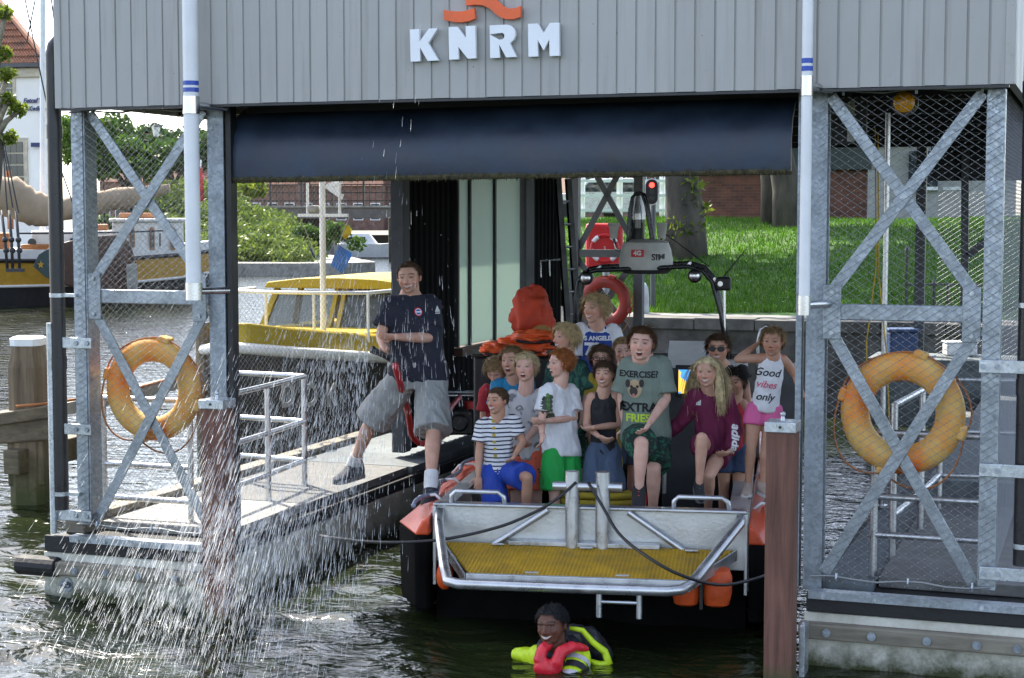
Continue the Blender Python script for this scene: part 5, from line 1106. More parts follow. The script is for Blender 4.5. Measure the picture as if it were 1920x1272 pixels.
# orange fender floats
def ellring_(c, w_): return [c + V((w_ * math.copysign(abs(math.cos(a)) ** .7, math.cos(a)), w_ * 1.1 * math.copysign(abs(math.sin(a)) ** .7, math.sin(a)), 0)) for a in np.linspace(0, 2 * math.pi, 20, endpoint=False)]
for x in (.70, .90): rbx(lambda b: b.loft([ellring_(V((x + .015 * z_, -.3, .42 + z_)), w_) for z_, w_ in ((-.14, .05), (-.12, .085), (-.05, .1), (.06, .1), (.11, .08), (.125, .04))]), 'stern_float', MT['orange'], smooth=40)
rbx(lambda b: b.box2((.79, -.42, .28), (.81, -.25, .54)), 'float_strap', MT['black']); rbx(lambda b: b.ell((-1.0, -.1, .38), (.06, .09, .1), nu=14), 'stern_float', MT['orange'], smooth=True)
# arch, radar, lights
ya = 4.6
def RL(px, py, y):                                   # photo point on the boat's cross plane y
    r = (RBI.to_3x3() @ ray(px, py)); c = RBI @ CAM; return c + r * ((y - c.y) / r.y)
MT['archm'] = mat('dark_arch_tube', (.06, .062, .065), .3, .7)
al = [RL(x, y, ya) for x, y in ((1078, 700), (1079, 560), (1083, 528), (1096, 512), (1118, 507), (1200, 504), (1290, 500), (1318, 508), (1336, 530), (1352, 590), (1368, 700))]
rbx(lambda b: b.tube(al, .023, 10), 'arch', MT['archm'], smooth=True); rbx(lambda b: b.tube([p_ + V((0, .45, .02)) for p_ in al], .024, 10), 'arch', MT['archm'], smooth=True)
for i in (2, 4, 5, 6, 8): rbx(lambda b: b.cyl(al[i], al[i] + V((0, .45, .02)), .018, n=8), 'arch_strut', MT['archm'])
rc = RL(1211, 480, ya + .2); sR = .262
def dome(b):
    pr2 = [(.96, -.13), (1, -.08), (1.0, -.03), (.93, .06), (.83, .13), (.5, .16), (.05, .165)]
    b.loft([[rc + V((sR * r_ * math.cos(a), sR * r_ * math.sin(a), z_)) for a in np.linspace(0, 2 * math.pi, 28, endpoint=False)] for r_, z_ in pr2])
MT['domew'] = mat('radar_white', (.55, .55, .52), .5, var=.08)
rd = rbx(dome, 'radar_dome', MT['domew'], smooth=40)
b = MB(); b.cyl(rc + V((0, 0, -.17)), rc + V((0, 0, -.131)), sR * .8, sR * .97, n=28); link('radar_base', b.mesh('radar_base', MT['darkgrey'], 40), rd)
b = MB(); b.box(rc + V((-.06, -sR * .9 - .015, .03)), (.12, .03, .07)); link('red_badge', b.mesh('red_badge', MT['redplast']), rd)
fy = lambda x: -math.sqrt(max(0, (sR * .965) ** 2 - x * x)) - .006
def on_dome(txt, size, x, z, m, nm, bold):
    me = text_mesh(txt, size, .004, bold); me.materials.clear(); me.materials.append(m)
    for v in me.vertices: X_ = v.co.x + x; v.co = rc + V((X_, fy(X_) - v.co.z, z + v.co.y))
    link(nm, me, rd)
on_dome('SIM', .085, .135, -.01, MT['black'], 'lettering', .0015)
text('4G', .06, rc + V((-.06, -sR * .9 - .033, .03)), (1, 0, 0), (0, 0, 1), MT['white'], 'lettering', rd, bold=.003)
ul = [RL(x, y, ya + .15) for x, y in ((1172, 505), (1178, 440), (1181, 392), (1186, 370), (1195, 361), (1204, 364), (1211, 385), (1220, 440), (1232, 500))]
rbx(lambda b: b.tube(ul, .016, 10), 'light_hoop', MT['archm'], smooth=True); rbx(lambda b: b.tube([p_ + V((0, .28, 0)) for p_ in ul], .016, 10), 'light_hoop', MT['archm'], smooth=True)
lc = RL(1196, 420, ya + .25); rbx(lambda b: (b.cyl(lc + V((0, 0, -.04)), lc + V((0, 0, .04)), .07, n=18)), 'lamp_lens', MT['glass'], smooth=40)
rbx(lambda b: (b.cyl(lc + V((0, 0, .042)), lc + V((0, 0, .1)), .075, n=18), b.cyl(lc + V((0, 0, .1)), lc + V((0, 0, .27)), .075, .05, n=18)), 'lamp_hood', MT['alu'], smooth=40)
rbx(lambda b: b.cyl(lc + V((0, 0, -.26)), lc + V((0, 0, -.042)), .06, n=18), 'lamp_body', MT['black'], smooth=40)
for px, kind in ((1151, 0), (1241, 1)):
    c0 = RL(px, 428, ya + .15); rbx(lambda b: (b.cyl(c0 + V((0, 0, -.1)), c0 + V((0, 0, .02)), .035, .05, n=14), b.cyl(c0 + V((0, 0, .021)), c0 + V((0, 0, .05)), .065 if kind == 0 else .05, .055, n=14)), 'gps_antenna', MT['domew'], smooth=40)
    rbx(lambda b: b.tube([c0 + V((0, 0, -.1)), c0 + V((.02 if kind == 0 else -.02, 0, -.2)), c0 + V((.12 if kind == 0 else -.14, 0, -.24))], .014, 8), 'antenna_arm', MT['steel'], smooth=True)
for px, py in ((1098, 522), (1302, 518)):
    c0 = RL(px, py, ya - .12); rbx(lambda b: (b.ell(c0 + V((0, .06, 0)), (.068, .08, .068), nu=16)), 'floodlight', MT['black'], smooth=True); rbx(lambda b: b.ell(c0 + V((0, -.018, 0)), (.05, .02, .05), nu=16), 'floodlight_lens', MT['steel'], smooth=True)
c0 = RL(1357, 532, ya); rbx(lambda b: b.box(c0, (.14, .12, .13)), 'camera_housing', MT['black'], bevel=.02); rbx(lambda b: b.cyl(c0 + V((-.03, -.061, .0)), c0 + V((-.03, -.075, 0)), .025, n=12), 'camera_lens', MT['steel'])
rbx(lambda b: b.cyl(RL(1355, 522, ya), RL(1406, 458, ya + .4), .009, .003, n=6), 'whip_antenna', MT['archm']); rbx(lambda b: b.cyl(RL(1236, 430, ya + .2), RL(1330, 500, ya + .2), .006, n=6), 'stay', MT['black'])
rbx(lambda b: b.cyl(RL(1358, 540, ya), RL(1358, 640, ya), .016, n=8), 'antenna_pole', MT['steel'])
# console, screens, seats
yc = 2.55
def RBX(x0, x1, y0, y1, ydepth, th, name, m, bev=.01, par=rb):
    a, c = RL(x0, y1, ydepth), RL(x1, y0, ydepth); b = MB(); b.box2((a.x, ydepth, a.z), (c.x, ydepth + th, c.z)); return b.build(name, m, par, bevel=bev)
RBX(1240, 1400, 690, 960, yc, .8, 'console', MT['darkgrey'], .02); b = MB(); a = RL(1250, 690, yc); c = RL(1330, 640, yc + .4)
b.add([a + V((0, -.01, 0)), a + V((.36, -.01, 0)), c + V((.0, 0, 0)), c + V((-.34, 0, 0)), a + V((0, .4, -.02)), a + V((.36, .4, -.02))], [(0, 1, 2, 3), (0, 4, 5, 1), (1, 5, 2), (0, 3, 4), (3, 2, 5, 4)]); b.build('instrument_panel', MT['domew'], rb)
sc_ = RBX(1266, 1318, 686, 744, yc - .06, .05, 'chart_screen', MT['black'], .006)
m, n, p, L = nodes('chart_display'); tc = NN(n, 'TexCoord'); nz = NN(n, 'TexNoise', i_Scale=9.0, i_Detail=1.0, i_Distortion=.6); L.new(tc.outputs['Object'], nz.inputs['Vector'])
rp = ramp(n, [(.46, (.06, .3, .75)), (.47, (.85, .55, .08))], nz.outputs[0]); rp.color_ramp.interpolation = 'CONSTANT'; L.new(rp.outputs[0], p.inputs['Emission Color']); p.inputs['Emission Strength'].default_value = .42; p.inputs['Base Color'].default_value = (.02, .02, .02, 1); MT['chart'] = m
a, c = RL(1272, 738, yc - .064), RL(1312, 694, yc - .064); b = MB(); b.box2((a.x, yc - .066, a.z), (c.x, yc - .062, c.z)); link('display', b.mesh('display', MT['chart']), sc_)
RBX(1418, 1500, 690, 800, 3.0, .5, 'side_console', MT['darkgrey'], .03); rbx(lambda b: b.tube([RL(x, y, 2.9) for x, y in ((1421, 900), (1421, 640), (1426, 618), (1436, 611), (1446, 616), (1450, 640), (1450, 900))], .014, 8), 'seat_rail', MT['alu'], smooth=True)
for px in (1236, 1247): rbx(lambda b: b.cyl(RL(px, 760, 1.35), RL(px - 2, 925, 1.35), .018, n=10), 'seat_leg', MT['alu'], smooth=40)
for x, y in ((-.35, 2.6), (.1, 3.2)): rbx(lambda b: (b.box((x, y, .72), (.34, .5, .14)), b.box((x, y - .24, .98), (.32, .08, .4)), b.box((x, y, .5), (.2, .3, .3))), 'jockey_seat', MT['black'], bevel=.03)
rbx(lambda b: b.cyl((-1.0, 5.2, 1.5), (1.0, 5.2, 1.5), .02, n=8), 'cross_rail', MT['steel'])
MT['yrope2'] = mat('yellow_coiled_rope', (.3, .22, .012), .8, bump=.4, bscale=120)
for i in range(9): rbx(lambda b: b.tube([( -.02 + (.2 + .008 * i) * math.cos(a), .75 + .1 * math.sin(a), .4 + .055 * i) for a in np.linspace(0, 6.28, 17)[:-1]], .028, 6, closed=True), 'coiled_rope', MT['yrope2'], smooth=True)
# mooring lines on the tow post
for pts, lab in (([(1080, 905, -.12), (1045, 935, -.2), (1000, 962, -.2), (930, 990, -.25), (820, 1013, -.3), (700, 1017, -.2), (585, 1003, .3)], 'black mooring line from the tow post to the left pontoon'),
                 ([(1103, 905, -.12), (1130, 950, -.2), (1160, 1000, -.35), (1210, 1042, -.85), (1280, 1080, -.9), (1360, 1097, -.6), (1450, 1075, -.2)], 'black mooring line from the tow post to the right post')):
    P = [RBM @ RL(x, y, yy) for x, y, yy in pts]; cv = []
    for i in range(len(P) - 1):
        p0, p1, p2, p3 = P[max(i - 1, 0)], P[i], P[i + 1], P[min(i + 2, len(P) - 1)]
        for u in np.linspace(0, 1, 6)[:-1]: cv.append(.5 * ((2 * p1) + (p2 - p0) * u + (2 * p0 - 5 * p1 + 4 * p2 - p3) * u * u + (3 * p1 - p0 - 3 * p2 + p3) * u ** 3))
    b = MB(); b.tube(cv, .011, 7); b.build('mooring_line', MT['black'], smooth=True, label=lab, cat='rope', group='black mooring lines')
# red sack, orange life jackets, ladder, hooks, pump
def blob(c, r, name, m, par, amp=.3, fr_=2.2, seed=0, M=None, nu=40, nv=24):
    b = MB(); b.ell((0, 0, 0), (1, 1, 1), nu=nu, nv=nv); rr = V(r)
    for i, v in enumerate(b.v):
        v = V(v); k_ = 1 + amp * (noise.noise(v * fr_ + V((seed, 0, 0))) + .5 * abs(noise.noise(v * fr_ * 2.3 + V((seed, 3, 0))))); q = V((v.x * rr.x, v.y * rr.y, v.z * rr.z)) * k_; b.v[i] = tuple(V(c) + (M @ q if M else q))
    return b.build(name, m, par, smooth=True)
MT['redfab'] = mat('red_orange_canvas', (.5, .05, .015), .75, var=.15, bump=.4, bscale=14)
D5 = 15.2; q = PD(992, 585, D5); t = thing('canvas_sack', 'slumped red orange canvas sack below the frosted window', 'sack', q - V((0, 0, .22)))
blob(q, (.19, .16, .21), 'sack', MT['redfab'], t, .35, 1.8, 3); blob(q + RT * .1 - V((0, 0, .08)), (.12, .13, .14), 'fold', MT['redfab'], t, .3, 2, 9)
MT['kraft'] = mat('tan_label_patch', (.35, .2, .06), .8); blob(q + RT * .1 - FH * .13 - V((0, 0, .17)), (.11, .04, .06), 'tan_patch', MT['kraft'], t, .2, 2, 5)
for i, (px, py, sx, sz, lab) in enumerate(((975, 650, .27, .07, 'orange life jacket lying flat under the red sack'), (1000, 632, .2, .055, 'orange life jacket on top of the jacket pile'), (930, 655, .13, .05, 'small orange life jacket at the left of the pile'))):
    q = PD(px, py, D5 - .35 - .05 * i); t = thing('life_jacket', lab, 'life jacket', q - V((0, 0, sz)), group='orange life jackets'); blob(q, (sx, .16, sz), 'foam_body', MT['orange'], t, .45, 2.4, i * 4 + 1); b = MB(); b.tube([q + RT * (sx * .8 * math.cos(a)) - FH * .165 + V((0, 0, sz * .5 * math.sin(a) - .01)) for a in np.linspace(3.4, 6.0, 10)], .014, 6); b.build('black_strap', MT['black'], t, smooth=True)
q = PD(972, 740, D5); t = thing('gear_locker', 'dark gear locker under the life jackets', 'locker', (q.x, q.y, .4)); b = MB(); b.box((q.x, q.y, (PD(972, 665, D5).z + .4) / 2), (.8, .5, PD(972, 665, D5).z - .4), Bm); b.build('box', MT['black'], t, bevel=.02); b = MB(); b.box((q.x, q.y, PD(972, 665, D5).z + .01), (.84, .54, .03), Bm); b.build('lid', MT['black'], t, bevel=.01)
p0, p1 = PX(1076, 640, -2.3), PX(1046, 335, -2.45); t = thing('ladder', 'black ladder leaning at the end of the window wall', 'ladder', p0)
for o2 in (V((0, 0, 0)), V((.02, .34, 0))):
    b = MB(); b.bar(p0 + o2 - V((0, 0, .9)), p1 + o2, .05, .07); b.build('stile', MT['black'], t)
for i in range(9):
    u = i / 9; c_ = (p0 - V((0, 0, .5))).lerp(p1, u); b = MB(); b.cyl(c_, c_ + V((.02, .34, 0)), .016, n=8); b.build('rung', MT['darkgrey'], t)
q = PX(1015, 490, -2.45); t = thing('wall_hook', 'bent steel hook rack on the dark wall beside the ladder', 'hook', q); b = MB(); b.tube([PX(1050, 487, -2.3), PX(1013, 489, -2.42), PX(1014, 520, -2.42)], .012, 6); b.build('bar', MT['steel'], t); b = MB(); b.tube([PX(1030, 488, -2.36), PX(1031, 518, -2.36)], .01, 6); b.build('prong', MT['steel'], t)
q = PD(862, 812, 17); t = thing('fire_pump', 'portable pump in a tubular aluminium frame on the left dock', 'pump', (q.x, q.y, .58)); fw = .19
for o2 in (-FH * .16, FH * .16):
    b = MB(); c0 = V((q.x, q.y, .58)) + o2; b.tube([c0 - RT * fw, c0 - RT * fw + V((0, 0, .44)), c0 - RT * (fw - .05) + V((0, 0, .5)), c0 + RT * (fw - .05) + V((0, 0, .5)), c0 + RT * fw + V((0, 0, .44)), c0 + RT * fw], .018, 8); b.build('frame', MT['alu'], t, smooth=True)
c0 = V((q.x, q.y, .8)); b = MB(); b.box(c0, (.3, .26, .26), Bm); b.cyl(c0 - FH * .13, c0 - FH * .2, .09, n=16); b.build('engine', MT['blackmetal'], t, bevel=.02); b = MB(); b.cyl(c0 + RT * .1 + V((0, 0, .13)), c0 + RT * .1 + V((0, 0, .2)), .05, n=12); b.build('cap', MT['redplast'], t)
MT['hose'] = mat('red_hose', (.4, .02, .03), .5)
hp = [PD(862, 745, 16.8), PD(845, 765, 16), PD(835, 785, 15), PD(815, 822, 14.4), PD(790, 832, 14.1), PD(772, 815, 13.9), PD(766, 780, 13.6), PD(752, 725, 12.85), PD(738, 676, 12.6)]
cv = []
for i in range(len(hp) - 1):
    P0, P1, P2, P3 = hp[max(i - 1, 0)], hp[i], hp[i + 1], hp[min(i + 2, len(hp) - 1)]
    for u in np.linspace(0, 1, 6)[:-1]: cv.append(.5 * ((2 * P1) + (P2 - P0) * u + (2 * P0 - 5 * P1 + 4 * P2 - P3) * u * u + (3 * P1 - P0 - 3 * P2 + P3) * u ** 3))
t = thing('fire_hose', 'red fire hose running from the pump to the nozzle in the man\'s hands', 'hose', hp[0]); b = MB(); b.tube(cv, .026, 10); b.build('tube', MT['hose'], t, smooth=True)
nz0, nz1 = PD(738, 676, 12.6), PD(698, 656, 12.4); b = MB(); b.tube([nz0, nz0.lerp(nz1, .4), nz0.lerp(nz1, .8), nz1], [.024, .021, .024, .03], 12); b.build('nozzle', MT['blackmetal'], t, smooth=True)
# ------------------------------------------------------------------ people
def lerp(a, b_, t): return a + (b_ - a) * t
def remesh(b, voxel, smooth_it=3, name='m'):
    me = bpy.data.meshes.new(name); me.from_pydata(b.v, [], b.f); bm = bmesh.new(); bm.from_mesh(me); bmesh.ops.recalc_face_normals(bm, faces=bm.faces); bm.to_mesh(me); bm.free()
    o = bpy.data.objects.new(name, me); r = o.modifiers.new('r', 'REMESH'); r.mode = 'VOXEL'; r.voxel_size = voxel
    if smooth_it: s_ = o.modifiers.new('s', 'SMOOTH'); s_.factor = .5; s_.iterations = smooth_it
    out = eval_mesh(o); bpy.data.objects.remove(o); bpy.data.meshes.remove(me); out.name = name
    out.polygons.foreach_set('use_smooth', [True] * len(out.polygons)); return out
m, n, p, L = nodes('skin'); at = NN(n, 'Attribute'); at.attribute_name = 'Col'; nz = NN(n, 'TexNoise', i_Scale=14.0, i_Detail=6.0); tc = NN(n, 'TexCoord'); L.new(tc.outputs['Object'], nz.inputs['Vector'])
r_ = ramp(n, [(.3, (.88, .8, .78)), (.7, (1.06, 1.07, 1.07))], nz.outputs[0]); L.new(mixc(n, 1.0, at.outputs['Color'], r_.outputs[0], 'MULTIPLY'), p.inputs['Base Color'])
p.inputs['Roughness'].default_value = .6; p.inputs['Subsurface Weight'].default_value = .12; p.inputs['Subsurface Radius'].default_value = (.012, .004, .002); p.inputs['Specular IOR Level'].default_value = .4; MT['skin'] = m
def fabric(name, col, var=.08, scale=8, **k): return mat(name, col, .85, var=var, scale=scale, bump=.25, bscale=90, **k)
def capsule(b, pts, rs, n_=12):
    b.tube(pts, rs, n_)
    for p_, r__ in ((pts[0], rs[0]), (pts[-1], rs[-1])): b.ell(p_, r__, nu=10, nv=8)
def ellring(c, ax, ay, rx, ry, n_=20, sq=.0):
    out = []
    for j in range(n_):
        a = 2 * math.pi * j / n_; ca, sa = math.cos(a), math.sin(a)
        if sq: e = 1 - sq * .35; ca = math.copysign(abs(ca) ** e, ca); sa = math.copysign(abs(sa) ** e, sa)
        out.append(c + ax * (rx * ca) + ay * (ry * sa))
    return out
SKINS = {'pale': (.6, .37, .29), 'fair': (.56, .33, .24), 'tan': (.46, .26, .175), 'dark': (.115, .05, .03)}

class Person:
    def __init__(s, label, d, J, head, skin='fair', k=.75, hair=None, face=None, cat='person', clothes=(), group='people on the lifeboat', feet=None, hands=True, voxel=.0062, floor=.4, chestw=None, depth=.6, belly=0, build_legs=True):
        s.d = d; s.k = k; s.skin = V(SKINS[skin]); s.depth = depth
        G = lambda t: PD(t[0], t[1], d + (t[2] if len(t) > 2 else 0))
        s.J = {a: G(t) for a, t in J.items()}
        hc, s.hh, yaw, pitch, roll = G(head[0]), head[1] * .915, R(head[2]), R(head[3]), R(head[4] if len(head) > 4 else 0)
        f = (-FH * math.cos(yaw) - RT * math.sin(yaw)); f = (f * math.cos(pitch) + V((0, 0, math.sin(pitch)))).normalized()
        u = (V((0, 0, 1)) - f * f.z).normalized(); u = (Matrix.Rotation(roll, 3, f) @ u).normalized(); r = u.cross(f).normalized()
        s.hc, s.f, s.u, s.r = hc, f, u, r; s.HM = Matrix((r, f, u)).transposed() * s.hh
        j = s.J; sa, sb = j['sa'], j['sb']; s.sm = (sa + sb) / 2; s.hm = (j['ha'] + j['hb']) / 2
        s.lat = (sb - sa).normalized(); s.upv = (s.sm - s.hm).normalized(); s.fw = s.upv.cross(s.lat); s.fw = -s.fw if s.fw.dot(FH) > 0 else s.fw; s.fw.normalize()
        s.sw = (sb - sa).length / 2; s.hw = chestw or s.sw * .86
        base = V((s.hm.x, s.hm.y, floor)); s.root = thing('person', label, cat, base, group=group)
        b = MB(); s.torso(b, 0, 0)
        for q in 'ab': s.arm(b, q, hands); 
        if build_legs:
            for q in 'ab': s.leg(b, q, feet)
        s.headgeo(b)
        me = remesh(b, voxel, 2, 'body'); s.paint(me, face or {}, hair); me.materials.append(MT['skin']); s.body = link('body', me, s.root)
        if hair: s.hair(hair)
        for c in clothes: c(s)
    def hp(s, x, y, z): return s.hc + s.HM @ V((x, y, z))
    def torso_rings(s, inf, loose, t0=-.16, t1=1.22, hem=None, bell=0):
        rings = []; prof = [(-.16, .62, .75), (-.05, .92, .95), (.06, 1.0, 1.0), (.25, .9, .92), (.45, .92, .92), (.68, 1.02, 1.0), (.84, 1.06, .92), (.95, 1.0, .78), (1.02, .84, .68), (1.08, .6, .56), (1.15, .42, .48), (1.22, .32, .42)]
        L_ = (s.sm - s.hm).length; hl = (s.J['hb'] - s.J['ha']); hl = hl.normalized() if hl.length > .01 else s.lat
        ts = sorted(set([t for t, _, _ in prof if t0 <= t <= t1] + [t0, t1]))
        for t in ts:
            i = max(0, min(len(prof) - 2, next((q for q in range(len(prof) - 1) if prof[q + 1][0] >= t), len(prof) - 2))); a, c = prof[i], prof[i + 1]; u_ = (t - a[0]) / (c[0] - a[0]); u_ = max(-.5, min(1, u_))
            wx, wy_ = lerp(a[1], c[1], u_), lerp(a[2], c[2], u_); ax = (hl * (1 - max(0, min(1, t))) + s.lat * max(0, min(1, t))).normalized()
            lo = loose * max(0, 1 - max(0, t) * .9) if t < .9 else 0
            if loose and t < .25: wx = max(wx, .98); wy_ = max(wy_, .98)
            rings.append(ellring(s.hm.lerp(s.sm, t) + s.upv * (.0), ax, s.fw, s.hw * wx + inf + lo, s.hw * s.depth * 1.12 * wy_ + inf + lo, 24, .3))
        return rings
    def torso(s, b, inf, loose): b.loft(s.torso_rings(inf, loose))
    def arm(s, b, q, hands=True, inf=0, part=None):
        j = s.J
        if 'e' + q not in j: return
        sh, el, wr = j['s' + q], j['e' + q], j['w' + q]; k = s.k
        sh2 = sh.lerp(s.sm, .14)
        capsule(b, [sh2, sh.lerp(el, .25), sh.lerp(el, .6), el], [.056 * k, .052 * k, .046 * k, .039 * k]); capsule(b, [el, el.lerp(wr, .25), el.lerp(wr, .65), wr], [.039 * k, .041 * k, .034 * k, .026 * k])
        if hands: s.hand(b, q)
    def hand(s, b, q):
        j = s.J; el, wr = j['e' + q], j['w' + q]; hs_ = .95 * s.hh * .8 / .18; h = (wr - el).normalized()
        if 'f' + q in j: h = (j['f' + q] - wr).normalized()
        nrm = (s.fw * .5 - V((0, 0, 1)) * .6); nrm = (nrm - h * nrm.dot(h)); nrm = nrm.normalized() if nrm.length > .1 else h.orthogonal().normalized()
        sd = h.cross(nrm).normalized(); sg_ = 1 if (q == 'a') else -1; k = hs_ * .18
        Mx = Matrix((sd, nrm, h)).transposed(); b.ell(wr + h * (.26 * k), (.225 * k, .1 * k, .29 * k), Mx, nu=12, nv=8)
        cl = -1.0
        for i, (o, ln) in enumerate(((-.165, .36), (-.055, .43), (.055, .41), (.165, .31))):
            p0 = wr + h * (.42 * k) + sd * (o * k); p1 = p0 + (h * .8 + nrm * -.25 + sd * o * .5).normalized() * (ln * .5 * k); p2 = p1 + (h * .55 - nrm * .75).normalized() * (ln * .55 * k); capsule(b, [p0, p1, p2], [.052 * k, .048 * k, .04 * k], 8)
        p0 = wr + h * (.14 * k) + sd * (sg_ * .17 * k); p1 = p0 + (h * .55 + sd * sg_ * .8).normalized() * (.22 * k); p2 = p1 + (h * .9 + sd * sg_ * .2 - nrm * .3).normalized() * (.2 * k); capsule(b, [p0, p1, p2], [.062 * k, .054 * k, .044 * k], 8)
    def leg(s, b, q, feet=None):
        j = s.J
        if 'k' + q not in j: return
        h, kn, an = j['h' + q], j['k' + q], j['n' + q]; k = s.k
        capsule(b, [h, h.lerp(kn, .35), h.lerp(kn, .75), kn], [.088 * k, .084 * k, .065 * k, .056 * k]); capsule(b, [kn, kn.lerp(an, .28), kn.lerp(an, .7), an], [.054 * k, .058 * k, .042 * k, .034 * k])
        fd = s.foot_dir(q); sv = fd.cross(V((0, 0, 1))); sv = sv.normalized() if sv.length > .2 else RT; uv = sv.cross(fd); b.ell(an + fd * (.055 * k) - uv * (.05 * k), (.026 * k, .075 * k, .02 * k), Matrix((sv, fd, uv)).transposed())
    def foot_dir(s, q):
        if 't' + q in s.J: return (s.J['t' + q] - s.J['n' + q]).normalized()
        return (-FH + s.lat * (.25 if q == 'b' else -.25)).normalized()
    def headgeo(s, b):
        hp, H = s.hp, s.hh; M = Matrix((s.r, s.f, s.u)).transposed()
        E = lambda c, r__, nu=18: b.ell(hp(*c), V(r__) * H, M, nu=nu, nv=12)
        E((0, -.06, .13), (.37, .43, .365), 28); E((0, .07, -.08), (.33, .325, .37), 24); E((0, .12, -.3), (.245, .21, .18)); E((0, .25, -.41), (.095, .085, .075))
        b.tube([hp(0, .37, .06), hp(0, .43, -.05), hp(0, .475, -.13)], [.035 * H, .042 * H, .055 * H], 8); E((0, .465, -.135), (.055, .05, .045), 10)
        for x in (-1, 1):
            E((x * .052, .415, -.145), (.04, .045, .035), 10); E((x * .17, .26, -.11), (.1, .09, .09), 12); E((x * .37, -.03, -.02), (.045, .075, .12), 12)
        b.tube([hp(-.22, .29, .09), hp(-.1, .355, .105), hp(0, .375, .1), hp(.1, .355, .105), hp(.22, .29, .09)], .05 * H, 8)
        b.tube([hp(-.11, .33, -.245), hp(0, .385, -.255), hp(.11, .33, -.245)], .035 * H, 8); b.tube([hp(-.08, .33, -.30), hp(0, .365, -.31), hp(.08, .33, -.30)], .035 * H, 8)
        nk = .26 * H * (1.12 if s.k > .9 else 1); capsule(b, [hp(0, -.1, -.2), hp(0, -.1, -.42), s.sm + s.upv * (.15 * s.sw)], [nk, nk, nk * 1.15])
    def paint(s, me, face, hair):
        nv = len(me.vertices); inv = s.HM.inverted()
        bm = bmesh.new(); bm.from_mesh(me); fs = []
        for f in bm.faces:
            c = inv @ (f.calc_center_median() - s.hc)
            if c.y > .1 and abs(c.x) < .3 and -.45 < c.z < .25: fs.append(f)
        es = list({e for f in fs for e in f.edges}); bmesh.ops.subdivide_edges(bm, edges=es, cuts=2, use_grid_fill=True); bm.to_mesh(me); bm.free()
        me.polygons.foreach_set('use_smooth', [True] * len(me.polygons))
        nv = len(me.vertices); co = np.empty(nv * 3); me.vertices.foreach_get('co', co); co = co.reshape(-1, 3); lc_ = (co - np.array(s.hc)) @ np.array(inv).T; x, y, z = lc_.T; ax = np.abs(x)
        C = np.tile(np.array(s.skin), (nv, 1)); sk = np.array(s.skin); hd = (np.abs(z) < .55) & (np.abs(y) < .6) & (ax < .45)
        def blend(mask, col, a=1.0): mk = (mask * a)[:, None]; C[:] = C * (1 - mk) + np.array(col) * mk
        g = lambda cx, cz, r__: np.exp(-(((ax - cx) ** 2 + (z - cz) ** 2) / r__ ** 2)) * hd * (y > .05)
        blend(g(.19, -.13, .11), sk * np.array((1.12, .72, .68)), .55); blend(g(0, -.13, .06), sk * np.array((1.1, .75, .7)), .5); blend(hd * (ax > .31) * (z < .15) * 1.0, sk * np.array((1.05, .7, .62)), .5)
        fr_ = hd & (y > .12); eh = face.get('eye', .014) * .85; ez = .025
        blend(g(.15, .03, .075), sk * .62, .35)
        lips = sk * np.array((.95, .5, .5)); mo = face.get('mouth', 'smile')
        if mo == 'smile':
            top = -.242 + 1.6 * x ** 2; bot = -.305 + 4.2 * x ** 2; blend((fr_ & (z < top + .022) & (z > bot - .03) & (ax < .15)) * 1.0, lips, .85); blend((fr_ & (z < top) & (z > bot)) * 1.0, (.58, .55, .5)); blend((fr_ & (z < bot + .008) & (z > bot - .006) & (ax < .11)) * 1.0, (.12, .03, .03), .7)
        elif mo == 'open':
            e = (x / .085) ** 2 + ((z + .285) / .06) ** 2; blend((fr_ & (e < 1.5)) * 1.0, lips, .9); blend((fr_ & (e < 1)) * 1.0, (.09, .018, .018)); blend((fr_ & (e < 1) & (z > -.258)) * 1.0, (.58, .55, .5)); blend((fr_ & (e < .8) & (z < -.315)) * 1.0, (.35, .1, .1), .8)
        else:
            blend((fr_ & (np.abs(z + .27) < .03) & (ax < .1)) * 1.0, lips, .8); blend((fr_ & (np.abs(z + .268) < .007) & (ax < .1)) * 1.0, sk * .25, .9)
        ex = (ax - .145) / .06; lid = eh * (1 - ex ** 2); blend((fr_ & (np.abs(ex) < 1) & (np.abs(z - ez) < lid + .012)) * 1.0, sk * .28, .85); blend((fr_ & (np.abs(ex) < .92) & (np.abs(z - ez) < lid)) * 1.0, face.get('white', sk * .8)); blend((fr_ & ((ax - .145) ** 2 + (z - ez) ** 2 < .027 ** 2) & (np.abs(z - ez) < lid + .004)) * 1.0, face.get('iris', (.05, .06, .07)))
        bc = np.array(face.get('brow', (hair or {}).get('col', (.1, .06, .03)))) * .7; blend((fr_ & (np.abs(z - (.125 + .02 * (1 - ((ax - .15) / .1) ** 2))) < .017) & (ax > .05) & (ax < .25)) * 1.0, bc, face.get('browa', .75))
        blend((hd & (y > .3) & (np.abs(z + .172) < .012) & (np.abs(ax - .035) < .018)) * 1.0, sk * .25, .9)
        if face.get('stubble'): blend(g(.08, -.36, .16) + g(.2, -.28, .1), sk * .55, .35)
        ca = me.color_attributes.new('Col', 'FLOAT_COLOR', 'POINT'); ca.data.foreach_set('color', np.hstack([np.clip(C, 0, 1), np.ones((nv, 1))]).astype(np.float32).ravel())
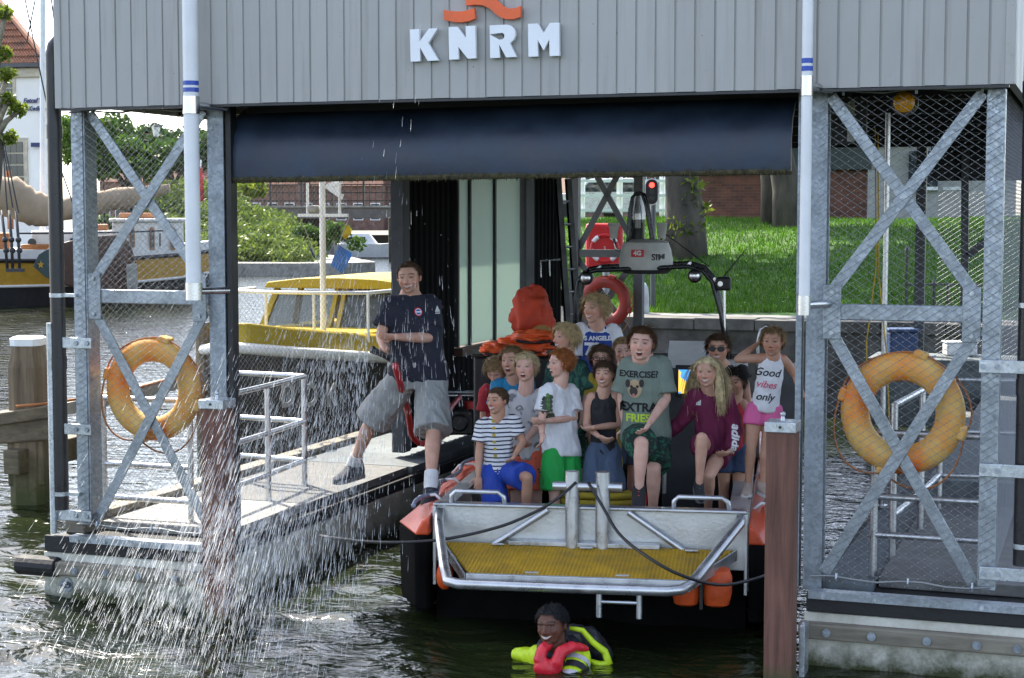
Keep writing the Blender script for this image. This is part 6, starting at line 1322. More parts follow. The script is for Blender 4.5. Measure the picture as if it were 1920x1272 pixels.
    # ---- hair
    def hair(s, h):
        col = h['col']; key = 'hair_%s' % str(col)
        if key not in MT: MT[key] = mat('hair', col, .7, var=.25, scale=30, bump=.3, bscale=200, spec=.25)
        rnd = random.Random(int(s.hc.x * 1000)); style = h.get('style', 'short'); th = h.get('th', .024); fl_ = h.get('line', .27) + .06
        def inhair(x, y, z):                           # hairline in head units, for a point on the scalp
            if y > .12: return z > fl_ - .12 * max(0, abs(x) - .2) / .15 + (0 if abs(x) < .24 else -.05)
            if y > -.08: return z > .06 + (-.14 if abs(x) > .28 and y < .06 else 0) if abs(x) > .2 else z > .1
            return z > -.26 + max(0, y + .2) * 1.2
        cc = V((0, -.06, .13)); rr = V((.37, .43, .365)); b = MB(); nu, nv_ = 40, 26; vs = []; ok = []
        for i in range(nv_ + 1):
            a = math.pi * i / nv_
            for j in range(nu):
                t = 2 * math.pi * j / nu; dv = V((math.sin(a) * math.cos(t), math.sin(a) * math.sin(t), math.cos(a))); q = V((cc.x + rr.x * dv.x, cc.y + rr.y * dv.y, cc.z + rr.z * dv.z))
                ok.append(inhair(*q)); e = 1 + th / .36 * (1 + .5 * noise.noise(q * 9)); vs.append(s.hp(cc.x + rr.x * dv.x * e, cc.y + rr.y * dv.y * e, cc.z + rr.z * dv.z * e))
        fs = [f for i in range(nv_) for j in range(nu) for f in [(i * nu + j, (i + 1) * nu + j, (i + 1) * nu + (j + 1) % nu, i * nu + (j + 1) % nu)] if sum(ok[q] for q in f) >= 2]
        b.add(vs, fs); cr = V((.03, -.2, .5))
        def strand(q, ln, w_, drop, lift):
            dv = V(((q.x - cc.x) / rr.x, (q.y - cc.y) / rr.y, (q.z - cc.z) / rr.z)).normalized(); nrm = V((dv.x / rr.x, dv.y / rr.y, dv.z / rr.z)).normalized()
            fl = (q - cr) + V((rnd.gauss(0, .1), rnd.gauss(0, .1), rnd.gauss(0, .07)))
            if style == 'long' and q.y > -.1: fl = V((math.copysign(1, q.x + .08), -.55, -.1)); fl = fl - nrm * fl.dot(nrm); fl = fl.normalized() if fl.length > .02 else V((0, 1, 0))
            sd_ = fl.cross(nrm).normalized(); p_ = q + nrm * th; pts = []; d_ = fl + nrm * lift; n_ = 5
            for i in range(n_):
                w2 = w_ * (1 - (i / (n_ - 1)) ** 2 * .85); pts.append((p_.copy(), w2)); d_ = (d_ + V((0, 0, -drop)) - nrm * lift * .5 * (i > 0)).normalized(); p_ = p_ + d_ * (ln / (n_ - 1))
            o = len(b.v); vs_ = []
            for p2, w2 in pts: vs_ += [s.hp(*(p2 - sd_ * w2)), s.hp(*(p2 + nrm * w2 * .6)), s.hp(*(p2 + sd_ * w2))]
            b.add(vs_, [(3 * i + a_, 3 * i + 3 + a_, 3 * i + 4 + a_, 3 * i + 1 + a_) for i in range(n_ - 1) for a_ in (0, 1)])
        ln = {'short': .16, 'crop': .07, 'medium': .28, 'long': 1.2, 'tied': .2}[style]; cnt = {'short': 1500, 'crop': 1000, 'medium': 1500, 'long': 1500, 'tied': 1100}[style]; i = 0
        while i < cnt:
            dv = V((rnd.gauss(0, 1), rnd.gauss(0, 1), rnd.gauss(0, 1))).normalized(); q = V((cc.x + rr.x * dv.x, cc.y + rr.y * dv.y, cc.z + rr.z * dv.z))
            if not inhair(*q): continue
            i += 1; L2 = ln * rnd.uniform(.6, 1.25) * (1.35 if i % 11 == 0 else 1)
            if style == 'long':
                L2 = (.55 if q.y > -.02 else 1.45) * rnd.uniform(.75, 1.1)
            if style in ('medium', 'short') and q.y > .15: L2 *= h.get('fringe', .6)
            strand(q, L2, .013 if style != 'long' else .017, .25 if style in ('medium',) else .55 if style == 'long' else .12, h.get('lift', .2) * (2.2 if i % 11 == 0 else 1))
        if style == 'long':
            for i in range(170):
                x0 = rnd.uniform(.3, .4); y0 = rnd.uniform(-.2, .12); p_ = [V((x0, y0, .12)), V((x0 + rnd.uniform(.0, .1), y0 + .02, -.25)), V((x0 + rnd.uniform(-.02, .2), y0 + rnd.uniform(0, .12), -.7)), V((x0 + rnd.uniform(0, .3), y0 + rnd.uniform(.05, .3), rnd.uniform(-1.5, -1.1)))]
                b.tube([s.hp(*q) for q in p_], [.013 * s.hh, .017 * s.hh, .015 * s.hh, .003 * s.hh], 4)
        if style == 'tied':
            b.tube([s.hp(0, -.44, .2), s.hp(.02, -.6, .1), s.hp(.05, -.62, -.15), s.hp(.06, -.55, -.45)], [.09 * s.hh, .12 * s.hh, .1 * s.hh, .02 * s.hh], 10)
        b.build('hair', MT[key], s.root, smooth=True, fix=False)
    # ---- clothing
    def wrinkle(s, me, amp, fr_=9.0, seed=0):
        me.calc_loop_triangles() if False else None
        no = [v.normal.copy() for v in me.vertices]
        for v, n_ in zip(me.vertices, no):
            c = v.co; q = V((c.x * fr_ * 1.5, c.y * fr_ * 1.5, c.z * fr_ * .75 + c.x * fr_ * .7 + seed)); w_ = noise.noise(q); v.co = c + n_ * (amp * (1 - 2.2 * abs(w_)) + amp * .6 * noise.noise(q * 2.3))
    def seg(s, q, which, t): j = s.J; return j[which[0] + q].lerp(j[which[1] + q], t)
    def done(s, b, name, m_, voxel, amp, attr=False, seed=0, fr_=9.0):
        me = remesh(b, voxel, 3, name); s.wrinkle(me, amp, fr_, seed); me.materials.append(m_)
        if attr:
            A = me.attributes.new('cl', 'FLOAT_VECTOR', 'POINT'); vals = []
            for v in me.vertices: r_ = v.co - s.hm; vals += [r_.dot(s.lat), r_.dot(s.fw), r_.dot(s.upv)]
            A.data.foreach_set('vector', vals)
        me.update(); return link(name, me, s.root)
def shirt(m_, sleeve=.7, hem=-.02, loose=.02, inf=.009, amp=.0075, name='shirt', attr=False, longsleeve=False, strap=False, prints=None, seed=0, collar=True):
    def f(s):
        b = MB(); b.loft(s.torso_rings(inf, loose, hem, .97 if strap else 1.13)); k = s.k
        for q in 'ab':
            if strap or 'e' + q not in s.J: continue
            sh, el, wr = s.J['s' + q], s.J['e' + q], s.J['w' + q]; sh2 = sh.lerp(s.sm, .2); b.ell(sh.lerp(s.sm, .06), .06 * k + inf, nu=12)
            if longsleeve: b.tube([sh2, sh, sh.lerp(el, .6), el, el.lerp(wr, .5), el.lerp(wr, .96)], [.06 * k + inf, .062 * k + inf, .056 * k + inf, .05 * k + inf, .046 * k + inf, .036 * k + inf], 14); b.ell(el, .05 * k + inf, nu=12)
            else:
                b.tube([sh2, sh, sh.lerp(el, sleeve * .6), sh.lerp(el, sleeve)], [.058 * k + inf, .064 * k + inf, .064 * k + inf, .066 * k + inf + .01], 14)
        if strap:
            for x in (-.42, .42):
                a_ = s.sm + s.lat * (s.sw * x); pts = []
                for t in np.linspace(-1, 1, 7): pts.append(a_ - s.upv * (.13 * s.sw / .16 * (1 if abs(t) > .9 else .35 if abs(t) > .4 else -.28)) + s.fw * (t * -s.hw * s.depth * (1.05 if abs(t) > .9 else .95)))
                b.tube(pts, .02 * (s.k / .75), 8)
        o = s.done(b, name, m_, .0085, amp, attr, seed); 
        if prints: prints(s, o)
        return o
    return f
def shorts(m_, length=.8, inf=.013, loose=.02, name='shorts', amp=.0075, top=.2, seed=3):
    def f(s):
        b = MB(); b.loft(s.torso_rings(inf, .004, -.16, top)); k = s.k
        for q in 'ab':
            if 'k' + q not in s.J: continue
            h, kn, an = s.J['h' + q], s.J['k' + q], s.J['n' + q]; e = h.lerp(kn, min(length, 1)); b.ell(h, .09 * k + inf, nu=14)
            pts = [h, h.lerp(kn, min(length, 1) * .5), e]; rs = [.092 * k + inf, .09 * k + inf + loose * .5, .078 * k + inf + loose]
            if length > 1: pts.append(kn.lerp(an, length - 1)); rs.append(.078 * k + inf + loose)
            b.tube(pts, rs, 16)
        s.done(b, name, m_, .0085, amp, seed=seed)
    return f
def shoes(m_, sole, which='ab', size=1.0, sock=None, socklen=.12):
    def f(s):
        for q in which:
            an = s.J['n' + q]; fd = s.foot_dir(q); k = s.k * size; sdv = fd.cross(V((0, 0, 1)))
            sdv = sdv.normalized() if sdv.length > .2 else RT; up = sdv.cross(fd); up = up if up.z > -.2 else -up
            b = MB(); P = [(-.085, .03, -.0, .075), (-.06, .046, 0, .115), (.0, .05, 0, .11), (.055, .05, 0, .072), (.12, .05, 0, .042), (.165, .045, 0, .032), (.19, .022, .0, .018)]; c0 = an - up * (.085 * k)
            b.loft([ellring(c0 + fd * (x * k) + up * (h * .5 * k), sdv, up, w_ * k, h * .62 * k, 14, .4) for x, w_, _, h in P]); sh_ = b.build('shoe', m_, s.root, smooth=50)
            b = MB(); b.loft([[c0 + fd * (x * k) + sdv * (w_ * 1.08 * k * a_) + up * (z_ * k) for a_, z_ in ((-1, .012), (1, .012), (1, -.014), (-1, -.014))] for x, w_, _, h in P]); link('sole', b.mesh('sole', sole, 40), sh_)
            b = MB()
            for x in (.035, .06, .085): b.tube([c0 + fd * (x * k) + sdv * (-.035 * k) + up * ((.08 - x * .35) * k), c0 + fd * (x * k) + up * ((.118 - x * .7) * k), c0 + fd * (x * k) + sdv * (.035 * k) + up * ((.08 - x * .35) * k)], .005 * k, 5)
            link('laces', b.mesh('laces', sole), sh_)
            if sock:
                kn = s.J['k' + q]; dv = (kn - an).normalized(); b = MB(); b.tube([an - dv * .03, an + dv * socklen * k], [.046 * k, .046 * k], 12); b.build('sock', sock, s.root, smooth=40)
    return f
def print_mesh(s, o, me, px, py, m_, name='print', sc=1.0, rot=0, lift=.004):
    """lay a flat mesh (x right, y up) on the garment, pushed along the chest axis"""
    me.materials.clear(); me.materials.append(m_); dp = o.data; bv = BVHTree.FromPolygons([v.co[:] for v in dp.vertices], [tuple(p_.vertices) for p_ in dp.polygons])
    r = ray(px, py); hit = bv.ray_cast(CAM, r.normalized()); c = hit[0] if hit[0] else PD(px, py, s.d)
    ux = RT - s.fw * RT.dot(s.fw); ux.normalize(); uy = s.fw.cross(ux) ; uy = uy if uy.z > 0 else -uy
    if rot: ux, uy = ux * math.cos(rot) + uy * math.sin(rot), uy * math.cos(rot) - ux * math.sin(rot)
    bm = bmesh.new(); bm.from_mesh(me); bmesh.ops.triangulate(bm, faces=bm.faces); 
    for _ in range(2):
        es = [e for e in bm.edges if e.calc_length() > .02]
        if es: bmesh.ops.subdivide_edges(bm, edges=es, cuts=1); bmesh.ops.triangulate(bm, faces=bm.faces)
    for v in bm.verts:
        p0 = c + ux * (v.co.x * sc) + uy * (v.co.y * sc) + s.fw * .25; h = bv.ray_cast(p0, -s.fw); v.co = (h[0] if h[0] and h[3] < .6 else c + ux * (v.co.x * sc) + uy * (v.co.y * sc)) + s.fw * (lift + (v.co.z if False else 0))
    bm.to_mesh(me); bm.free(); me.name = name; return link(name, me, o)
def shape(pts):
    me = bpy.data.meshes.new('s'); me.from_pydata([(x, y, 0) for x, y in pts], [], [tuple(range(len(pts)))]); return me
def oval(cx, cy, rx, ry, n_=18): return shape([(cx + rx * math.cos(a), cy + ry * math.sin(a)) for a in np.linspace(0, 2 * math.pi, n_, endpoint=False)])
def tmesh(txt, size, bold=0, shear=0): return text_mesh(txt, size, 0, bold, shear)
BLK = fabric('black_print', (.012, .012, .013)); WHT = fabric('white_print', (.7, .7, .7))
for nm, c in dict(navy=(.012, .014, .028), gshort=(.27, .28, .27), white=(.66, .66, .68), greytee=(.5, .49, .48), blueshort=(.012, .05, .33), greenshort=(.01, .3, .05), orangeshort=(.65, .1, .05), turq=(.02, .22, .42), blackf=(.012, .012, .014), denim=(.06, .09, .15), sage=(.16, .2, .165), maroon=(.13, .008, .045), pink=(.65, .12, .3), lablue=(.015, .05, .26), yellowt=(.4, .3, .03), redt=(.4, .02, .03), denimd=(.035, .06, .13)).items(): MT['c_' + nm] = fabric('cloth_' + nm, c)
def spotmat(name, c1, c2, sc, lo, hi, vor=False):
    m, n, p, L = nodes(name); tc = NN(n, 'TexCoord'); x = NN(n, 'TexVoronoi', i_Scale=sc) if vor else NN(n, 'TexNoise', i_Scale=sc, i_Detail=5.0, i_Distortion=1.2); L.new(tc.outputs['Object'], x.inputs['Vector'])
    rp = ramp(n, [(lo, c1), (hi, c2)], x.outputs[0]); L.new(rp.outputs[0], p.inputs['Base Color']); p.inputs['Roughness'].default_value = .85; return m
MT['c_palm'] = spotmat('palm_print_tee', (.47, .46, .46), (.16, .16, .17), 11, .56, .62); MT['c_leaf'] = spotmat('green_leaf_shirt', (.01, .05, .045), (.05, .16, .1), 16, .45, .62); MT['c_dgreen'] = spotmat('dark_green_pattern', (.008, .02, .018), (.015, .11, .06), 22, .5, .58)
MT['c_dots'] = spotmat('orange_dotted_shorts', (.03, .03, .04), (.62, .11, .06), 26, .2, .24, True)
m, n, p, L = nodes('striped_tee'); at = NN(n, 'Attribute'); at.attribute_name = 'cl'; sx_ = NN(n, 'SeparateXYZ'); L.new(at.outputs['Vector'], sx_.inputs[0]); mu = NN(n, 'Math', operation='MULTIPLY'); mu.inputs[1].default_value = 1 / .031; L.new(sx_.outputs[2], mu.inputs[0]); fr2 = NN(n, 'Math', operation='FRACT'); L.new(mu.outputs[0], fr2.inputs[0])
rp = ramp(n, [(0, (.62, .62, .64)), (.66, (.02, .022, .05))], fr2.outputs[0]); rp.color_ramp.interpolation = 'CONSTANT'; L.new(rp.outputs[0], p.inputs['Base Color']); p.inputs['Roughness'].default_value = .85; MT['c_stripe'] = m
SH = {'black': fabric('black_shoe', (.014, .014, .016)), 'navy': fabric('navy_shoe', (.02, .022, .035)), 'tan': fabric('tan_sneaker', (.38, .3, .25)), 'white': fabric('white_sock', (.66, .66, .66)), 'grey': fabric('grey_sole', (.12, .12, .12)), 'red': fabric('red_sole', (.6, .03, .03)), 'wsole': fabric('white_sole', (.55, .55, .53))}
BLOND = (.5, .36, .18); LBLOND = (.66, .53, .3); BROWN = (.085, .05, .027); LBROWN = (.27, .17, .08); GINGER = (.33, .11, .03); DARK = (.02, .014, .01)
# ---- the man with the hose
def p_man(s, o):
    print_mesh(s, o, oval(0, 0, .033, .033), 784, 585, MT['redplast']); print_mesh(s, o, oval(0, 0, .026, .026), 784, 585, WHT, lift=.006); print_mesh(s, o, oval(0, 0, .02, .02), 784, 585, MT['blue'], lift=.008); print_mesh(s, o, shape([(-.024, -.006), (.024, -.006), (.024, .006), (-.024, .006)]), 784, 585, WHT, lift=.01)
    print_mesh(s, o, shape([(-.026, -.02), (.026, -.02), (0, .03)]), 820, 580, WHT); print_mesh(s, o, shape([(-.024, -.034), (.024, -.034), (.024, -.026), (-.024, -.026)]), 820, 580, WHT)
Person('man in wet navy T-shirt and grey shorts holding the hose on the left dock', 13.0,
       dict(sa=(733, 572, -.05), sb=(809, 570, .05), ea=(714, 628, -.12), wa=(722, 660, -.38), eb=(806, 634, -.1), wb=(742, 632, -.4), ha=(760, 706, 0), hb=(808, 704, .0), ka=(696, 790, .12), na=(662, 872, .4), kb=(812, 812, -.3), nb=(808, 912, -.55), ta=(628, 882, .22), tb=(800, 930, -.85), fb=(716, 632, -.45), fa=(708, 664, -.5)),
       ((767, 521, -.06), .258, 10, -2, 3), 'fair', 1.03, dict(col=BROWN, style='crop', line=.3), dict(mouth='smile', stubble=True, eye=.014), group='people around the lifeboat',
       clothes=(shirt(MT['c_navy'], .72, -.06, .02, .014, .007, 'tshirt', prints=p_man), shorts(MT['c_gshort'], .98, .018, .045, amp=.008), shoes(SH['navy'], SH['grey'], 'ab', 1.15, SH['white'], .1)), floor=.6, chestw=.2, depth=.66, belly=.02)
def p_yel(s, o):
    for i, (x, y) in enumerate(((925, 790), (926, 803), (926, 816), (927, 829), (928, 842), (929, 855))): print_mesh(s, o, oval(0, 0, .014, .012, 8), x, y, MT['c_yellowt'])
def K(a): return a
# front row on the boat
Person('boy in striped T-shirt and blue shorts crouching at the left of the stern', 12.3,
       dict(sa=(906, 796, 0), sb=(961, 790, 0), ea=(898, 848, -.03), wa=(897, 893, -.08), eb=(981, 829, -.02), wb=(966, 853, -.14), ha=(920, 885, .02), hb=(950, 884, .02), ka=(932, 958, -.1), na=(932, 1030, 0), kb=(989, 896, -.25), nb=(985, 985, -.12)),
       ((932, 752, -.03), .208, 38, 3, 4), 'tan', .72, dict(col=BROWN, style='crop', line=.26), dict(mouth='smile'),
       clothes=(shirt(MT['c_stripe'], .62, -.06, .012, attr=True, prints=p_yel), shorts(MT['c_blueshort'], .85, .013, .03)))
Person('blond boy in pale palm print T-shirt and orange dotted shorts', 12.62,
       dict(sa=(959, 745, .02), sb=(1013, 743, 0), ea=(950, 795, .06), wa=(975, 822, -.1), eb=(1016, 790, -.02), wb=(985, 826, -.16), ha=(972, 850, 0), hb=(1003, 850, 0), ka=(968, 935, -.05), na=(966, 1020, 0), kb=(1006, 935, -.05), nb=(1004, 1020, 0)),
       ((986, 689, -.03), .232, 18, 4, 2), 'pale', .76, dict(col=LBLOND, style='short', line=.25), dict(mouth='open', eye=.012),
       clothes=(shirt(MT['c_palm'], .7, -.1, .02), shorts(MT['c_dots'], .8, .012, .035)))
def p_croc(s, o):
    g1, g2 = fabric('print_dark', (.06, .07, .05)), fabric('print_green', (.08, .2, .04))
    for i in range(16): print_mesh(s, o, oval(0, 0, .014 + .008 * (i % 3), .018, 7), 1027 + 6 * math.sin(i * 2.1), 742 + i * 2.8, g1 if i % 3 else g2)
Person('red haired boy in white T-shirt and green shorts looking left', 12.35,
       dict(sa=(1027, 733, -.06), sb=(1070, 735, .08), ea=(1016, 785, -.12), wa=(1016, 815, -.22), eb=(1077, 784, .02), wb=(1022, 790, -.22), ha=(1039, 846, .0), hb=(1066, 847, .05), ka=(1040, 935, -.03), na=(1040, 1030, 0), kb=(1064, 935, .03), nb=(1064, 1030, .05)),
       ((1050, 682, -.02), .222, 62, 2, 0), 'pale', .74, dict(col=GINGER, style='short', line=.25, th=.05), dict(mouth='open', browa=.4),
       clothes=(shirt(MT['c_white'], .75, -.06, .03, .014, prints=p_croc), shorts(MT['c_greenshort'], .8, .014, .035)))
Person('boy in black tank top and denim shorts with folded arms', 12.38,
       dict(sa=(1106, 745, 0), sb=(1156, 743, 0), ea=(1099, 798, 0), wa=(1122, 818, -.17), eb=(1160, 797, 0), wb=(1113, 802, -.18), ha=(1118, 850, 0), hb=(1146, 850, 0), ka=(1115, 935, -.03), na=(1114, 1030, 0), kb=(1150, 935, -.03), nb=(1150, 1030, 0), fa=(1138, 826, -.2), fb=(1098, 806, -.14)),
       ((1134, 702, -.03), .215, 20, 4, 0), 'fair', .7, dict(col=BROWN, style='short', line=.22, fringe=1.2), dict(mouth='smile'),
       clothes=(shirt(MT['c_blackf'], 0, -.02, .008, .009, strap=True, name='tank_top'), shorts(MT['c_denim'], .82, .013, .03)))
def p_pug(s, o):
    tan, dk = fabric('print_fawn', (.42, .3, .18)), fabric('print_dark_fur', (.035, .028, .024))
    print_mesh(s, o, tmesh('EXERCISE?', .062, .002), 1197, 703, BLK)
    print_mesh(s, o, oval(0, 0, .052, .066), 1190, 729, tan); print_mesh(s, o, oval(0, 0, .03, .032), 1188, 734, dk, lift=.006)
    for dx in (-13, 13): print_mesh(s, o, oval(0, 0, .018, .03, 10), 1190 + dx, 719, dk, lift=.006)
    for dx in (-6, 5): print_mesh(s, o, oval(0, 0, .011, .011, 10), 1190 + dx, 725, dk, lift=.007)
    print_mesh(s, o, oval(0, 0, .012, .012, 8), 1188, 741, fabric('print_tongue', (.45, .16, .16)), lift=.008)
    print_mesh(s, o, tmesh('EXTRA', .088, .003), 1197, 765, BLK); print_mesh(s, o, tmesh('FRIES', .078, .003), 1196, 785, fabric('print_lime', (.45, .6, .05)))
Person('tall boy in sage T-shirt with dog print, one foot on the transom', 12.15,
       dict(sa=(1179, 686, .03), sb=(1239, 684, 0), ea=(1166, 745, .05), wa=(1172, 800, .02), eb=(1249, 748, -.05), wb=(1219, 792, -.28), ha=(1192, 818, .05), hb=(1230, 818, .05), ka=(1203, 833, -.36), na=(1198, 918, -.4), kb=(1226, 880, -.2), nb=(1224, 962, -.1), ta=(1195, 960, -.62), fb=(1205, 814, -.36)),
       ((1203, 645, -.05), .262, 12, 3, -4), 'pale', .92, dict(col=(.1, .05, .022), style='short', line=.27), dict(mouth='open', eye=.011),
       clothes=(shirt(MT['c_sage'], .85, -.06, .03, .016, .006, prints=p_pug), shorts(MT['c_dgreen'], .92, .014, .03), shoes(SH['black'], SH['red'], 'a', 1.05)), chestw=.145, depth=.72)
def p_hood(s, o):
    for dx, h in ((-3, 5), (0, 8), (3, 11)): print_mesh(s, o, shape([(-.005, -.012), (.004, -.012), (.008, h * .0025), (0, h * .0025)]), 1309 + dx, 757, WHT)
    me = tmesh('adidas', .08, .003); print_mesh(s, o, me, 1379, 828, WHT, rot=R(-108), lift=.006)
Person('girl with long blond hair in maroon hoodie, knee raised', 12.2,
       dict(sa=(1304, 742, 0), sb=(1361, 744, .02), ea=(1284, 784, .05), wa=(1254, 812, .1), eb=(1379, 806, -.02), wb=(1369, 846, -.2), ha=(1318, 842, .05), hb=(1352, 842, .05), ka=(1316, 822, -.42), na=(1311, 908, -.38), kb=(1330, 892, -.25), nb=(1327, 960, -.05), ta=(1320, 945, -.6), fb=(1345, 860, -.32)),
       ((1325, 698, -.05), .235, 16, 2, 2), 'fair', .76, dict(col=LBLOND, style='long', line=.27), dict(mouth='smile'),
       clothes=(shirt(MT['c_maroon'], 1, -.08, .02, .016, .007, 'hoodie', longsleeve=True, prints=p_hood), shorts(MT['c_maroon'], .42, .012, .014), shoes(SH['black'], SH['grey'], 'a', .95)))
def p_vibes(s, o):
    pk = fabric('print_pink', (.6, .12, .2))
    print_mesh(s, o, tmesh('Good', .08, .001, .3), 1438, 699, BLK, rot=R(-6)); print_mesh(s, o, tmesh('vibes', .072, .001, .3), 1437, 722, pk, rot=R(-6)); print_mesh(s, o, tmesh('only', .076, .001, .3), 1434, 745, BLK, rot=R(-6))
Person('girl in white tank top and pink shorts standing on the orange collar', 12.1,
       dict(sa=(1427, 672, 0), sb=(1471, 675, 0), ea=(1383, 674, -.05), wa=(1418, 647, .08), eb=(1492, 706, .05), wb=(1503, 735, -.1), ha=(1417, 771, 0), hb=(1448, 772, 0), ka=(1408, 838, -.03), na=(1403, 908, 0), kb=(1436, 838, -.03), nb=(1431, 908, -.05)),
       ((1449, 641, -.02), .222, 20, 0, 0), 'tan', .7, dict(col=LBROWN, style='tied', line=.28), dict(mouth='closed', eye=.018),
       clothes=(shirt(MT['c_white'], 0, .0, .022, .01, strap=True, name='tank_top', prints=p_vibes), shorts(MT['c_pink'], .36, .01, .012, top=.06), shoes(SH['tan'], SH['wsole'], 'ab', 1.1)), floor=.8)
# behind
Person('boy with wide open mouth in turquoise T-shirt behind the striped boy', 13.15,
       dict(sa=(934, 722, 0), sb=(990, 720, 0), ea=(926, 775, 0), wa=(935, 815, -.1), eb=(997, 775, 0), wb=(985, 815, -.1), ha=(948, 830, 0), hb=(978, 830, 0), ka=(948, 915, 0), na=(948, 1000, 0), kb=(978, 915, 0), nb=(978, 1000, 0)),
       ((960, 678, -.03), .25, 25, 4, 3), 'fair', .78, dict(col=LBROWN, style='short', line=.25), dict(mouth='open', eye=.01), clothes=(shirt(MT['c_turq'], .7, -.05, .02), shorts(MT['c_denim'], .8)))
Person('child with bowed head and brown hair at the far left of the group', 13.3,
       dict(sa=(912, 733, 0), sb=(952, 733, 0), ea=(906, 785, 0), wa=(915, 820, -.1), eb=(956, 785, 0), wb=(946, 820, -.1), ha=(920, 835, 0), hb=(944, 835, 0), ka=(920, 915, 0), na=(920, 995, 0), kb=(944, 915, 0), nb=(944, 995, 0)),
       ((930, 694, -.1), .225, 20, -32, 0), 'fair', .72, dict(col=LBROWN, style='medium', line=.22), dict(mouth='closed', eye=.008), clothes=(shirt(MT['c_redt'], .7, -.05, .02), shorts(MT['c_denim'], .8)))
Person('blond boy in dark green leaf print shirt looking left', 12.95,
       dict(sa=(1040, 686, -.06), sb=(1088, 688, .06), ea=(1030, 740, -.05), wa=(1030, 780, -.1), eb=(1101, 738, .03), wb=(1092, 780, -.1), ha=(1050, 800, 0), hb=(1082, 800, .03), ka=(1050, 895, 0), na=(1050, 1000, 0), kb=(1082, 895, 0), nb=(1082, 1000, 0)),
       ((1060, 633, -.02), .238, 58, 2, 0), 'fair', .8, dict(col=BLOND, style='medium', line=.22, th=.05), dict(mouth='smile'), clothes=(shirt(MT['c_leaf'], .85, -.05, .02), shorts(MT['c_dgreen'], .8)))
def p_la(s, o):
    print_mesh(s, o, tmesh('LOS ANGELES', .05, .002), 1116, 635, WHT); print_mesh(s, o, tmesh('72', .14, .006), 1112, 656, WHT)
Person('tall boy in blue basketball vest over a white T-shirt at the back', 13.9,
       dict(sa=(1088, 620, 0), sb=(1149, 622, .02), ea=(1078, 680, 0), wa=(1085, 730, -.1), eb=(1163, 682, 0), wb=(1155, 735, -.1), ha=(1100, 730, 0), hb=(1138, 730, 0), ka=(1100, 835, 0), na=(1100, 945, 0), kb=(1138, 835, 0), nb=(1138, 945, 0)),
       ((1116, 579, -.03), .262, 42, 2, 0), 'fair', .95, dict(col=BLOND, style='medium', line=.22, th=.05), dict(mouth='smile', eye=.011),
       clothes=(shirt(MT['c_white'], .75, -.03, .015, .01, name='tshirt'), shirt(MT['c_lablue'], 0, -.05, .02, .02, strap=True, name='basketball_vest', prints=p_la), shorts(MT['c_lablue'], .85)))
def glasses(dark):
    def f(s):
        b = MB(); H = s.hh; hp = s.hp
        for x in (-.155, .155):
            pts = [hp(x + .12 * math.cos(a), .42 - .25 * (x + .12 * math.cos(a)) ** 2 * 2, .02 + (.085 if dark else .075) * math.sin(a)) for a in np.linspace(0, 2 * math.pi, 14, endpoint=False)]; b.tube(pts, .012 * H * 1.2, 6, closed=True)
            b.tube([hp(math.copysign(.27, x), .36, .05), hp(math.copysign(.37, x), .1, .05), hp(math.copysign(.37, x), -.1, .0)], .012 * H, 6)
            if dark: b.add(pts, [tuple(range(14))])
        b.tube([hp(-.04, .43, .04), hp(0, .45, .045), hp(.04, .43, .04)], .012 * H, 6); b.build('sunglasses' if dark else 'glasses', MT['blackmetal'], s.root, smooth=40, fix=False)
    return f
Person('child with black glasses and yellow shirt behind the boy in the tank top', 13.0,
       dict(sa=(1104, 712, 0), sb=(1154, 712, 0), ea=(1098, 765, 0), wa=(1105, 805, -.1), eb=(1160, 765, 0), wb=(1152, 805, -.1), ha=(1114, 815, 0), hb=(1144, 815, 0), ka=(1114, 905, 0), na=(1114, 995, 0), kb=(1144, 905, 0), nb=(1144, 995, 0)),
       ((1128, 672, -.02), .228, 8, 0, 0), 'fair', .75, dict(col=BROWN, style='medium', line=.22), dict(mouth='closed', eye=.016), clothes=(shirt(MT['c_yellowt'], .8, -.05, .02), shorts(MT['c_yellowt'], .8), glasses(False)))
Person('fair boy half hidden behind the tall boy in sage', 13.4,
       dict(sa=(1146, 700, 0), sb=(1196, 700, 0), ea=(1142, 750, 0), wa=(1150, 790, 0), eb=(1202, 750, 0), wb=(1195, 790, 0), ha=(1158, 800, 0), hb=(1186, 800, 0), ka=(1158, 885, 0), na=(1158, 980, 0), kb=(1186, 885, 0), nb=(1186, 980, 0)),
       ((1169, 658, -.02), .232, 5, -4, 6), 'pale', .75, dict(col=LBROWN, style='crop', line=.26), dict(mouth='closed', eye=.012), clothes=(shirt(MT['c_blackf'], .8, -.05, .02), shorts(MT['c_denim'], .8)))
Person('woman with sunglasses and dark top behind the blond girl', 13.3,
       dict(sa=(1322, 697, 0), sb=(1392, 699, 0), ea=(1316, 755, 0), wa=(1325, 800, 0), eb=(1402, 757, 0), wb=(1395, 800, -.05), ha=(1340, 800, 0), hb=(1378, 800, 0), ka=(1340, 890, -.05), na=(1340, 990, 0), kb=(1378, 890, -.05), nb=(1378, 990, 0)),
       ((1347, 654, -.03), .245, 16, 0, 0), 'tan', .86, dict(col=BROWN, style='tied', line=.27), dict(mouth='smile'), clothes=(shirt(MT['c_blackf'], .15, -.05, .012, name='top'), shorts(MT['c_blackf'], 1.6), glasses(True)))
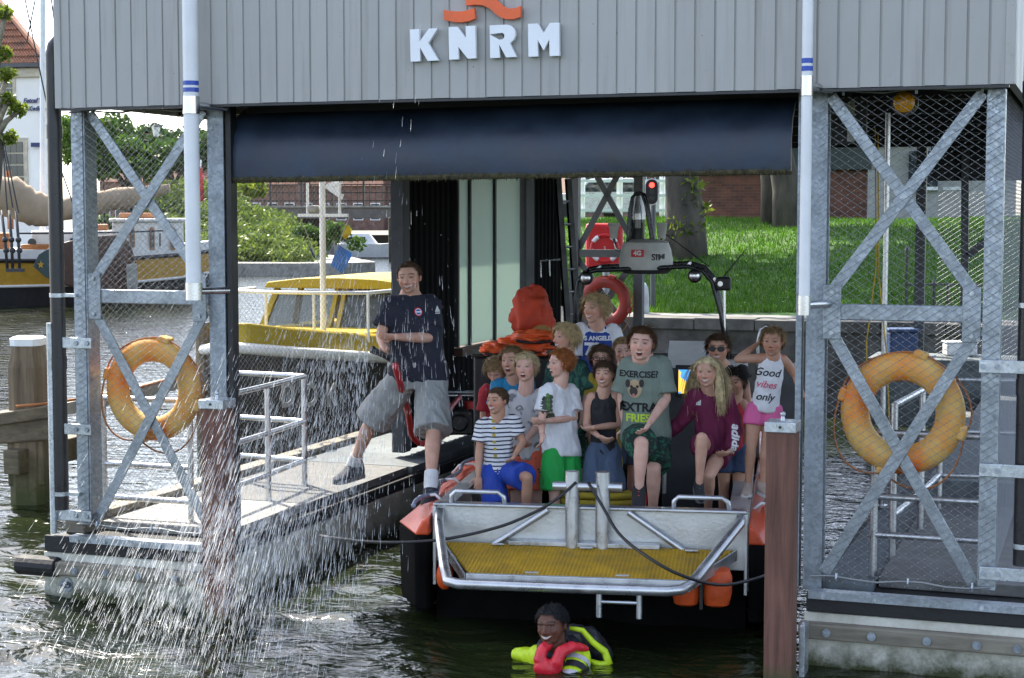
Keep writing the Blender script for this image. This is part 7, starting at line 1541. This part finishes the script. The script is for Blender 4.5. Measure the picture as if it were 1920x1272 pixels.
Person('dark haired girl in denim shorts half hidden behind the blond girl', 12.75,
       dict(sa=(1352, 757, 0), sb=(1396, 757, 0), ea=(1346, 800, 0), wa=(1352, 840, 0), eb=(1400, 802, 0), wb=(1396, 842, 0), ha=(1358, 848, 0), hb=(1386, 848, 0), ka=(1357, 920, -.02), na=(1356, 995, 0), kb=(1384, 920, -.02), nb=(1384, 995, 0)),
       ((1379, 716, -.02), .218, 30, -5, 0), 'tan', .7, dict(col=DARK, style='tied', line=.25), dict(mouth='closed'), clothes=(shirt(MT['c_redt'], .1, -.05, .012, strap=True, name='top'), shorts(MT['c_denimd'], .5, .013, .02)))
# ---- the swimmer
MT['hivis'] = mat('hi_vis_yellow', (.5, .68, .01), .55, var=.1, bump=.3, bscale=25); MT['suitred'] = mat('red_dry_suit', (.6, .015, .03), .5, var=.15, bump=.3, bscale=25); MT['suitblk'] = mat('black_neoprene', (.015, .016, .022), .5, var=.2, bump=.3, bscale=25); MT['reflect'] = mat('reflective_tape', (.5, .5, .55), .35, .2)
def swim_suit(s):
    b = MB(); b.loft(s.torso_rings(.03, 0, .3, 1.06)); j = s.J
    s.done(b, 'red_suit', MT['suitred'], .009, .008)
    for q in 'ab':
        b = MB(); sh, el, wr = j['s' + q], j['e' + q], j['w' + q]; b.ell(sh.lerp(s.sm, .12), .085, nu=14); b.tube([sh.lerp(s.sm, .2), sh, sh.lerp(el, .6), el, wr], [.085, .092, .084, .07, .045], 14) if q == 'b' else b.tube([sh.lerp(s.sm, .2), sh, el, wr], [.07, .068, .05, .035], 14)
        sl_ = s.done(b, 'hi_vis_sleeve', MT['hivis'], .009, .008)
        for t0, t1, mm in ((.2, .34, 'reflect'), (.4, .6, 'suitblk'), (.7, .85, 'reflect')) if q == 'b' else ():
            b = MB(); b.tube([sh.lerp(el, t0), sh.lerp(el, (t0 + t1) / 2), sh.lerp(el, t1)], [.1 - t0 * .015] * 3, 16, caps=False); link('arm_band', b.mesh('arm_band', MT[mm], True), sl_)
    # collar and hood slung on the back
    b = MB(); c = s.sm + s.upv * .05; b.tube([c + s.lat * (.1 * math.cos(a)) + s.fw * (.085 * math.sin(a)) + V((0, 0, .02 - .02 * math.sin(a))) for a in np.linspace(0, 2 * math.pi, 20, endpoint=False)], .04, 10, closed=True); b.build('neck_seal', MT['suitblk'], s.root, smooth=True)
    h0, h1 = PD(1072, 1194, 10.62), PD(1124, 1228, 10.7); b = MB(); capsule(b, [h0, h0.lerp(h1, .5) + V((0, 0, .035)), h1], [.085, .1, .085]); s.done(b, 'hood', MT['suitblk'], .009, .008)
    P = [PD(x, y, 10.52) for x, y in ((1068, 1178), (1092, 1182), (1112, 1205), (1134, 1222), (1141, 1242), (1126, 1248), (1104, 1238))]; b = MB(); b.tube(P, [.014, .018, .02, .024, .03, .028, .012], 8); b.build('hood_trim', MT['hivis'], s.root, smooth=True)
    P = [PD(x, y, d_) for x, y, d_ in ((1030, 1206, 10.42), (1019, 1218, 10.36), (1011, 1236, 10.34), (1016, 1256, 10.36), (1032, 1258, 10.34), (1044, 1240, 10.32), (1053, 1222, 10.34), (1074, 1212, 10.38), (1098, 1216, 10.44))]
    b = MB(); capsule(b, P, [.03, .034, .038, .045, .048, .042, .036, .033, .02], 10); b.ell((P[2] + P[5]) / 2 - V((0, 0, .05)), (.09, .05, .06), Bm); s.done(b, 'red_collar', MT['suitred'], .008, .006)
Person('smiling swimmer in red and hi-vis yellow survival suit in front of the platform', 10.5,
       dict(sa=(1012, 1232, .05), sb=(1082, 1232, .0), ea=(990, 1229, .12), wa=(966, 1226, .2), fa=(930, 1275, .2), eb=(1068, 1290, -.2), wb=(1020, 1310, -.25), ha=(1040, 1420, .2), hb=(1085, 1420, .2), ka=(1040, 1520, .3), na=(1040, 1600, .4), kb=(1085, 1520, .3), nb=(1085, 1600, .4)),
       ((1034, 1172, -.05), .27, 27, 2, 4), 'dark', 1.0, dict(col=(.008, .008, .009), style='crop', line=.25, th=.03), dict(mouth='smile', eye=.012, white=(.3, .28, .27)), group='people around the lifeboat', clothes=(swim_suit,), floor=0, hands=False)
# ------------------------------------------------------------------ water thrown by the hose
m, n, p, L = nodes('spray_water'); p.inputs['Base Color'].default_value = (.85, .88, .9, 1); p.inputs['Roughness'].default_value = .12; p.inputs['IOR'].default_value = 1.33
tl = NN(n, 'BsdfTranslucent'); tl.inputs[0].default_value = (.9, .92, .94, 1); tp = NN(n, 'BsdfTransparent'); m1 = NN(n, 'MixShader'); m1.inputs[0].default_value = .55; m2 = NN(n, 'MixShader'); m2.inputs[0].default_value = .64
L.new(p.outputs[0], m1.inputs[1]); L.new(tl.outputs[0], m1.inputs[2]); L.new(m1.outputs[0], m2.inputs[1]); L.new(tp.outputs[0], m2.inputs[2]); L.new(m2.outputs[0], n.nodes['Material Output'].inputs[0]); MT['spray'] = m
rnd = random.Random(99); b = MB(); SRC = PD(775, -150, 11.4); vs = []; fs = []
def drop(P, ln, r_, dv=None):
    d_ = (dv or (P - SRC)).normalized() + V((rnd.gauss(0, .03), rnd.gauss(0, .03), 0)); d_.normalize(); a = d_.orthogonal().normalized(); c = d_.cross(a); o = len(vs); k_ = 4
    vs.append(P - d_ * ln * .6); 
    for t, rr in ((-.1, .7), (.25, 1.0)):
        for j in range(k_): an = 2 * math.pi * j / k_; vs.append(P + d_ * (ln * t) + (a * math.cos(an) + c * math.sin(an)) * (r_ * rr))
    vs.append(P + d_ * ln * .4)
    for j in range(k_):
        j2 = (j + 1) % k_; fs.extend([(o, o + 1 + j, o + 1 + j2), (o + 1 + j, o + 1 + k_ + j, o + 1 + k_ + j2, o + 1 + j2), (o + 1 + k_ + j, o + 1 + 2 * k_, o + 1 + k_ + j2)])
for i in range(9500):
    u = .04 + .96 * rnd.random() ** .95
    cx = 800 - 470 * u ** 1.05; cy = 560 + 580 * u; x = cx + rnd.gauss(0, 60 + 85 * u); y = cy + rnd.gauss(0, 90) + (rnd.random() * 160 if u > .4 else 0)
    if i % 40 == 0: x = rnd.gauss(775, 60); y = rnd.uniform(520, 960)
    if i % 16 == 0: x = rnd.gauss(270, 90); y = rnd.gauss(1150, 70)
    if i % 6 == 0: x = rnd.gauss(440, 75); y = rnd.gauss(960, 120)
    if i % 400 == 0: x = rnd.uniform(700, 800); y = rnd.uniform(180, 420)
    d = rnd.uniform(9.9, 12.3) - .9 * u; P = PD(x, y, d)
    if P.z < WZ + .01: continue
    if x > 690 and i % 4: continue
    if x > 740 and y < 600 and i % 40: continue
    if P.y > -.3 and P.x < -2.1 and P.z < .62: continue
    drop(P, rnd.uniform(.035, .125) * (.7 + .5 * u), rnd.uniform(.0008, .0021))
for i in range(9000):                                # fine droplets between the streaks
    u = rnd.random(); x = 760 - 430 * u + rnd.gauss(0, 90); y = 640 + 520 * u + rnd.gauss(0, 120); P = PD(x, y, rnd.uniform(9.9, 12) - .6 * u)
    if P.z < WZ + .02 or (P.y > -.3 and P.x < -2.1 and P.z < .62) or (x > 700 and i % 5): continue
    drop(P, rnd.uniform(.008, .03), rnd.uniform(.0005, .0011))
b.add(vs, fs); b.build('water_spray', MT['spray'], smooth=True, fix=False, kind='stuff', label='curtain of bright water drops falling from the hose jet over the left dock', cat='spray')
# splashes where it lands
vs = []; fs = []; b = MB()
for i in range(450):
    P = V((rnd.gauss(-2.5, .75), rnd.gauss(-1.5, .6), 0)); 
    if P.y > -.35: continue
    P.z = WZ + abs(rnd.gauss(0, .05)); drop(P, rnd.uniform(.01, .03), rnd.uniform(.0015, .004), V((rnd.gauss(0, .5), rnd.gauss(0, .5), 1)))
b.add(vs, fs); b.build('splashes', MT['spray'], smooth=True, fix=False, kind='stuff', label='small splashes where the spray hits the canal', cat='splash')
bpy.data.scenes.remove(TS)
